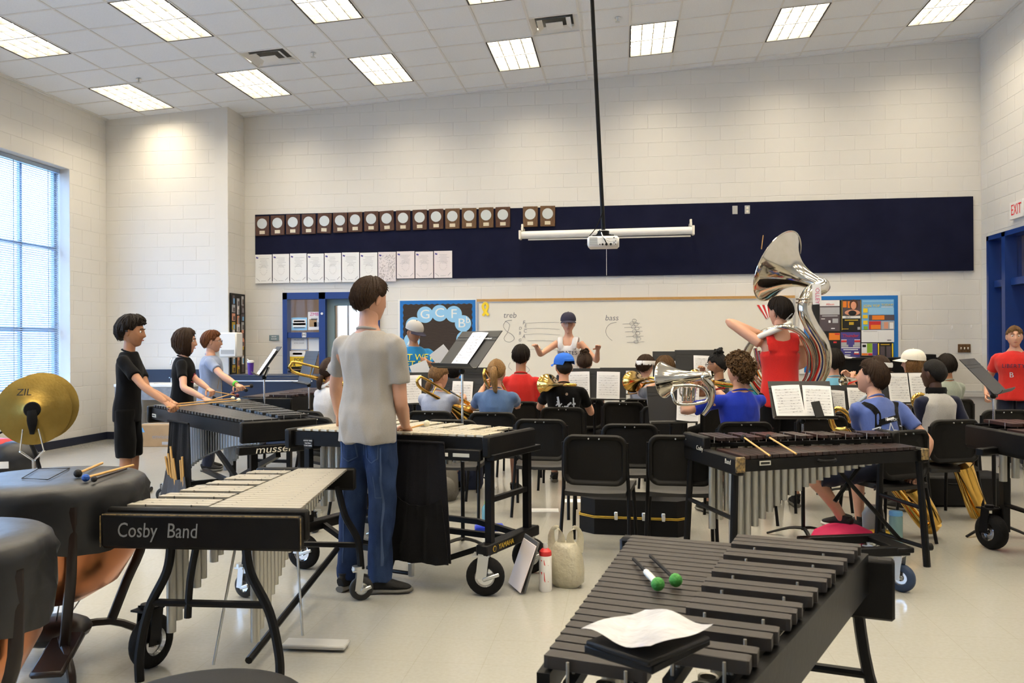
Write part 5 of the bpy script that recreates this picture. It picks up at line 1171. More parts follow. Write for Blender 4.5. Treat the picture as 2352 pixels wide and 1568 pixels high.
def person(label, loc, rz, H=1.7, b=1.0, sit=False, lean=0, tw=0, hy=0, hp=0, hr=0, LH=None, RH=None, LE=(-1, -.3, -.6), RE=(1, -.3, -.6), curl=38, Lp=None, Rp=None, skin='skin_a', hair='short', hm='hair_brown', shirt='tee_grey', style='tee', pants='denim', plen=1.0, shoe='shoe_black', sole='sole_grey', face=False, vox=.013, hat=None, seat=.44, feet=None, knees=None, sleeve=.60, fem=False, fold=.006, sleeve_mat=None, world=True, dx=0, headk=1.0, tail_band=None, foot_dir=(8, -8)):
    t = thing('person', label, 'person', (loc[0], loc[1], loc[2] if len(loc) > 2 else 0), R(rz), 'band members')
    k = H / 1.75; Mi = (Matrix.Translation(t.location) @ Matrix.Rotation(R(rz), 4, 'Z')).inverted()
    hipz = (seat + .085) if sit else .93 * k
    hip = Vector((dx, -.06 if sit else 0, hipz)); Rt = rotm(-R(lean), 0, R(tw))
    TP = lambda x, y, z: hip + Rt @ Vector((x * k, y * k, z * k))
    wx = lambda x: x * b
    sw = .168 if fem else .180
    SH = {s: TP(s * sw * (.5 + .5 * b), -.008, .432) for s in (-1, 1)}
    nb = TP(0, -.012, .52); hc = TP(0, .012, .52) + (Rt @ Vector((0, 0, .09 * k))) + Vector((0, 0, .075 * k))
    HR = rotm(-R(hp), R(hr), R(tw + hy)); HT_ = Matrix.Translation(hc) @ HR.to_4x4(); hk = (.985 + .1 * (k - 1)) * headk
    l1, l2 = .318 * k, .265 * k; ARM = {}
    if sit and LE == (-1, -.3, -.6): LE = (-.42, -.5, -1)
    if sit and RE == (1, -.3, -.6): RE = (.42, -.5, -1)
    for s, hd, el in ((-1, LH, LE), (1, RH, RE)):
        if hd is None: tgt = SH[s] + Rt @ Vector((s * .07, .10, -.50)) * k if not sit else hip + Vector((s * .13, .33, .06))
        else: tgt = Mi @ Vector(hd) if world else Vector(hd)
        E_, W_ = ik(SH[s], tgt, l1, l2, el); ARM[s] = (E_, W_)
    body = MB(); sc = .90 if style == 'tee' else .985
    body.tube([TP(0, y, z) for z, _, _, y in TORSO], [(rx * k * b * sc, ry * k * b * sc) for _, rx, ry, _ in TORSO], 20, 2, side=(1, 0, 0))
    body.tube([TP(0, -.014, .46), nb, hc - HR @ Vector((0, .012, .03)) * k], [.064 * k * (.6 + .4 * b), .054 * k * (.6 + .4 * b), .052 * k], 14, 3)
    for s in (-1, 1):
        E_, W_ = ARM[s]; S0 = SH[s]; ab = .55 + .45 * b
        body.tube([S0 + (S0 - E_).normalized() * .01, S0.lerp(E_, .35), S0.lerp(E_, .75), E_, E_.lerp(W_, .3), E_.lerp(W_, .7), W_ + (W_ - E_).normalized() * .01], [v * k * ab for v in (.050, .047, .041, .038, .041, .034, .026)], 12, 2)
    # legs
    LEG = {}
    for s in (-1, 1):
        hj = hip + Vector((s * .088 * k * b, 0, -.01))
        if sit:
            kn = hip + Vector((s * .12, .42 * k, .0 + (.50 * k - .525 + .44 - seat) * 0)); kn.z = max(.47 * k, .44)
            an = Vector((kn.x, kn.y - .03, .085 * k))
        else:
            kn = Vector((s * .10 * k + dx * .5, .015, .50 * k)); an = Vector((s * .115 * k, -.025, .085 * k))
        if knees and knees[(s + 1) // 2] is not None: kn = Mi @ Vector(knees[(s + 1) // 2])
        if feet and feet[(s + 1) // 2] is not None: an = Mi @ Vector(feet[(s + 1) // 2]); 
        if feet and not (knees and knees[(s + 1) // 2] is not None) and not sit: kn = hj.lerp(an, .5) + Vector((0, .02, 0))
        LEG[s] = (hj, kn, an); lb_ = .5 + .5 * b
        body.tube([hj, hj.lerp(kn, .5), kn, kn.lerp(an, .3), kn.lerp(an, .75), an - Vector((0, 0, .02))], [v * k * lb_ for v in (.080, .072, .055, .055, .040, .036)], 12, 2)
    extra = MB(); head_mb(extra, HT_, hk)
    for s in (-1, 1):
        E_, W_ = ARM[s]; d = (W_ - E_).normalized(); pn = (Lp if s < 0 else Rp) or (Vector((-s, .2, -.3)))
        hand_mb(extra, W_, d, pn, s, k, curl)
    bj = job(body, 'body', skin, t, vox, 3, 0, extra)
    # shirt
    sm = MB(); g = 1.06; bot = -.10 if not sit else -.07
    prof = [(bot, .165, .122, 0)] + [p for p in TORSO if p[0] > bot + .05 and p[0] < .50]
    if fem: prof = [(z, rx * (.93 if .05 < z < .25 else 1) * .97, ry * (1.06 if .28 < z < .40 else 1), y) for z, rx, ry, y in prof]
    if style == 'tee':
        sm.tube([TP(0, y, z) for z, _, _, y in prof] + [TP(0, -.012, .515)], [(rx * k * b * g + .006, ry * k * b * g + .008) for _, rx, ry, _ in prof] + [(.088 * k, .070 * k)], 22, 2, side=(1, 0, 0))
        for s in (-1, 1):
            E_, W_ = ARM[s]; S0 = SH[s]; ab = .55 + .45 * b
            en = S0.lerp(E_, sleeve); inn = SH[s].lerp(TP(0, -.01, .42), .45)
            slm = sm if not sleeve_mat else MB()
            slm.tube([inn, S0 + Vector((0, 0, .004)), S0.lerp(E_, sleeve * .5), en], [v * k * ab for v in (.056, .057, .058, .062)], 14, 3)
            if sleeve_mat: job(slm, 'sleeve', sleeve_mat, t, .011, 3, fold * .6)
    else:
        low = [p for p in prof if p[0] < .36]
        sm.tube([TP(0, y, z) for z, _, _, y in low] + [TP(0, -.004, .385)], [(rx * k * b * 1.07 + .008, ry * k * b * 1.07 + .010) for _, rx, ry, _ in low] + [(.125 * k, .104 * k)], 22, 2, side=(1, 0, 0))
        for s in (-1, 1):
            for yy in (-.062, .062): pass
            sm.tube([TP(s * .085, .100, .36), TP(s * .092, .090, .43), TP(s * .100, .038, .494), TP(s * .104, -.02, .503), TP(s * .100, -.078, .465), TP(s * .09, -.098, .36)], [(.042 * k, .015 * k)] * 6, 10, 3, side=(1, 0, 0))
        sm.tube([TP(0, -.085, .34), TP(0, -.082, .40), TP(0, -.074, .45)], [(.115 * k, .020 * k)] * 3, 10, 2, side=(1, 0, 0))
    sj = job(sm, 'shirt', shirt, t, .0115, 4, fold, None, len(label))
    if style == 'tee':
        rib = TP(0, -.013, .518); nrm_ = (Rt @ Vector((0, .25, 1))).normalized(); u_ = Vector((1, 0, 0)); u_ = (u_ - nrm_ * u_.dot(nrm_)).normalized(); w_ = nrm_.cross(u_)
        MB().tube([rib + (u_ * cos(a) * .063 + w_ * sin(a) * .060) * k for a in [i * pi / 8 for i in range(17)]], .0075 * k, 8).build('collar', shirt, t)
    # trousers
    pm = MB(); pm.tube([TP(0, 0, -.08), TP(0, -.004, .0), TP(0, 0, .09)], [(.140 * k * b, .112 * k * b), (.164 * k * b, .124 * k * b), (.152 * k * b, .112 * k * b)], 18, 2, side=(1, 0, 0))
    for s in (-1, 1):
        hj, kn, an = LEG[s]; lb_ = .5 + .5 * b
        if plen >= 1: pts = [hj + Vector((0, 0, .02)), hj.lerp(kn, .45), kn, kn.lerp(an, .5), an + Vector((0, 0, -.025))]; rr = (.095, .088, .074, .069, .066)
        else: pts = [hj + Vector((0, 0, .02)), hj.lerp(kn, .5), hj.lerp(kn, plen)]; rr = (.097, .096, .090)
        pm.tube(pts, [v * k * lb_ for v in rr], 14, 3)
    tj = job(pm, 'shorts' if plen < 1 else 'trousers', pants, t, .013, 3, fold * 1.1, None, 3)
    # shoes
    for s in (-1, 1):
        hj, kn, an = LEG[s]; a = R(foot_dir[(s + 1) // 2]); f = Vector((-sin(a), cos(a), 0)); L_ = .26 * k; c = Vector((an.x, an.y, max(0, an.z - .085 * k))); up_ = Vector((0, 0, 1))
        P2 = lambda y, z: c + f * (y * L_) + up_ * z
        so = MB().tube([P2(-.30, .016), P2(-.22, .016), P2(.1, .016), P2(.40, .016), P2(.62, .018), P2(.70, .022)], [(.026, .016), (.036, .017), (.037, .016), (.046, .016), (.036, .015), (.012, .010)], 12, 2, side=f.cross(up_))
        sh = MB().tube([P2(-.27, .05), P2(-.15, .058), P2(.08, .056), P2(.35, .043), P2(.58, .034), P2(.66, .028)], [(.024, .034), (.034, .044), (.035, .040), (.042, .026), (.033, .016), (.012, .008)], 12, 2, side=f.cross(up_))
        sh.tube([P2(-.08, .06), P2(-.10, .105 * k)], [(.036, .045), (.038, .046)], 12, 1, side=f.cross(up_))
        so_ = sh.build('shoe', shoe, t); so.build('sole', sole, so_)
    # hair and hat
    hmesh = hair_mesh(hair, HT_, hk, len(label), bool(hat)); ho = hmesh.build('hair', hm, t, 70)
    if tail_band:
        c0 = HT_ @ (Vector((0, -.118, .036) if hair == 'tail' else (0, -.112, -.05)) * hk); d0 = HR @ Vector((0, 1, 0)); u0 = HR @ Vector((1, 0, 0)); w0 = HR @ Vector((0, 0, 1))
        MB().tube([c0 + (u0 * cos(a) + w0 * sin(a)) * .027 * hk for a in [i * pi / 6 for i in range(13)]], .005, 6).build('hair_tie', tail_band, ho)
    if face:
        for s in (-1, 1):
            e = MB().sphere(HT_ @ (Vector((s * .031, .0700, .013)) * hk), .0110 * hk, 10, 8).build('eye', 'eye_white', t)
            MB().sphere(HT_ @ (Vector((s * .031, .0762, .012)) * hk), .0062 * hk, 8, 6).build('iris', 'iris', e)
            MB().tube([HT_ @ (Vector((s * .014, .091, .034)) * hk), HT_ @ (Vector((s * .032, .088, .040)) * hk), HT_ @ (Vector((s * .048, .074, .034)) * hk)], .0035 * hk, 6, 3).build('eyebrow', hm, t)
        MB().tube([HT_ @ (Vector((-.021, .0845, -.058)) * hk), HT_ @ (Vector((0, .0935, -.056)) * hk), HT_ @ (Vector((.021, .0845, -.058)) * hk)], [.002, .0062 * hk, .002], 8, 3, side=(0, 0, 1)).build('lips', 'lips', t)
    if hat:
        hm_, br_, ang, back = hat; HA = HT_ @ Matrix.Rotation(R(ang), 4, 'Z'); n = 32
        mb = MB(); vv = []; m = 10; z0 = .046
        for lay, gg in ((0, 1.0), (1, .97)):
            for i in range(m + 1):
                p = pi / 2 * i / m
                for j in range(n):
                    a = 2 * pi * j / n; r_ = cos(p) ** .75; zz = z0 + .104 * sin(p) - (.018 * (.5 - .5 * cos(a)) if i == 0 else 0)
                    if back and i <= 2 and abs(((a + pi) % (2 * pi)) - pi) > 2.55: zz += .038 * (1 - i / 3)
                    vv.append(HA @ (Vector((sin(a) * .099 * r_ * gg, cos(a) * .121 * r_ * gg - .006, zz * (gg if i else 1))) * hk))
        mb.v = [tuple(v) for v in vv]; q = (m + 1) * n
        for lay in (0, 1):
            for i in range(m):
                for j in range(n):
                    f_ = (lay * q + i * n + j, lay * q + i * n + (j + 1) % n, lay * q + (i + 1) * n + (j + 1) % n, lay * q + (i + 1) * n + j); mb.f.append(f_ if lay else f_[::-1])
        for j in range(n): mb.f.append((j, (j + 1) % n, q + (j + 1) % n, q + j))
        co = mb.build('cap', hm_, t, 60)
        bb_ = MB()
        for lay in (0, 1):
            for i in range(6):
                for j in range(13):
                    u = (j / 12 - .5) * 2; ph = u * 1.15; rr = 1 + .62 * (i / 5) * cos(u * 1.25)
                    bb_.v.append(tuple(HA @ (Vector((sin(ph) * .097 * (1 + .12 * i / 5), cos(ph) * .116 * rr - .006 + .012 * i / 5, z0 + .004 - .020 * (i / 5) - .016 * u * u - .004 * lay)) * hk)))
        for lay in (0, 1):
            for i in range(5):
                for j in range(12): a = lay * 78 + i * 13 + j; bb_.f.append((a, a + 1, a + 14, a + 13) if lay == 0 else (a + 13, a + 14, a + 1, a))
        for j in range(12): a = 65 + j; bb_.f.append((a, a + 1, a + 79, a + 78))
        bb_.build('brim', br_, co, 60); MB().sphere(HA @ (Vector((0, -.006, .150)) * hk), .007, 8, 6).build('button', br_, co)
    return dict(root=t, shirt=sj, trousers=tj, body=bj, TP=TP, HT=HT_, hk=hk, Mi=Mi, ARM=ARM, SH=SH, k=k)
def decal(pr, me, org, xd, ud, dirv, m, name='shirt_print', on='shirt'):
    pr[on][5].append((me, Vector(org), Vector(xd).normalized(), Vector(ud).normalized(), Vector(dirv).normalized(), m, name, pr['root']))
def headband(pr, m='band_white', z=.050, h=.020, tilt=.2):
    HT_, hk = pr['HT'], pr['hk']; pts = []
    for i in range(25):
        a = 2 * pi * i / 24; pts.append(HT_ @ (Vector((sin(a) * .094, cos(a) * .112 - .006, z + tilt * .1 * cos(a))) * hk))
    MB().tube(pts, [(.004, h)] * 25, 8, 1, side=tuple(HT_.to_3x3() @ Vector((1, 0, 0)))).build('headband', m, pr['root'])
def ring_band(pr, m='band_white', z=.045, h=.022, tilt=.12):
    HT_, hk = pr['HT'], pr['hk']; mb = MB(); n = 32
    for (g, zz) in ((1.0, -h), (1.03, 0), (1.0, h)):
        for j in range(n):
            a = 2 * pi * j / n; mb.v.append(tuple(HT_ @ (Vector((sin(a) * .1035 * g, cos(a) * .125 * g - .008, z + zz + tilt * .13 * cos(a))) * hk)))
    for i in range(2):
        for j in range(n): mb.f.append((i * n + j, i * n + (j + 1) % n, (i + 1) * n + (j + 1) % n, (i + 1) * n + j))
    mb.build('headband', m, pr['root'], 60)
def glasses(pr):
    HT_, hk = pr['HT'], pr['hk']; mb = MB(); P = lambda *v: HT_ @ (Vector(v) * hk)
    for s in (-1, 1):
        mb.tube([P(s * .033 + .019 * cos(a), .104, .012 + .015 * sin(a)) for a in [i * pi / 6 for i in range(13)]], .0022, 5)
        mb.tube([P(s * .052, .102, .016), P(s * .078, .06, .018), P(s * .082, -.01, .014)], .0022, 5)
    mb.tube([P(-.014, .104, .016), P(.014, .104, .016)], .0022, 5); mb.build('glasses', 'glasses', pr['root'])
# ---------------------------------------------------------------- who is where
def V3(x, y, z): return Vector((x, y, z))
def on_chair(bx, by, rz): f = rotm(0, 0, R(rz)) @ Vector((0, .22, 0)); return (bx + f.x, by + f.y)
_fl = atz(800, 1352, 0); _fr = atz(872, 1362, 0)
PA = person('student standing in grey shirt and blue jeans, back to camera, holding a mallet', (-1.43, 4.66), -20, 1.785, 1.0, lean=2, hy=-14, hp=6, LH=atz(778, 962, .93), RH=atz(931, 975, .925), LE=(-1, -.5, -.3), RE=(.6, -.9, -.5), curl=62, Rp=(-.3, .3, -1), hair='short', hm='hair_brown', shirt='tee_grey', pants='denim', vox=.010, feet=[(_fl.x, _fl.y, .085), (_fr.x, _fr.y, .085)], foot_dir=(0, -58), fold=.011, sleeve=.66)
PB = person('boy in plain black shirt and black shorts playing the long marimba, profile', (-4.03, 6.50), -76, 1.63, .84, lean=3, hp=6, RH=atd(383, 926, 6.66), LH=atd(392, 921, 6.95), RE=(.2, -1, -.5), LE=(-.2, -1, -.5), curl=58, Rp=(-.3, .2, -1), Lp=(.3, .2, -1), skin='skin_tan', hair='mop', hm='hair_dark', shirt='tee_black', pants='shorts_black', plen=.95, face=True, sleeve=.62)
PC = person('girl with brown bob in black shirt with pink print playing marimba', (-4.28, 7.82), -66, 1.55, .95, fem=True, lean=3, hp=4, RH=atd(468, 914, 7.95), LH=atd(497, 911, 8.05), RE=(.5, -1, -.8), LE=(-.3, -.6, -.8), curl=55, Rp=(-.3, .2, -1), Lp=(.3, .2, -1), hair='bob', hm='hair_brown', shirt='tee_black', pants='shorts_black', face=True)
PD = person('red haired boy with glasses and green wristband at the rosewood marimba', (-4.58, 8.98), -66, 1.55, 1.14, lean=2, hp=2, RH=atd(550, 888, 9.05), LH=atd(548, 893, 9.35), RE=(.5, -1, -.5), LE=(-.3, -.6, -.6), curl=58, Rp=(-.3, .2, -1), Lp=(.3, .2, -1), hair='short', hm='hair_red', shirt='tee_heather', pants='shorts_navy', face=True)
glasses(PD)
_E, _W = PD['ARM'][1]; d = (_W - _E).normalized(); MB().tube([_W - d * .03, _W - d * .008], .033, 12).build('wristband', 'green_band', PD['root'])
PE = person('girl in white shirt with high ponytail and tied white bandana, seated', on_chair(-2.86, 7.45, -35), -35, 1.62, .92, sit=True, fem=True, lean=10, hp=-4, LH=V3(-2.35, 7.95, 1.0), RH=V3(-2.3, 7.7, .95), hair='lowtail', hm='hair_brown', shirt='tee_white', pants='shorts_black', plen=.7)
ring_band(PE, 'band_white', -.02, .014, .9)
PF = person('young man in bright blue shirt with yellow lettering and grey cap', (-2.40, 9.62), 197, 1.655, .96, hy=38, hp=22, LH=atd(985, 832, 9.5), RH=atd(917, 862, 9.45), RE=(.4, -.8, -.4), LE=(-.6, -.6, -.6), curl=50, skin='skin_tan', hair='buzz', hm='hair_dark', shirt='tee_blue', pants='shorts_navy', face=True, hat=('cap_grey', 'cap_navy', 0, False))
PG = person('girl in pale blue shirt with low brown ponytail playing trombone', on_chair(-1.74, 7.52, -4), -8, 1.50, .98, sit=True, fem=True, lean=16, hy=-25, hp=4, LH=V3(-1.80, 8.15, .98), RH=V3(-1.55, 8.35, .86), hair='lowtail', hm='hair_light', shirt='tee_pale', pants='shorts_navy', plen=.6, tail_band='sky_blue')
PH = person('girl in denim blue shirt with blond ponytail playing trombone', on_chair(-1.15, 7.42, -2), -2, 1.56, 1.04, sit=True, fem=True, lean=8, hp=2, LH=V3(-1.32, 8.0, .98), RH=V3(-1.0, 8.15, .80), hair='tail', hm='hair_blond', shirt='tee_denim', pants='shorts_navy', plen=.6, tail_band='hair_dark')
PI_ = person('boy in plain red shirt with short dark hair, seated, back to camera', on_chair(-1.08, 8.82, 0), 0, 1.86, .86, sit=True, lean=4, hair='short', hm='hair_dark', skin='skin_tan', shirt='tee_red', pants='shorts_black', plen=.7)
PJ = person('boy in black printed shirt and bright blue cap, seated, back to camera', on_chair(-.57, 8.05, 0), 0, 1.63, .98, sit=True, lean=6, hy=14, LH=V3(-.75, 8.6, .95), RH=V3(-.35, 8.65, .80), hair='buzz', hm='hair_black', shirt='tee_black', pants='shorts_navy', plen=.7, hat=('cap_blue', 'cap_blue', 22, True))
PK = person('conductor in white tank top and navy cap with both arms spread', (-.66, 10.45, .12), 174, 1.64, .86, fem=True, style='tank', hy=10, hp=4, RH=atd(1232, 797, 10.1), LH=atd(1373, 803, 10.15), RE=(.7, -.2, -1), LE=(-.7, -.2, -1), curl=14, Rp=(0, .1, -1), Lp=(0, .1, -1), hair='tail', hm='hair_dark', shirt='tee_white', pants='shorts_navy', plen=.6, face=True, hat=('cap_navy', 'cap_navy', 0, False), fold=.003)
tag(MB().box((-.66, 10.5, .06), (1.0, .9, .12), None, .01).build('podium', 'black_wood', None, 0), 'low black conductor podium hidden behind the players', 'podium')
PL = person('player with brown hair in a high bun seen from behind', on_chair(-.42, 9.32, 0), 0, 1.66, .92, sit=True, fem=True, hair='bun', hm='hair_brown', shirt='tee_slate', pants='shorts_black', plen=.7)
PM1 = person('player with white striped headband behind the trombonist in grey', on_chair(.20, 9.26, -20), -30, 1.56, .95, sit=True, hp=8, hair='short', hm='hair_brown', shirt='tee_pale', pants='shorts_black', plen=.7)
ring_band(PM1, 'band_white', .042, .024, .1)
PM2 = person('boy in slate grey shirt with short brown hair playing trombone', on_chair(.38, 8.22, -8), -10, 1.57, 1.06, sit=True, lean=4, hy=10, LH=atd(1504, 882, 8.75), RH=atd(1530, 905, 8.7), LE=(-1, -.5, -.6), hair='short', hm='hair_curl', shirt='tee_slate', pants='shorts_navy', plen=.7)
PO = person('curly haired boy in royal blue shirt playing a silver marching horn', on_chair(.93, 6.66, 8), 18, 1.66, .96, sit=True, lean=4, hy=18, hp=2, LH=atd(1594, 892, 6.75), RH=atd(1640, 890, 7.1), LE=(-.7, -.8, -1), curl=60, Lp=(.4, -.6, 0), hair='curly', hm='hair_curl', shirt='tee_royal', pants='shorts_black', plen=.7, vox=.011, fold=.009, sleeve=.72)
PP = person('player with glasses and dark curly hair puff in profile', on_chair(.98, 8.62, 20), 62, 1.64, .92, sit=True, fem=True, hp=6, skin='skin_mid', hair='puff', hm='hair_black', shirt='tee_navy', pants='shorts_black', plen=.7, LH=atd(1600, 862, 9.0), RH=atd(1612, 858, 8.8), face=True)
glasses(PP)
PQ = person('player in turquoise shirt mostly hidden behind the curly haired boy', on_chair(1.18, 7.78, 10), 20, 1.45, .95, sit=True, lean=12, hair='short', hm='hair_dark', shirt='tee_teal', pants='shorts_black', plen=.7)
PR = person('sousaphone player in red tank top standing with back to camera', (1.335, 7.50), 8, 1.79, .92, style='tank', hy=28, hp=2, LH=atd(1742, 764, 7.35), RH=atd(1800, 850, 7.75), LE=(-1, -.5, -.25), RE=(.6, .2, -.5), curl=60, hair='short', hm='hair_dark', shirt='tank_red', pants='shorts_black', plen=.9, fold=.003)
PS = person('player in light blue shirt with dark wavy hair right of the sousaphone', on_chair(2.255, 9.33, 4), 8, 1.68, .98, sit=True, hair='wavy', hm='hair_dark', shirt='tee_light_blue', pants='shorts_black', plen=.7)
PT = person('trumpeter in red shirt with white headband facing left', on_chair(2.63, 8.72, 40), 56, 1.56, .92, sit=True, fem=True, LH=atd(1957, 872, 8.62), RH=atd(1950, 868, 8.5), hair='lowtail', hm='hair_brown', shirt='tee_red', pants='shorts_black', plen=.7, LE=(-.5, -.5, -1), RE=(.5, -.5, -1), face=True)
ring_band(PT, 'band_white', .045, .024, .12)
PU = person('player with long curly brown hair and cream baseball cap', on_chair(3.02, 8.93, 40), 66, 1.66, .95, sit=True, fem=True, hair='long', hm='hair_light', shirt='tee_white', pants='shorts_black', plen=.7, hat=('cap_cream', 'cap_cream', 0, False))
_k = atd(1868, 1096, 5.95); _a = atd(1936, 1196, 6.0)
PV = person('saxophonist in heather blue shirt with black harness straps, back to camera', on_chair(1.93, 6.10, 30), 34, 1.66, .98, sit=True, lean=20, tw=-14, hy=34, hp=-10, RH=atd(2108, 1090, 5.92), LH=atd(1985, 1010, 6.45), RE=(1, -.8, .3), curl=52, hair='short', hm='hair_brown', shirt='tee_sax', pants='shorts_navy', plen=.92, vox=.011, knees=[(_k.x, _k.y, .46), None], feet=[(_a.x, _a.y, .16), None], sole='cream', fold=.008, sleeve=.60)
PW = person('saxophonist in grey shirt with navy sleeves and black neck strap', on_chair(2.56, 6.96, 18), 22, 1.58, .98, sit=True, lean=10, hy=16, RH=atd(2240, 1078, 6.75), LH=atd(2130, 960, 7.0), RE=(1, -.5, .1), curl=50, skin='skin_dark', hair='buzz', hm='hair_black', shirt='tee_ash', sleeve_mat='tee_navy', pants='khaki', plen=.95, vox=.011, fold=.008)
MB().tube([PW['TP'](.085 * cos(a), -.012 + .075 * sin(a), .535 + .01 * sin(a)) for a in [i * pi / 8 for i in range(17)]], [(.006, .028)] * 17, 8, 1, side=(1, 0, 0)).build('neck_strap', 'fabric_black', PW['root'])
PX = person('player in pale green shirt with dark cropped hair behind the baseball shirt', on_chair(3.46, 9.40, 15), 20, 1.55, .95, sit=True, hy=-20, skin='skin_tan', hair='short', hm='hair_dark', shirt='tee_green', pants='shorts_black', plen=.7)
PY = person('woman in red lettered shirt standing by the right doorway', (4.28, 9.98), 150, 1.56, 1.22, fem=True, hy=14, curl=35, LH=V3(4.28, 9.98, .80) + rotm(0, 0, R(150)) @ V3(-.27, .06, 0), RH=V3(4.28, 9.98, .80) + rotm(0, 0, R(150)) @ V3(.27, .06, 0), LE=(-.3, -1, 0), RE=(.3, -1, 0), hair='tail', hm='hair_light', shirt='tee_red', pants='shorts_navy', face=True, foot_dir=(6, -6))
PZ = person('dark haired player seated low behind the stands near the blue shirted man', on_chair(-1.90, 9.20, 0), 0, 1.42, .95, sit=True, lean=10, hair='short', hm='hair_black', shirt='tee_slate', pants='shorts_black', plen=.7)
# ---------------------------------------------------------------- prints on the shirts
def strip_mesh(pts, w, nsub=10):
    mb = MB(); P = [Vector((x, y)) for x, y in pts]; out = []
    for i in range(len(P) - 1):
        for j in range(nsub): out.append(P[i].lerp(P[i + 1], j / nsub))
    out.append(P[-1]); vv = []
    for i, p in enumerate(out):
        t_ = (out[min(i + 1, len(out) - 1)] - out[max(i - 1, 0)]).normalized(); n_ = Vector((-t_.y, t_.x)) * w / 2
        vv += [(p.x + n_.x, p.y + n_.y, 0), (p.x - n_.x, p.y - n_.y, 0)]
    mb.add(vv, [(2 * i, 2 * i + 1, 2 * i + 3, 2 * i + 2) for i in range(len(out) - 1)]); return mb.mesh('strip')
for n_, c_ in (('print_navy', (.02, .02, .06)), ('print_yellow', (.75, .68, .05)), ('print_pink', (.60, .10, .16)), ('print_mustard', (.40, .24, .03)), ('print_pale', (.55, .60, .68))): mat(n_, c_, .8)
def front(P_, s_, size, x, z, m, sh=0):
    k = P_['k']; Rm = (P_['TP'](0, 0, 1) - P_['TP'](0, 0, 0)).normalized()
    decal(P_, text_mesh(s_, size, 0, sh), P_['TP'](x, .5, z), (-1, 0, 0), Rm, (0, -1, 0), m)
def back(P_, me, x, z, m, name='shirt_print'):
    Rx = (P_['TP'](1, 0, 0) - P_['TP'](0, 0, 0)).normalized(); Rz = (P_['TP'](0, 0, 1) - P_['TP'](0, 0, 0)).normalized(); Ry = (P_['TP'](0, 1, 0) - P_['TP'](0, 0, 0)).normalized()
    decal(P_, me, P_['TP'](x, -.5, z), Rx, Rz, Ry, m, name)
front(PK, 'PIRATES', .066, 0, .305, 'print_navy')
front(PF, 'GET WET', .10, 0, .385, 'print_yellow', .1); front(PF, 'GET FIT.', .10, 0, .30, 'print_yellow', .1); front(PF, 'PrettyFit', .04, .02, .215, 'print_pale')
front(PY, 'LIBERTY', .062, 0, .33, 'print_navy', .1); front(PY, 'B', .08, .02, .22, 'print_pale')
for q in range(5): decal(PC, strip_mesh([(-.08 + q * .03, -.03 + .02 * (q % 2)), (-.06 + q * .03, .03)], .012), PC['TP'](0, .5, .33), (-1, 0, 0), (0, 0, 1), (0, -1, 0), 'print_pink')
decal(PC, strip_mesh([(-.09, -.05), (.0, -.07), (.09, -.04)], .008), PC['TP'](0, .5, .33), (-1, 0, 0), (0, 0, 1), (0, -1, 0), 'print_pink')
for a, b, w_, m_ in (((-.05, -.16), (-.01, .02), .13, 'print_mustard'), ((.01, -.05), (.05, .03), .05, 'print_pale')): decal(PD, strip_mesh([a, b], w_, 12), PD['TP'](0, .5, .28), (-1, 0, 0), (0, 0, 1), (0, -1, 0), m_)
for q in range(16):
    rn = random.Random(q); x0, y0 = rn.uniform(-.11, .11), rn.uniform(-.06, .03); back(PJ, strip_mesh([(x0, y0), (x0 + rn.uniform(-.03, .05), y0 + rn.uniform(-.01, .03))], rn.uniform(.008, .02), 4), .02, .28, 'print_pale')
back(PJ, strip_mesh([(-.07, .09), (-.05, -.02)], .02, 6), .02, .28, 'print_pale'); back(PJ, strip_mesh([(.08, .08), (.085, -.03)], .012, 6), .02, .28, 'print_pale'); back(PJ, strip_mesh([(-.09, -.05), (.12, -.06)], .03, 10), .02, .28, 'print_pale')
# star print and harness straps
st_ = [(.075 * (1 if i % 2 == 0 else .42) * sin(i * pi / 5), .075 * (1 if i % 2 == 0 else .42) * cos(i * pi / 5)) for i in range(11)]
back(PV, strip_mesh(st_, .008, 4), .0, .22, 'print_pale'); back(PV, strip_mesh([(.09, .06), (.13, .06), (.13, -.07)], .008, 5), 0, .22, 'print_pale'); back(PV, strip_mesh([(-.13, .04), (-.08, .05), (-.12, -.02), (-.08, -.05)], .008, 5), 0, .22, 'print_pale')
back(PV, text_mesh('NC', .045, 0), .085, .18, 'print_pale'); back(PV, text_mesh('IT CON', .035, 0), .02, .325, 'print_pale'); back(PV, text_mesh('ST', .05, 0), -.085, .17, 'print_pale')
for pts in ([(-.13, .47), (-.085, .36), (-.10, .24), (-.17, .12)], [(.13, .47), (.085, .38), (.10, .26), (.17, .14)], [(-.085, .30), (.09, .34)]): back(PV, strip_mesh([(x, z - .25) for x, z in pts], .040, 8), 0, .25, 'fabric_black', 'harness_strap')
back(PV, strip_mesh([(-.03, .068), (.04, .082)], .016, 4), 0, .25, 'print_white', 'harness_label')
mat('stitch', (.045, .075, .15), .9)
for pts, w_ in (([(-.125, -.115), (-.12, -.20), (-.08, -.225), (-.035, -.20), (-.04, -.115)], .006), ([(.04, -.115), (.035, -.20), (.08, -.225), (.12, -.20), (.125, -.115)], .006), ([(.0, -.10), (.0, -.19)], .007), ([(.135, -.14), (.128, -.45), (.118, -.80)], .008), ([(.085, -.30), (.09, -.42), (.125, -.42), (.128, -.30)], .006), ([(-.135, -.14), (-.125, -.45), (-.125, -.80)], .006)):
    decal(PA, strip_mesh(pts, w_, 8), PA['TP'](0, -.5, 0), (1, 0, 0), (0, 0, 1), (0, 1, 0), 'stitch', 'stitching', 'trousers')
back(PQ, text_mesh('TAMPA', .07, 0), -.02, .36, 'print_white')
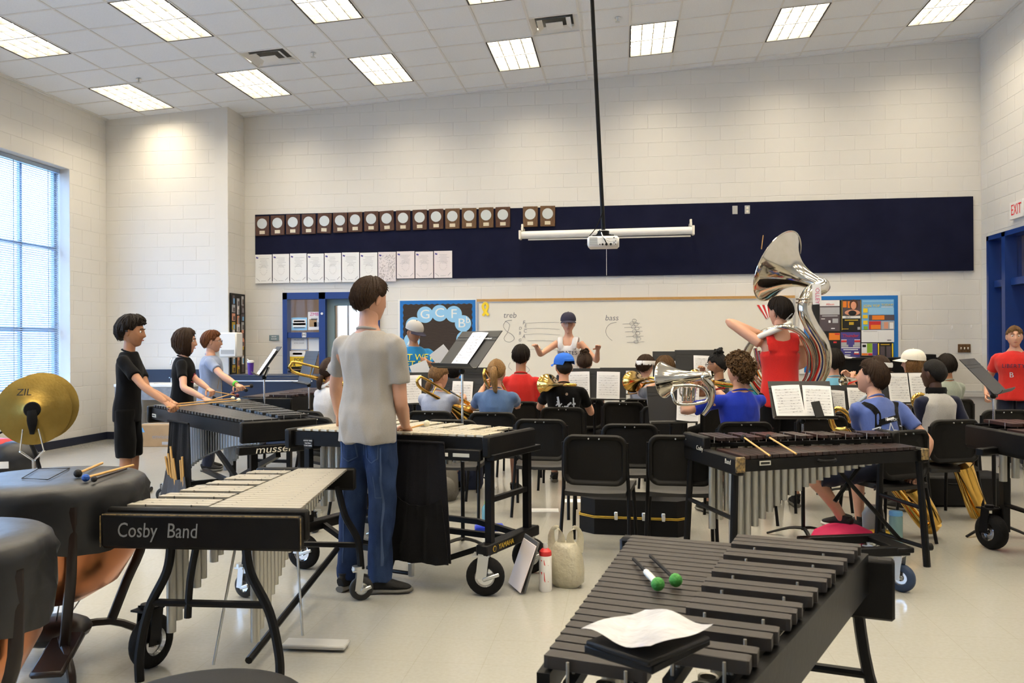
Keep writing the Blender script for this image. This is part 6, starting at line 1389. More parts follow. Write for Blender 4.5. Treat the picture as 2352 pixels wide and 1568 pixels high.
# ---------------------------------------------------------------- grow the surfaces
dg = bpy.context.evaluated_depsgraph_get()
done = []
for o, m_, fold, extra, seed, dec in JOBS: done.append(bpy.data.meshes.new_from_object(o.evaluated_get(dg)))
for (o, m_, fold, extra, seed, dec), me in zip(JOBS, done):
    nv = len(me.vertices); co = np.empty(nv * 3); me.vertices.foreach_get('co', co); co = co.reshape(-1, 3)
    if fold:
        no = np.empty(nv * 3); me.vertices.foreach_get('normal', no); no = no.reshape(-1, 3)
        sd = seed * 1.7
        dsp = np.array([.4 - 2.2 * abs(noise.noise((x * 8 + sd + z * 2.2, y * 8, z * 2.8))) + .55 * noise.noise((x * 22, y * 22 + sd, z * 9)) for x, y, z in co])
        co = co + no * (dsp * fold)[:, None]
    fs = [tuple(p.vertices) for p in me.polygons]
    mb = MB(); mb.v = [tuple(c) for c in co]; mb.f = fs
    if extra: mb.add(extra.v, extra.f)
    nm = mb.mesh(o.data.name); nm.materials.append(M(m_)); nm.shade_smooth()
    o.modifiers.clear(); old = o.data; o.data = nm; bpy.data.meshes.remove(old); bpy.data.meshes.remove(me)
    if dec:
        bv = BVHTree.FromPolygons(mb.v, mb.f)
        for (tm, org, xd, ud, dv, m2, nm_, root) in dec:
            pts = []; okc = 0
            for v in tm.vertices:
                p = org + xd * v.co.x + ud * v.co.y; h = bv.ray_cast(p, dv)
                if h[0] is not None: pts.append(tuple(h[0] - dv * .0035)); okc += 1
                else: pts.append(tuple(p + dv * .5))
            fm = bpy.data.meshes.new(nm_); fm.from_pydata(pts, [], [tuple(p.vertices) for p in tm.polygons]); fm.validate(); fm.materials.append(M(m2))
            oo = bpy.data.objects.new(nm_, fm); col.objects.link(oo); oo.parent = o
# ================================================================ wind instruments
mat('brass', (.80, .50, .12), .13, 1, nz=(5, (.72, .44, .10))); mat('silver', (.74, .70, .62), .10, 1, nz=(6, (.62, .56, .45))); mat('tape_white', (.72, .70, .64), .7); mat('mouthpiece', (.03, .03, .032), .3); mat('mouthpiece_grey', (.24, .28, .33), .35)
def axis_m(org, ax):
    """matrix at org with z along ax"""
    z = Vector(ax).normalized(); x = z.orthogonal().normalized(); y = z.cross(x)
    return Matrix(((x.x, y.x, z.x, org[0]), (x.y, y.y, z.y, org[1]), (x.z, y.z, z.z, org[2]), (0, 0, 0, 1)))
def bell_prof(r0, r1, L, n=14, pw=2.6):
    p = []
    for i in range(n + 1):
        t = i / n; p.append((r0 + (r1 - r0) * (.18 * t + .82 * t ** (pw * 2)), L * t))
    p += [(r1 * 1.006, L + .003), (r1 * .995, L + .006)]
    for i in range(n, 1, -1):
        t = i / n; p.append((r0 + (r1 - r0) * (.18 * t + .82 * t ** (pw * 2)) - .003, L * t + .002))
    return p
def wind(name, label, cat, loc): t = thing(name, label, cat, tuple(loc)); return t, (lambda px, py, Z: atd(px, py, Z) - Vector(loc))
# --- sousaphone round the player in red
so, Q = wind('sousaphone', 'silver sousaphone wrapped round the player in red tank top', 'sousaphone', atd(1800, 830, 7.3))
ax = (-_r2 * .64 * -1 * -1 + _u2 * .43 + _f2 * .64)
rim = Q(1787, 612, 7.42); thr = rim - ax.normalized() * .40
MB().lathe(bell_prof(.058, .325, .40, 18, 1.5), 56, axis_m(thr, ax)).build('bell', 'silver', so, 60)
MB().tube([rim + (axis_m((0, 0, 0), ax).to_3x3() @ Vector((cos(a) * .325, sin(a) * .325, .004))) for a in [i * pi / 24 for i in range(49)]], .007, 6).build('bell_rim', 'silver', so)
pth = [thr + ax.normalized() * .03, thr - ax.normalized() * .05, Q(1862, 672, 7.10), Q(1848, 706, 7.08), Q(1862, 745, 7.08), Q(1888, 790, 7.10), Q(1893, 840, 7.15), Q(1866, 890, 7.25), Q(1810, 920, 7.50), Q(1755, 905, 7.66), Q(1720, 860, 7.66), Q(1714, 815, 7.58), Q(1728, 785, 7.46)]
MB().tube(pth, [.058, .060, .060, .058, .060, .060, .057, .053, .048, .044, .040, .036, .030], 20, 6).build('main_branch', 'silver', so, 80)
MB().tube([Q(1728, 785, 7.46), Q(1752, 764, 7.28), Q(1800, 750, 7.12), Q(1840, 765, 7.10), Q(1866, 810, 7.15), Q(1866, 860, 7.22), Q(1838, 900, 7.32)], [.030, .026, .024, .023, .022, .021, .020], 14, 6).build('inner_branch', 'silver', so, 80)
MB().tube([Q(1838, 772, 7.15), Q(1856, 815, 7.2), Q(1852, 862, 7.25), Q(1832, 893, 7.3)], .012, 10, 6).build('inner_branch', 'silver', so, 80)
for z_ in (0, 1): MB().tube([Q(1848, 690, 7.09) + (_r2 * cos(a) * .066 + _f2 * sin(a) * .066 + _u2 * (.012 - .03 * z_)) for a in [i * pi / 12 for i in range(25)]], .005, 6).build('joint_ring', 'silver', so)
MB().tube([Q(1818, 740, 7.1), Q(1795, 752, 7.14), Q(1752, 770, 7.22), Q(1735, 780, 7.3)], [.018, .024, .026, .022], 12, 4).build('taped_mouthpipe', 'tape_white', so)
MB().tube([Q(1770, 762, 7.20), Q(1760, 767, 7.215)], .0275, 12).build('tape_band', 'fabric_black', so)
MB().tube([Q(1805, 735, 7.12), Q(1820, 720, 7.08)], .005, 8).build('brace', 'chrome', so)
MB().tube([Q(1735, 782, 7.3), Q(1722, 775, 7.4), Q(1726, 760, 7.5)], [.012, .010, .009], 8, 3).build('mouthpiece', 'silver', so)
for k in range(3): MB().tube([Q(1735 + k * 8, 800 + k * 6, 7.62), Q(1742 + k * 8, 848 + k * 5, 7.64)], .018, 12).build('valve', 'silver', so)
for k in range(4): MB().tube([Q(1722 + k * 9, 830, 7.6), Q(1735 + k * 9, 862, 7.62), Q(1756 + k * 6, 880, 7.62), Q(1775, 868 - k * 8, 7.6)], .009, 8, 4).build('valve_slide', 'brass' if k % 2 else 'silver', so, 80)
MB().box(Q(1876, 675, 6.98), (.068, .004, .17), rotm(.04, -.05, 0)).build('name_tag', 'paper', so, 0)
text('HOLLEY', .045, 'pink', so, frame3(Q(1877, 675, 6.98) - Vector((0, .004, 0)), (0, 0, -1), (1, 0, 0)), 'tag_lettering')
MB().tube([Q(1749, 572, 7.6), Q(1753, 540, 7.6)], .004, 6).build('antenna', 'oak', so)
# striped flag pinned on the whiteboard
fg = thing('flag', 'small red and white striped flag on the whiteboard beside the sousaphone', 'flag', (0, YW - .03, 0))
_q = [at(x, y, YW - .03) for x, y in ((1738, 700), (1768, 700), (1768, 728), (1760, 732))]
for k in range(5):
    a, b, c, d_ = [Vector((q.x, 0, q.z)) for q in (_q[0].lerp(_q[1], k / 5), _q[0].lerp(_q[1], (k + 1) / 5), _q[3].lerp(_q[2], (k + 1) / 5), _q[3].lerp(_q[2], k / 5))]
    mb = MB(); mb.quad(a, b, c, d_); mb.quad(*(v + Vector((0, .003, 0)) for v in (d_, c, b, a))); mb.build('stripe', 'red_print' if k % 2 == 0 else 'paper', fg, 0)
# --- trombones
def trombone(label, rimc, ax, up, slide=.75, m='brass', r1=.105, side=1):
    t = thing('trombone', label, 'trombone', tuple(rimc), 0, 'trombones'); ax = Vector(ax).normalized(); up = Vector(up); up = (up - ax * up.dot(ax)).normalized(); sd = ax.cross(up) * side
    MB().lathe(bell_prof(.016, r1, .42, 14, 1.5), 32, axis_m(-ax * .42, ax)).build('bell', m, t, 60)
    MB().tube([-ax * .40, -ax * .56, -ax * .62 + sd * .03, -ax * .62 + sd * .065, -ax * .56 + sd * .095, -ax * .10 + sd * .095], [.0155, .014, .0135, .013, .012, .0105], 10, 4).build('bell_bow', m, t, 80)
    for q in (-.22, -.42): MB().tube([ax * q, ax * q + sd * .095], .0055, 6).build('brace', m, t)
    a0 = sd * .095 + ax * -.12
    MB().tube([a0, a0 + ax * .08 - up * .04, a0 - up * .055 - ax * .02], .009, 8, 3).build('hand_brace', m, t)
    MB().tube([a0, a0 + ax * slide, a0 + ax * (slide + .05) - up * .04, a0 + ax * slide - up * .085, a0 - up * .085 - ax * .14], [.0075] * 5, 8, 3).build('slide', m, t, 80)
    MB().tube([a0 - up * .085 - ax * .12, a0 - up * .085 - ax * .20], [.008, .014], 10).build('mouthpiece', 'silver', t)
    return t
trombone('gold trombone of the boy with the blue cap, bell behind his shoulder', atd(1258, 884, 8.30), (-.35, .90, -.05), (0, .1, 1), .5, r1=.11, side=1)
trombone('gold trombone of the boy in slate grey, bell left of his head', atd(1454, 876, 8.55), (-.25, .92, -.1), (.3, 0, 1), .5, r1=.11, side=1)
def by_bow(label, bow, ax, up, slide, r1=.10, side=1): ax = Vector(ax).normalized(); return trombone(label, bow + ax * .62, ax, up, slide, 'brass', r1, side)
by_bow('gold trombone of the pale blue shirt girl, its bow sticking out left of her head', atd(955, 884, 7.70), (.62, .62, -.48), (-.7, .7, 0), .1)
by_bow('gold trombone of the denim blue shirt girl, its bow rising left of her head', atd(1111, 868, 7.55), (.10, .88, -.46), (-1, 0, 0), .3)
by_bow('gold trombone of the bandana girl, its bow beside her music stand', atd(664, 852, 7.75), (.74, .60, -.26), (-.6, .8, 0), .1)
# --- silver marching baritone of the curly haired boy
bt, Q = wind('marching_baritone', 'large silver marching horn held by the curly haired boy', 'horn', atd(1590, 870, 6.6))
ax = (-_r2 * .80 + _f2 * .58 - _u2 * .12).normalized(); rim = Q(1524, 872, 6.72); thr = rim - ax * .34
MB().lathe(bell_prof(.034, .145, .34, 16, 1.25), 44, axis_m(thr, ax)).build('bell', 'silver', bt, 60)
MB().tube([thr + ax * .02, thr - ax * .06, Q(1618, 866, 6.5), Q(1634, 890, 6.5), Q(1632, 925, 6.55), Q(1615, 950, 6.6)], [.034, .032, .031, .029, .027, .025], 14, 6).build('main_branch', 'silver', bt, 80)
MB().tube([Q(1545, 886, 6.55), Q(1600, 886, 6.5), Q(1622, 900, 6.5), Q(1620, 922, 6.5), Q(1560, 928, 6.5), Q(1544, 905, 6.52), Q(1546, 888, 6.55)], .013, 10, 6).build('leadpipe_loop', 'silver', bt, 80)
for k in range(3): MB().tube([Q(1572 + k * 11, 890, 6.58), Q(1570 + k * 11, 920, 6.6)], .015, 10).cyl(Q(1572 + k * 11, 886, 6.58), .007, .03, 8).build('valve', 'silver', bt)
MB().tube([Q(1562, 880, 6.6), Q(1563, 905, 6.6), Q(1580, 915, 6.6), Q(1588, 896, 6.6)], .007, 8, 4).build('valve_slide', 'silver', bt, 80)
MB().tube([Q(1622, 900, 6.5), Q(1650, 893, 6.75), Q(1662, 892, 6.85)], [.009, .008, .014], 8, 3).build('mouthpiece', 'silver', bt)
# --- gold horn half hidden behind him
gh, Q = wind('baritone_horn', 'gold horn bell peeking out behind the curly haired boy', 'horn', atd(1640, 880, 8.2))
ax = (-_r2 * .5 + _f2 * .8 + _u2 * .1).normalized()
MB().lathe(bell_prof(.03, .10, .26, 12, 1.3), 30, axis_m(Q(1640, 880, 8.0), ax)).build('bell', 'brass', gh, 60)
MB().tube([Q(1640, 880, 8.0), Q(1680, 885, 8.0), Q(1708, 878, 8.05), Q(1700, 860, 8.1)], [.03, .024, .018, .014], 10, 4).build('tubing', 'brass', gh, 80)
# --- trumpet
tr, Q = wind('trumpet', 'silver trumpet pointing left held by the player with white headband', 'trumpet', atd(1965, 872, 8.5))
ax = (-_r2 * .93 + _f2 * -.35 - _u2 * .10).normalized(); rim = Q(1937, 876, 8.3)
MB().lathe(bell_prof(.010, .062, .30, 12, 1.5), 28, axis_m(rim - ax * .30, ax)).build('bell', 'silver', tr, 60)
MB().tube([rim - ax * .29, rim - ax * .50], .0085, 8).build('lead_pipe', 'silver', tr)
MB().tube([rim - ax * .14 + _u2 * .045, rim - ax * .42 + _u2 * .045, rim - ax * .48 + _u2 * .02, rim - ax * .42], .007, 8, 3).build('tuning_slide', 'brass', tr, 80)
for k in range(3): MB().tube([rim - ax * (.26 + k * .024) + _u2 * .06, rim - ax * (.26 + k * .024) - _u2 * .05], .009, 8).build('valve', 'silver', tr)
MB().tube([rim - ax * .20 - _u2 * .04, rim - ax * .36 - _u2 * .04, rim - ax * .38 - _u2 * .02], .0065, 8, 3).build('valve_slide', 'silver', tr, 80)
# --- baritone saxophones
def bari(label, pts, rad, loop, mp, bellp, bellr, seed):
    t = thing('saxophone', label, 'saxophone', tuple(pts[0]), 0, 'baritone saxophones'); o = Vector(pts[0]); L = lambda v: Vector(v) - o
    P = [L(p) for p in pts]
    MB().tube(P, rad, 16, 5).build('body_tube', 'brass', t, 80)
    MB().tube([L(p) for p in loop], [.024, .022, .021, .020, .018, .016, .014], 12, 6).build('neck_loop', 'brass', t, 80)
    MB().tube([L(p) for p in mp], [.010, .012, .016, .012], 10, 3).build('mouthpiece', 'mouthpiece_grey' if seed == 1 else 'mouthpiece', t, 80)
    MB().tube([L(p) for p in bellp], bellr, 18, 5).build('bell', 'brass', t, 80)
    a, b = P[0], P[-2] if len(P) > 3 else P[-1]; d = (b - a); u = d.normalized(); s_ = _r2 - u * _r2.dot(u); s_ = s_.normalized(); f_ = u.cross(s_)
    for k in range(2): MB().tube([a + d * .08 + s_ * (.045 + .018 * k) - f_ * .03, b + s_ * (.06 + .018 * k) - f_ * .03], .0035, 6).build('key_rod', 'brass', t)
    rn = random.Random(seed)
    for k in range(9):
        c = a + d * (.12 + k * .095) + s_ * rn.uniform(.03, .055) - f_ * (.045 + .012 * rn.random()); MB().cyl(c, .013 + .0016 * k, .008, 12, axis_m((0, 0, 0), s_ * .5 - f_).to_3x3()).build('key_cup', 'brass', t)
    return t
T_ = lambda px, py, Z: atd(px, py, Z)
bari('gold baritone saxophone of the heather blue shirted player', [T_(1944, 986, 6.35), T_(1990, 1050, 6.3), T_(2062, 1130, 6.2), T_(2112, 1195, 6.1), T_(2136, 1214, 6.06), T_(2150, 1200, 6.02)], [.021, .026, .032, .037, .040, .041],
     [T_(1944, 986, 6.35), T_(1918, 985, 6.4), T_(1908, 955, 6.4), T_(1924, 938, 6.38), T_(1946, 950, 6.36), T_(1952, 968, 6.36), T_(1946, 948, 6.4)], [T_(1950, 945, 6.4), T_(1962, 932, 6.4), T_(1980, 918, 6.42), T_(1992, 908, 6.43)], [T_(2150, 1200, 6.02), T_(2128, 1160, 6.0), T_(2100, 1120, 6.0)], [.041, .048, .068], 1)
bari('gold baritone saxophone of the player in the baseball shirt', [T_(2136, 945, 7.1), T_(2160, 1000, 7.0), T_(2195, 1070, 6.85), T_(2225, 1150, 6.75), T_(2248, 1196, 6.7), T_(2262, 1185, 6.68)], [.021, .026, .032, .037, .040, .041],
     [T_(2136, 945, 7.1), T_(2110, 940, 7.1), T_(2098, 918, 7.1), T_(2112, 906, 7.1), T_(2132, 915, 7.1), T_(2142, 935, 7.1), T_(2136, 910, 7.12)], [T_(2138, 908, 7.12), T_(2140, 902, 7.14), T_(2146, 896, 7.15), T_(2152, 890, 7.16)], [T_(2262, 1185, 6.68), T_(2240, 1130, 6.64), T_(2215, 1070, 6.62)], [.041, .047, .064], 2)
# clarinet lying across a lap
cl = thing('clarinet', 'black clarinet held low left of the boy in slate grey', 'clarinet', tuple(atd(1448, 975, 8.9)))
_a, _b = atd(1446, 985, 8.9) - cl.location, atd(1462, 945, 9.0) - cl.location
MB().tube([_a, _a.lerp(_b, .2), _b], [.028, .014, .012], 10).build('body', 'mouthpiece', cl); MB().tube([_a.lerp(_b, .3) + Vector((.014, -.014, 0)), _b + Vector((.014, -.014, 0))], .003, 6).build('key_rod', 'silver', cl)
# --- mallets in hands
def held(label, P_, s, tip, head, hr, ext=.06):
    W_ = P_['Mi'].inverted() @ P_['ARM'][s][1]; E_ = P_['Mi'].inverted() @ P_['ARM'][s][0]; g = W_ + (W_ - E_).normalized() * .06; tip = Vector(tip); back_ = g - (tip - g).normalized() * ext
    return mallet('mallet', label, back_, tip, head, hr, 'stick_wood', .005)
held('cream headed mallet in the right hand of the standing student', PA, 1, atz(980, 972, .925), 'mallet_white', .020, .11)
held('cream headed mallet of the boy in plain black, nearer the camera', PB, 1, atz(548, 919, .90), 'mallet_white', .020); held('cream headed mallet of the boy in plain black, farther hand', PB, -1, atz(535, 915, .90), 'mallet_white', .020)
held('dark red headed mallet held by the girl with bob hair', PC, 1, atz(534, 904, .905), 'mallet_red', .022); held('second dark red mallet of the girl with bob hair', PC, -1, atz(545, 908, .905), 'mallet_red', .020)
held('black headed mallet in the near hand of the boy with glasses', PD, 1, atd(577, 886, 9.2), 'mallet_black', .024); held('black headed mallet in the far hand of the boy with glasses', PD, -1, atd(565, 895, 9.3), 'mallet_black', .024)
# papers held by the young man in blue
for k, (x, y, Z, rz_, lb) in enumerate(((1012, 815, 9.3, .9, 'white sheet held up beside the tilted music stand'), (965, 848, 9.35, 1.2, 'white sheet held low across the bright blue shirt'))):
    o = MB().box((0, 0, 0), (.15, .003, .20), None).build('sheet_music', 'sheet_music', None, 0); o.location = atd(x, y, Z); o.rotation_euler = (.3, rz_, .3); tag(o, lb, 'sheet music', 'loose sheets')
# ================================================================ furniture along the walls and things on the floor
# blue lateral file
fc = thing('filing_cabinet', 'dark blue lateral filing cabinet in front of the photo board', 'cabinet', (-4.78, 11.35, 0))
MB().box((0, 0, .49), (1.42, .50, .98), None, .006).build('body', 'steel_blue', fc)
for k in range(3):
    o = MB().box((0, -.258, .80 - k * .31), (1.36, .02, .29), None, .006).build('drawer', 'steel_blue', fc); MB().box((0, -.272, .90 - k * .31), (1.2, .012, .018), None, .004).build('handle', 'alu', o); MB().box((-.58, -.27, .86 - k * .31), (.03, .006, .05)).build('lock_plate', 'print_black', o, 0)
tb = thing('tumbler', 'purple travel tumbler with white lid on the blue cabinet', 'tumbler', (-5.16, 11.30, .98))
mat('purple_cup', (.09, .03, .28), .35)
MB().lathe([(0, 0), (.036, 0), (.045, .17), (.0, .17)], 20).build('cup', 'purple_cup', tb); MB().lathe([(.047, .165), (.048, .19), (.03, .20), (0, .20)], 20).build('lid', 'white_plastic', tb); MB().tube([(-.03, 0, .2), (-.05, 0, .215)], .008, 8).build('spout', 'white_plastic', tb)
bg = thing('cable_coil', 'coil of black cable on top of the blue cabinet', 'cable', (-4.45, 11.3, .985))
MB().tube([(.16 * cos(a) * (1 + .05 * sin(a * 3.3)), .10 * sin(a), .012 + .004 * i) for i, a in enumerate([j * .5 for j in range(26)])], .010, 6, 2).build('coil', 'black_rubber', bg)
# sink counter, faucet and dispensers on the corner pier
mat('laminate', (.20, .21, .23), .4, nz=(14, (.30, .31, .33))); mat('steel', (.55, .56, .57), .25, 1)
sk = thing('sink_counter', 'grey sink counter with dark backsplash in the left corner', 'counter', (-6.55, 11.45, 0))
MB().box((0, 0, .83), (1.15, .60, .04), None, .006).build('worktop', 'white_plastic', sk); MB().box((0, -.28, .72), (1.12, .03, .18)).build('apron', 'laminate', sk, 0)
MB().box((0, .30, .94), (1.15, .02, .20)).build('backsplash', 'steel_blue', sk, 0)
for s in (-1, 1): MB().box((s * .54, 0, .41), (.05, .52, .80)).build('leg_panel', 'laminate', sk, 0)
MB().lathe([(.20, .852), (.19, .845), (.17, .74), (0, .73)], 24, Matrix.Translation((.1, -.02, 0))).build('basin', 'steel', sk)
fa = MB().tube([(.1, .22, .85), (.1, .22, 1.14), (.1, .16, 1.22), (.1, .06, 1.20), (.1, .03, 1.12)], .011, 10, 5).build('faucet', 'chrome', sk)
for s in (-1, 1): MB().cyl((.1 + s * .09, .22, .89), .018, .07, 10).box((.1 + s * .09, .19, .925), (.014, .07, .012)).build('tap_handle', 'chrome', fa)
pd = atd(508, 792, 12.0)
pt = thing('towel_dispenser', 'white paper towel dispenser on the corner pier', 'dispenser', (pd.x, YP - .12, pd.z))
MB().box((0, 0, 0), (.27, .22, .36), None, .02).build('housing', 'white_plastic', pt); MB().box((0, -.112, -.10), (.20, .004, .06)).build('slot', 'grey_plastic', pt, 0)
sd = atd(456, 803, 12.0); sp = thing('soap_dispenser', 'small white soap dispenser left of the towel dispenser', 'dispenser', (sd.x, YP - .06, sd.z))
MB().box((0, 0, .03), (.13, .10, .18), None, .03).build('body', 'white_plastic', sp); MB().box((0, -.03, -.08), (.09, .06, .05), None, .01).build('push_lever', 'cream', sp)
# cardboard boxes
cbx = thing('cardboard_box', 'cardboard carton printed with blue lettering on floor by the marimba', 'box', (-6.35, 11.15, 0), R(4))
MB().box((0, 0, .15), (.62, .40, .30), None, .004).build('carton', 'cardboard', cbx, 0); MB().box((0, 0, .301), (.62, .05, .003)).build('tape', 'cream', cbx, 0)
text('envision', .085, 'ink_grey', cbx, frame3((.05, -.202, .14), (1, 0, 0), (0, 0, 1))); text('2300', .05, 'sky_blue', cbx, frame3((.22, -.202, .25), (1, 0, 0), (0, 0, 1)))
MB().add([(-.26, -.203, .20), (-.19, -.203, .20), (-.225, -.203, .27)], [(0, 1, 2)]).build('triangle_mark', 'sky_blue', cbx, 0); MB().box((.12, -.202, .05), (.14, .002, .04)).build('print_block', 'grey_print', cbx, 0)
# upright piano below the posters
pn = thing('upright_piano', 'black upright piano below the poster board', 'piano', (3.42, 11.85, 0))
MB().box((0, .12, .58), (1.48, .34, 1.16), None, .01).build('case', 'black_wood', pn); MB().box((0, .10, 1.17), (1.52, .40, .03), None, .006).build('lid', 'black_wood', pn)
MB().box((0, -.20, .66), (1.46, .34, .06), None, .006).build('key_bed', 'black_wood', pn)
for s in (-1, 1): MB().box((s * .70, -.30, .32), (.06, .08, .64), None, .01).build('leg', 'black_wood', pn)
for k in range(36): MB().box((-.66 + k * .0375, -.28, .698), (.035, .14, .018)).build('key', 'cream', pn, 0)
cv = MB().box((-.55, -.05, 1.20), (.40, .18, .03), rotm(.1, .1, .3), .012).build('plastic_wrap', 'plastic_sleeve'); cv.location = pn.location; tag(cv, 'crumpled clear plastic wrap lying on the piano top', 'plastic wrap')
o = MB().box((.62, .08, 1.205), (.12, .22, .04), None, .004).build('book', 'black_plastic'); o.location = pn.location; tag(o, 'black book lying at the right end of the piano top', 'book')
# grey bin cart in the right corner
gc = thing('storage_bin', 'grey plastic bin on the floor in the right corner', 'bin', (4.20, 11.15, 0), R(-6))
MB().add([(x * a, y * b, z) for z, a, b in ((0, .26, .20), (.74, .34, .27)) for x, y in ((-1, -1), (1, -1), (1, 1), (-1, 1))], [(3, 2, 1, 0), (0, 1, 5, 4), (1, 2, 6, 5), (2, 3, 7, 6), (3, 0, 4, 7)]).build('bin_body', 'grey_plastic', gc, 0)
MB().box((0, -.28, .75), (.72, .03, .04)).box((0, .28, .75), (.72, .03, .04)).box((-.35, 0, .75), (.03, .56, .04)).box((.35, 0, .75), (.03, .56, .04)).build('rim', 'grey_plastic', gc, 0)
# ---- on the floor in the middle
mat('bottle_white', (.80, .79, .77), .4); mat('bottle_red', (.62, .03, .03), .4); mat('clear_plastic', (.75, .8, .8), .15, trans=.5); mat('water_blue', (.22, .55, .72), .12, trans=.55); mat('cap_green', (.12, .48, .04), .45); mat('bag_plastic', (.66, .61, .46), .28, trans=.35, bump=(22, 1.0)); mat('pink_cloth', (.62, .015, .10), .7, bump=(9, .7)); mat('lime_cloth', (.60, .62, .12), .7); mat('cloth_yellow', (.60, .36, .04), .8, bump=(60, .6)); mat('zip_bag', (.50, .55, .58), .2, trans=.4); mat('jug_teal', (.30, .50, .50), .2, trans=.4); mat('folder_grey', (.10, .10, .10), .5)
fl = atz(1253, 1356, 0); bo = thing('sports_bottle', 'white and red squeeze bottle standing on the floor by the plastic bag', 'bottle', tuple(fl), R(-10))
MB().lathe([(0, 0), (.033, 0), (.036, .01), (.036, .195), (.030, .21)], 24).build('body', 'bottle_white', bo); MB().lathe([(.034, .20), (.036, .205), (.034, .225), (.018, .24), (0, .24)], 24).build('lid', 'bottle_red', bo); MB().lathe([(.012, .235), (.013, .262), (.008, .27), (0, .27)], 14).build('nozzle', 'clear_plastic', bo)
for k, (z_, h_) in enumerate(((.085, .055), (.165, .03))): MB().add([(-.018, -.0335, z_ + h_ / 2), (.002, -.0362, z_ + h_ / 2), (.026, -.026, z_ - h_ / 2), (.006, -.0362, z_ - h_ / 2)], [(3, 2, 1, 0)]).build('red_mark', 'bottle_red', bo, 0)
def blob(name, label, cat, loc, rz, m, prof, n=22, amp=.02, sc=(1, 1, 1), seed=0, part='bag_body'):
    t = thing(name, label, cat, loc, rz); mb = MB().lathe(prof, n); out = []
    for v in mb.v: q = Vector(v); d = 1 + amp * 9 * noise.noise((v[0] * 9 + seed, v[1] * 9, v[2] * 9)) * .6; out.append((v[0] * d * sc[0], v[1] * d * sc[1], max(0, v[2] * sc[2])))
    mb.v = out; mb.build(part, m, t, 70); return t
fl = atz(1300, 1345, 0); pb_ = blob('plastic_bag', 'crumpled cream plastic shopping bag with loop handles on floor', 'bag', tuple(fl), 0, 'bag_plastic', [(0, 0), (.075, .0), (.105, .03), (.108, .10), (.10, .17), (.085, .22), (.06, .25), (0, .25)], 40, .06, (1, .7, 1), 2)
for s in (-1, 1): MB().tube([(s * .07, 0, .20), (s * .085, .01, .27), (s * .075, .0, .325), (s * .045, 0, .335), (s * .025, 0, .28), (s * .03, 0, .22)], [(.030, .004), (.02, .004), (.012, .004), (.012, .004), (.02, .004), (.03, .004)], 8, 4, side=(1, 0, 0)).build('handle', 'bag_plastic', pb_)
p0 = atz(1232, 1350, 0); bd = thing('music_binder', 'black and white binder leaning against the vibraphone wheel', 'binder', tuple(p0), R(25))
MB().box((-.06, .02, .145), (.012, .24, .29), rotm(0, .30, 0), .003).build('cover', 'folder_grey', bd); MB().box((-.085, .0, .14), (.006, .22, .27), rotm(0, .36, 0), .002).build('pages', 'paper_warm', bd)
fl = atz(1118, 1206, 0); wbt = thing('water_bottle', 'light blue water bottle with green cap under the vibraphone', 'bottle', tuple(fl))
MB().lathe([(0, 0), (.036, 0), (.038, .02), (.038, .12), (.034, .14), (.016, .165)], 20).build('body', 'water_blue', wbt); MB().lathe([(.017, .16), (.017, .185), (0, .187)], 14).build('cap', 'cap_green', wbt)
fl = atz(1112, 1225, 0); o = MB().box((0, 0, .02), (.22, .12, .04), rotm(0, 0, .2), .012).build('pouch', 'tee_royal'); o.location = fl + Vector((.02, .12, 0)); tag(o, 'dark blue pouch on the floor behind the vibraphone', 'pouch')
# instrument case under the chairs
cs = atz(1420, 1225, 0); ca = thing('instrument_case', 'black instrument case with brass trim and latches under the chairs', 'case', (.10, 6.42, 0), R(-4))
pl2 = [(-.42, -.10), (-.30, -.20), (.30, -.20), (.38, -.12), (.38, .16), (-.42, .16)]
MB().ext(pl2, .12).build('bottom_shell', 'black_plastic', ca, 30); MB().ext([(x * .98, y * .98) for x, y in pl2], .12, Matrix.Translation((0, 0, .135))).build('top_shell', 'black_plastic', ca, 30)
for z_ in (.122, .132): MB().tube([(x * 1.005, y * 1.005, z_) for x, y in pl2 + [pl2[0]]], .004, 6).build('trim', 'gold_print', ca)
for x in (-.14, .06, .2): MB().box((x, -.205, .14), (.028, .012, .06), None, .003).box((x, -.212, .155), (.018, .008, .02)).build('latch', 'chrome', ca)
# bags and bottles beside the saxophonist
blob('gym_bag', 'bright pink drawstring bag on the floor below the saxophonist', 'bag', tuple(atz(1935, 1245, 0)), .3, 'pink_cloth', [(0, 0), (.17, .0), (.21, .04), (.17, .10), (.10, .14), (0, .15)], 26, .035, (1.1, .8, .85), 5)
o = MB().tube([atz(x, y, .012) for x, y in ((1990, 1252), (2005, 1258), (2022, 1254), (2012, 1262), (1996, 1260), (2020, 1266))], .007, 6, 4).build('drawstring', 'lime_cloth'); tag(o, 'yellow green cord lying on the floor beside the pink bag', 'cord')
blob('towel', 'yellow towel roll on the floor beside the pink bag', 'towel', tuple(atz(2022, 1245, 0)), 0, 'cloth_yellow', [(0, 0), (.07, 0), (.085, .04), (.07, .08), (0, .085)], 18, .03, (1.1, .8, 1), 3, 'roll')
blob('zip_bag', 'clear zip bag of snacks beside the yellow towel', 'bag', tuple(atz(2018, 1238, 0) + Vector((.0, .12, 0))), 0, 'zip_bag', [(0, 0), (.07, 0), (.08, .06), (.075, .16), (.05, .22), (0, .22)], 18, .03, (1, .6, 1), 8)
fl = atz(2058, 1248, 0); jg = thing('water_jug', 'tall pale green water bottle with blue lid under the chair', 'bottle', tuple(fl)); MB().lathe([(0, 0), (.042, 0), (.044, .02), (.044, .18), (.040, .20)], 20).build('body', 'jug_teal', jg); MB().lathe([(.043, .195), (.045, .20), (.043, .225), (0, .23)], 20).build('lid', 'sky_blue', jg)
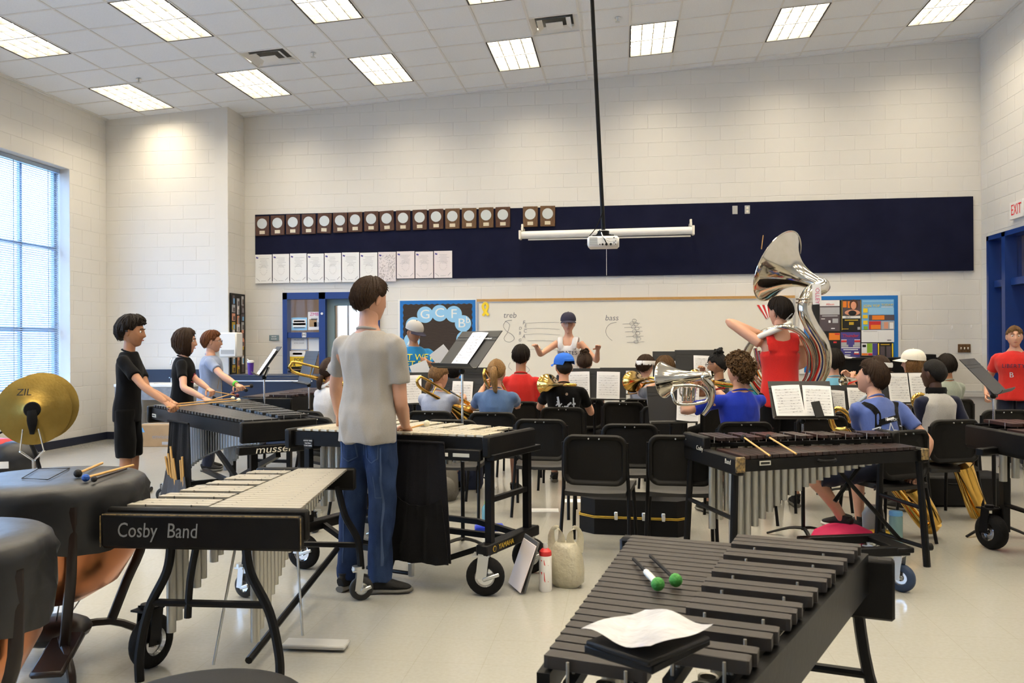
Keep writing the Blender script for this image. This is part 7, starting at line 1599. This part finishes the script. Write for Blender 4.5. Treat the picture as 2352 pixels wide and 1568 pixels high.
# low black case behind the saxophonists
ob = thing('instrument_case', 'low black hard case on the floor behind the second saxophonist chair', 'case', (2.75, 7.75, 0), R(6))
MB().box((0, 0, .13), (.95, .36, .26), None, .02).build('shell', 'black_plastic', ob); MB().tube([(-.06, -.19, .20), (-.04, -.21, .20), (.04, -.21, .20), (.06, -.19, .20)], .008, 6).build('handle', 'black_rubber', ob)
# backpacks between the chairs
mat('pack_grey', (.16, .15, .13), .8, bump=(60, .4)); mat('pack_navy', (.020, .03, .07), .8, bump=(60, .4))
def backpack(label, loc, rz, m):
    t = blob('backpack', label, 'backpack', loc, rz, m, [(0, 0), (.14, 0), (.165, .05), (.16, .22), (.13, .33), (.06, .38), (0, .385)], 24, .012, (1, .72, 1), rz, 'main_bag'); MB().sphere((0, -.12, .13), (.11, .05, .10), 16, 10).build('front_pocket', m, t)
    for s in (-1, 1): MB().tube([(s * .07, .10, .34), (s * .08, .17, .25), (s * .07, .11, .06)], [(.022, .006)] * 3, 8, 4, side=(1, 0, 0)).build('strap', 'fabric_black', t)
    MB().tube([(-.03, .06, .37), (0, .07, .40), (.03, .06, .37)], .007, 6, 3).build('grab_loop', 'fabric_black', t)
backpack('olive grey backpack on the floor seen behind the vibraphone legs', tuple(atz(1012, 1148, 0)), .4, 'pack_grey')
backpack('navy backpack on the floor between the far chairs', tuple(atz(1075, 1120, 0)), -.5, 'pack_navy')
# by the window wall
mat('red_nylon', (.60, .015, .02), .45, bump=(14, .6))
jb = thing('red_gear_bag', 'red and black nylon gear bag slumped against the window wall', 'bag', (-6.55, 8.15, 0), R(20))
MB().sphere((-.10, 0, .22), (.34, .17, .17), 20, 12, rotm(0, -.45, 0)).build('red_panel', 'red_nylon', jb); MB().sphere((.16, -.03, .20), (.28, .18, .20), 20, 12).build('black_body', 'vinyl', jb); MB().box((.14, -.215, .17), (.12, .01, .07), rotm(.1, 0, 0)).build('label', 'paper', jb, 0); MB().tube([(-.05, -.05, .42), (.12, -.02, .50), (.30, -.03, .38)], .012, 6, 4).build('handle', 'black_rubber', jb)
mb_ = thing('detergent_bottle', 'white plastic bottle with red cap near the left edge', 'bottle', (-5.95, 6.75, 0)); MB().lathe([(0, 0), (.06, 0), (.064, .02), (.062, .13), (.035, .18), (.03, .19)], 20).build('body', 'bottle_white', mb_); MB().lathe([(.033, .185), (.033, .235), (0, .237)], 16).build('cap', 'bottle_red', mb_)
dr = thing('drum_rack', 'black tubular drum rack standing beyond the covered drum', 'rack', (-4.75, 6.75, 0), R(5))
bars(dr, [[(-.28, 0, .0), (-.24, 0, .35), (-.40, 0, .75)], [(.42, 0, 0), (.40, 0, .22), (.30, 0, .27)]], 'black_metal', .018, 8, 3, 'post'); bars(dr, [[(-.26, 0, .27), (.36, 0, .29)], [(-.27, 0, .19), (.40, 0, .20)], [(-.28, -.2, .02), (-.28, .2, .02)], [(.42, -.2, .02), (.42, .2, .02)]], 'black_metal', .016, 8, 1, 'cross_bar')
mat('foam_black', (.012, .012, .014), .9)
bdm = thing('floor_speaker', 'low black rounded speaker lying near the window wall', 'speaker', (-6.2, 7.35, 0), R(12)); MB().ext([(.30 * cos(a), .20 * sin(a)) for a in [i * pi / 10 for i in range(11)]], .26, Matrix(((1, 0, 0, 0), (0, 0, -1, .13), (0, 1, 0, 0), (0, 0, 0, 1)))).build('shell', 'foam_black', bdm, 40); MB().box((.04, -.135, .10), (.03, .004, .10)).build('label', 'cream', bdm, 0)
pm_ = MB().box((-4.85, 7.3, .02), (.9, .5, .04), rotm(0, 0, .3), .01).build('floor_platform', 'black_plastic'); tag(pm_, 'low black platform board on the floor behind the boy in black', 'platform')
# papers on the floor
for k, (x, y, w_, lb) in enumerate(((1250, 1172, .24, 'white sheet of paper on the floor under the middle chairs'), (1318, 1150, .16, 'second white paper on the floor further back'))):
    p = atz(x, y, 0); o = MB().box((0, 0, .002), (w_, .15, .003), rotm(0, 0, .1)).build('loose_paper', 'paper', None, 0); o.location = p; tag(o, lb, 'paper', 'papers on the floor')
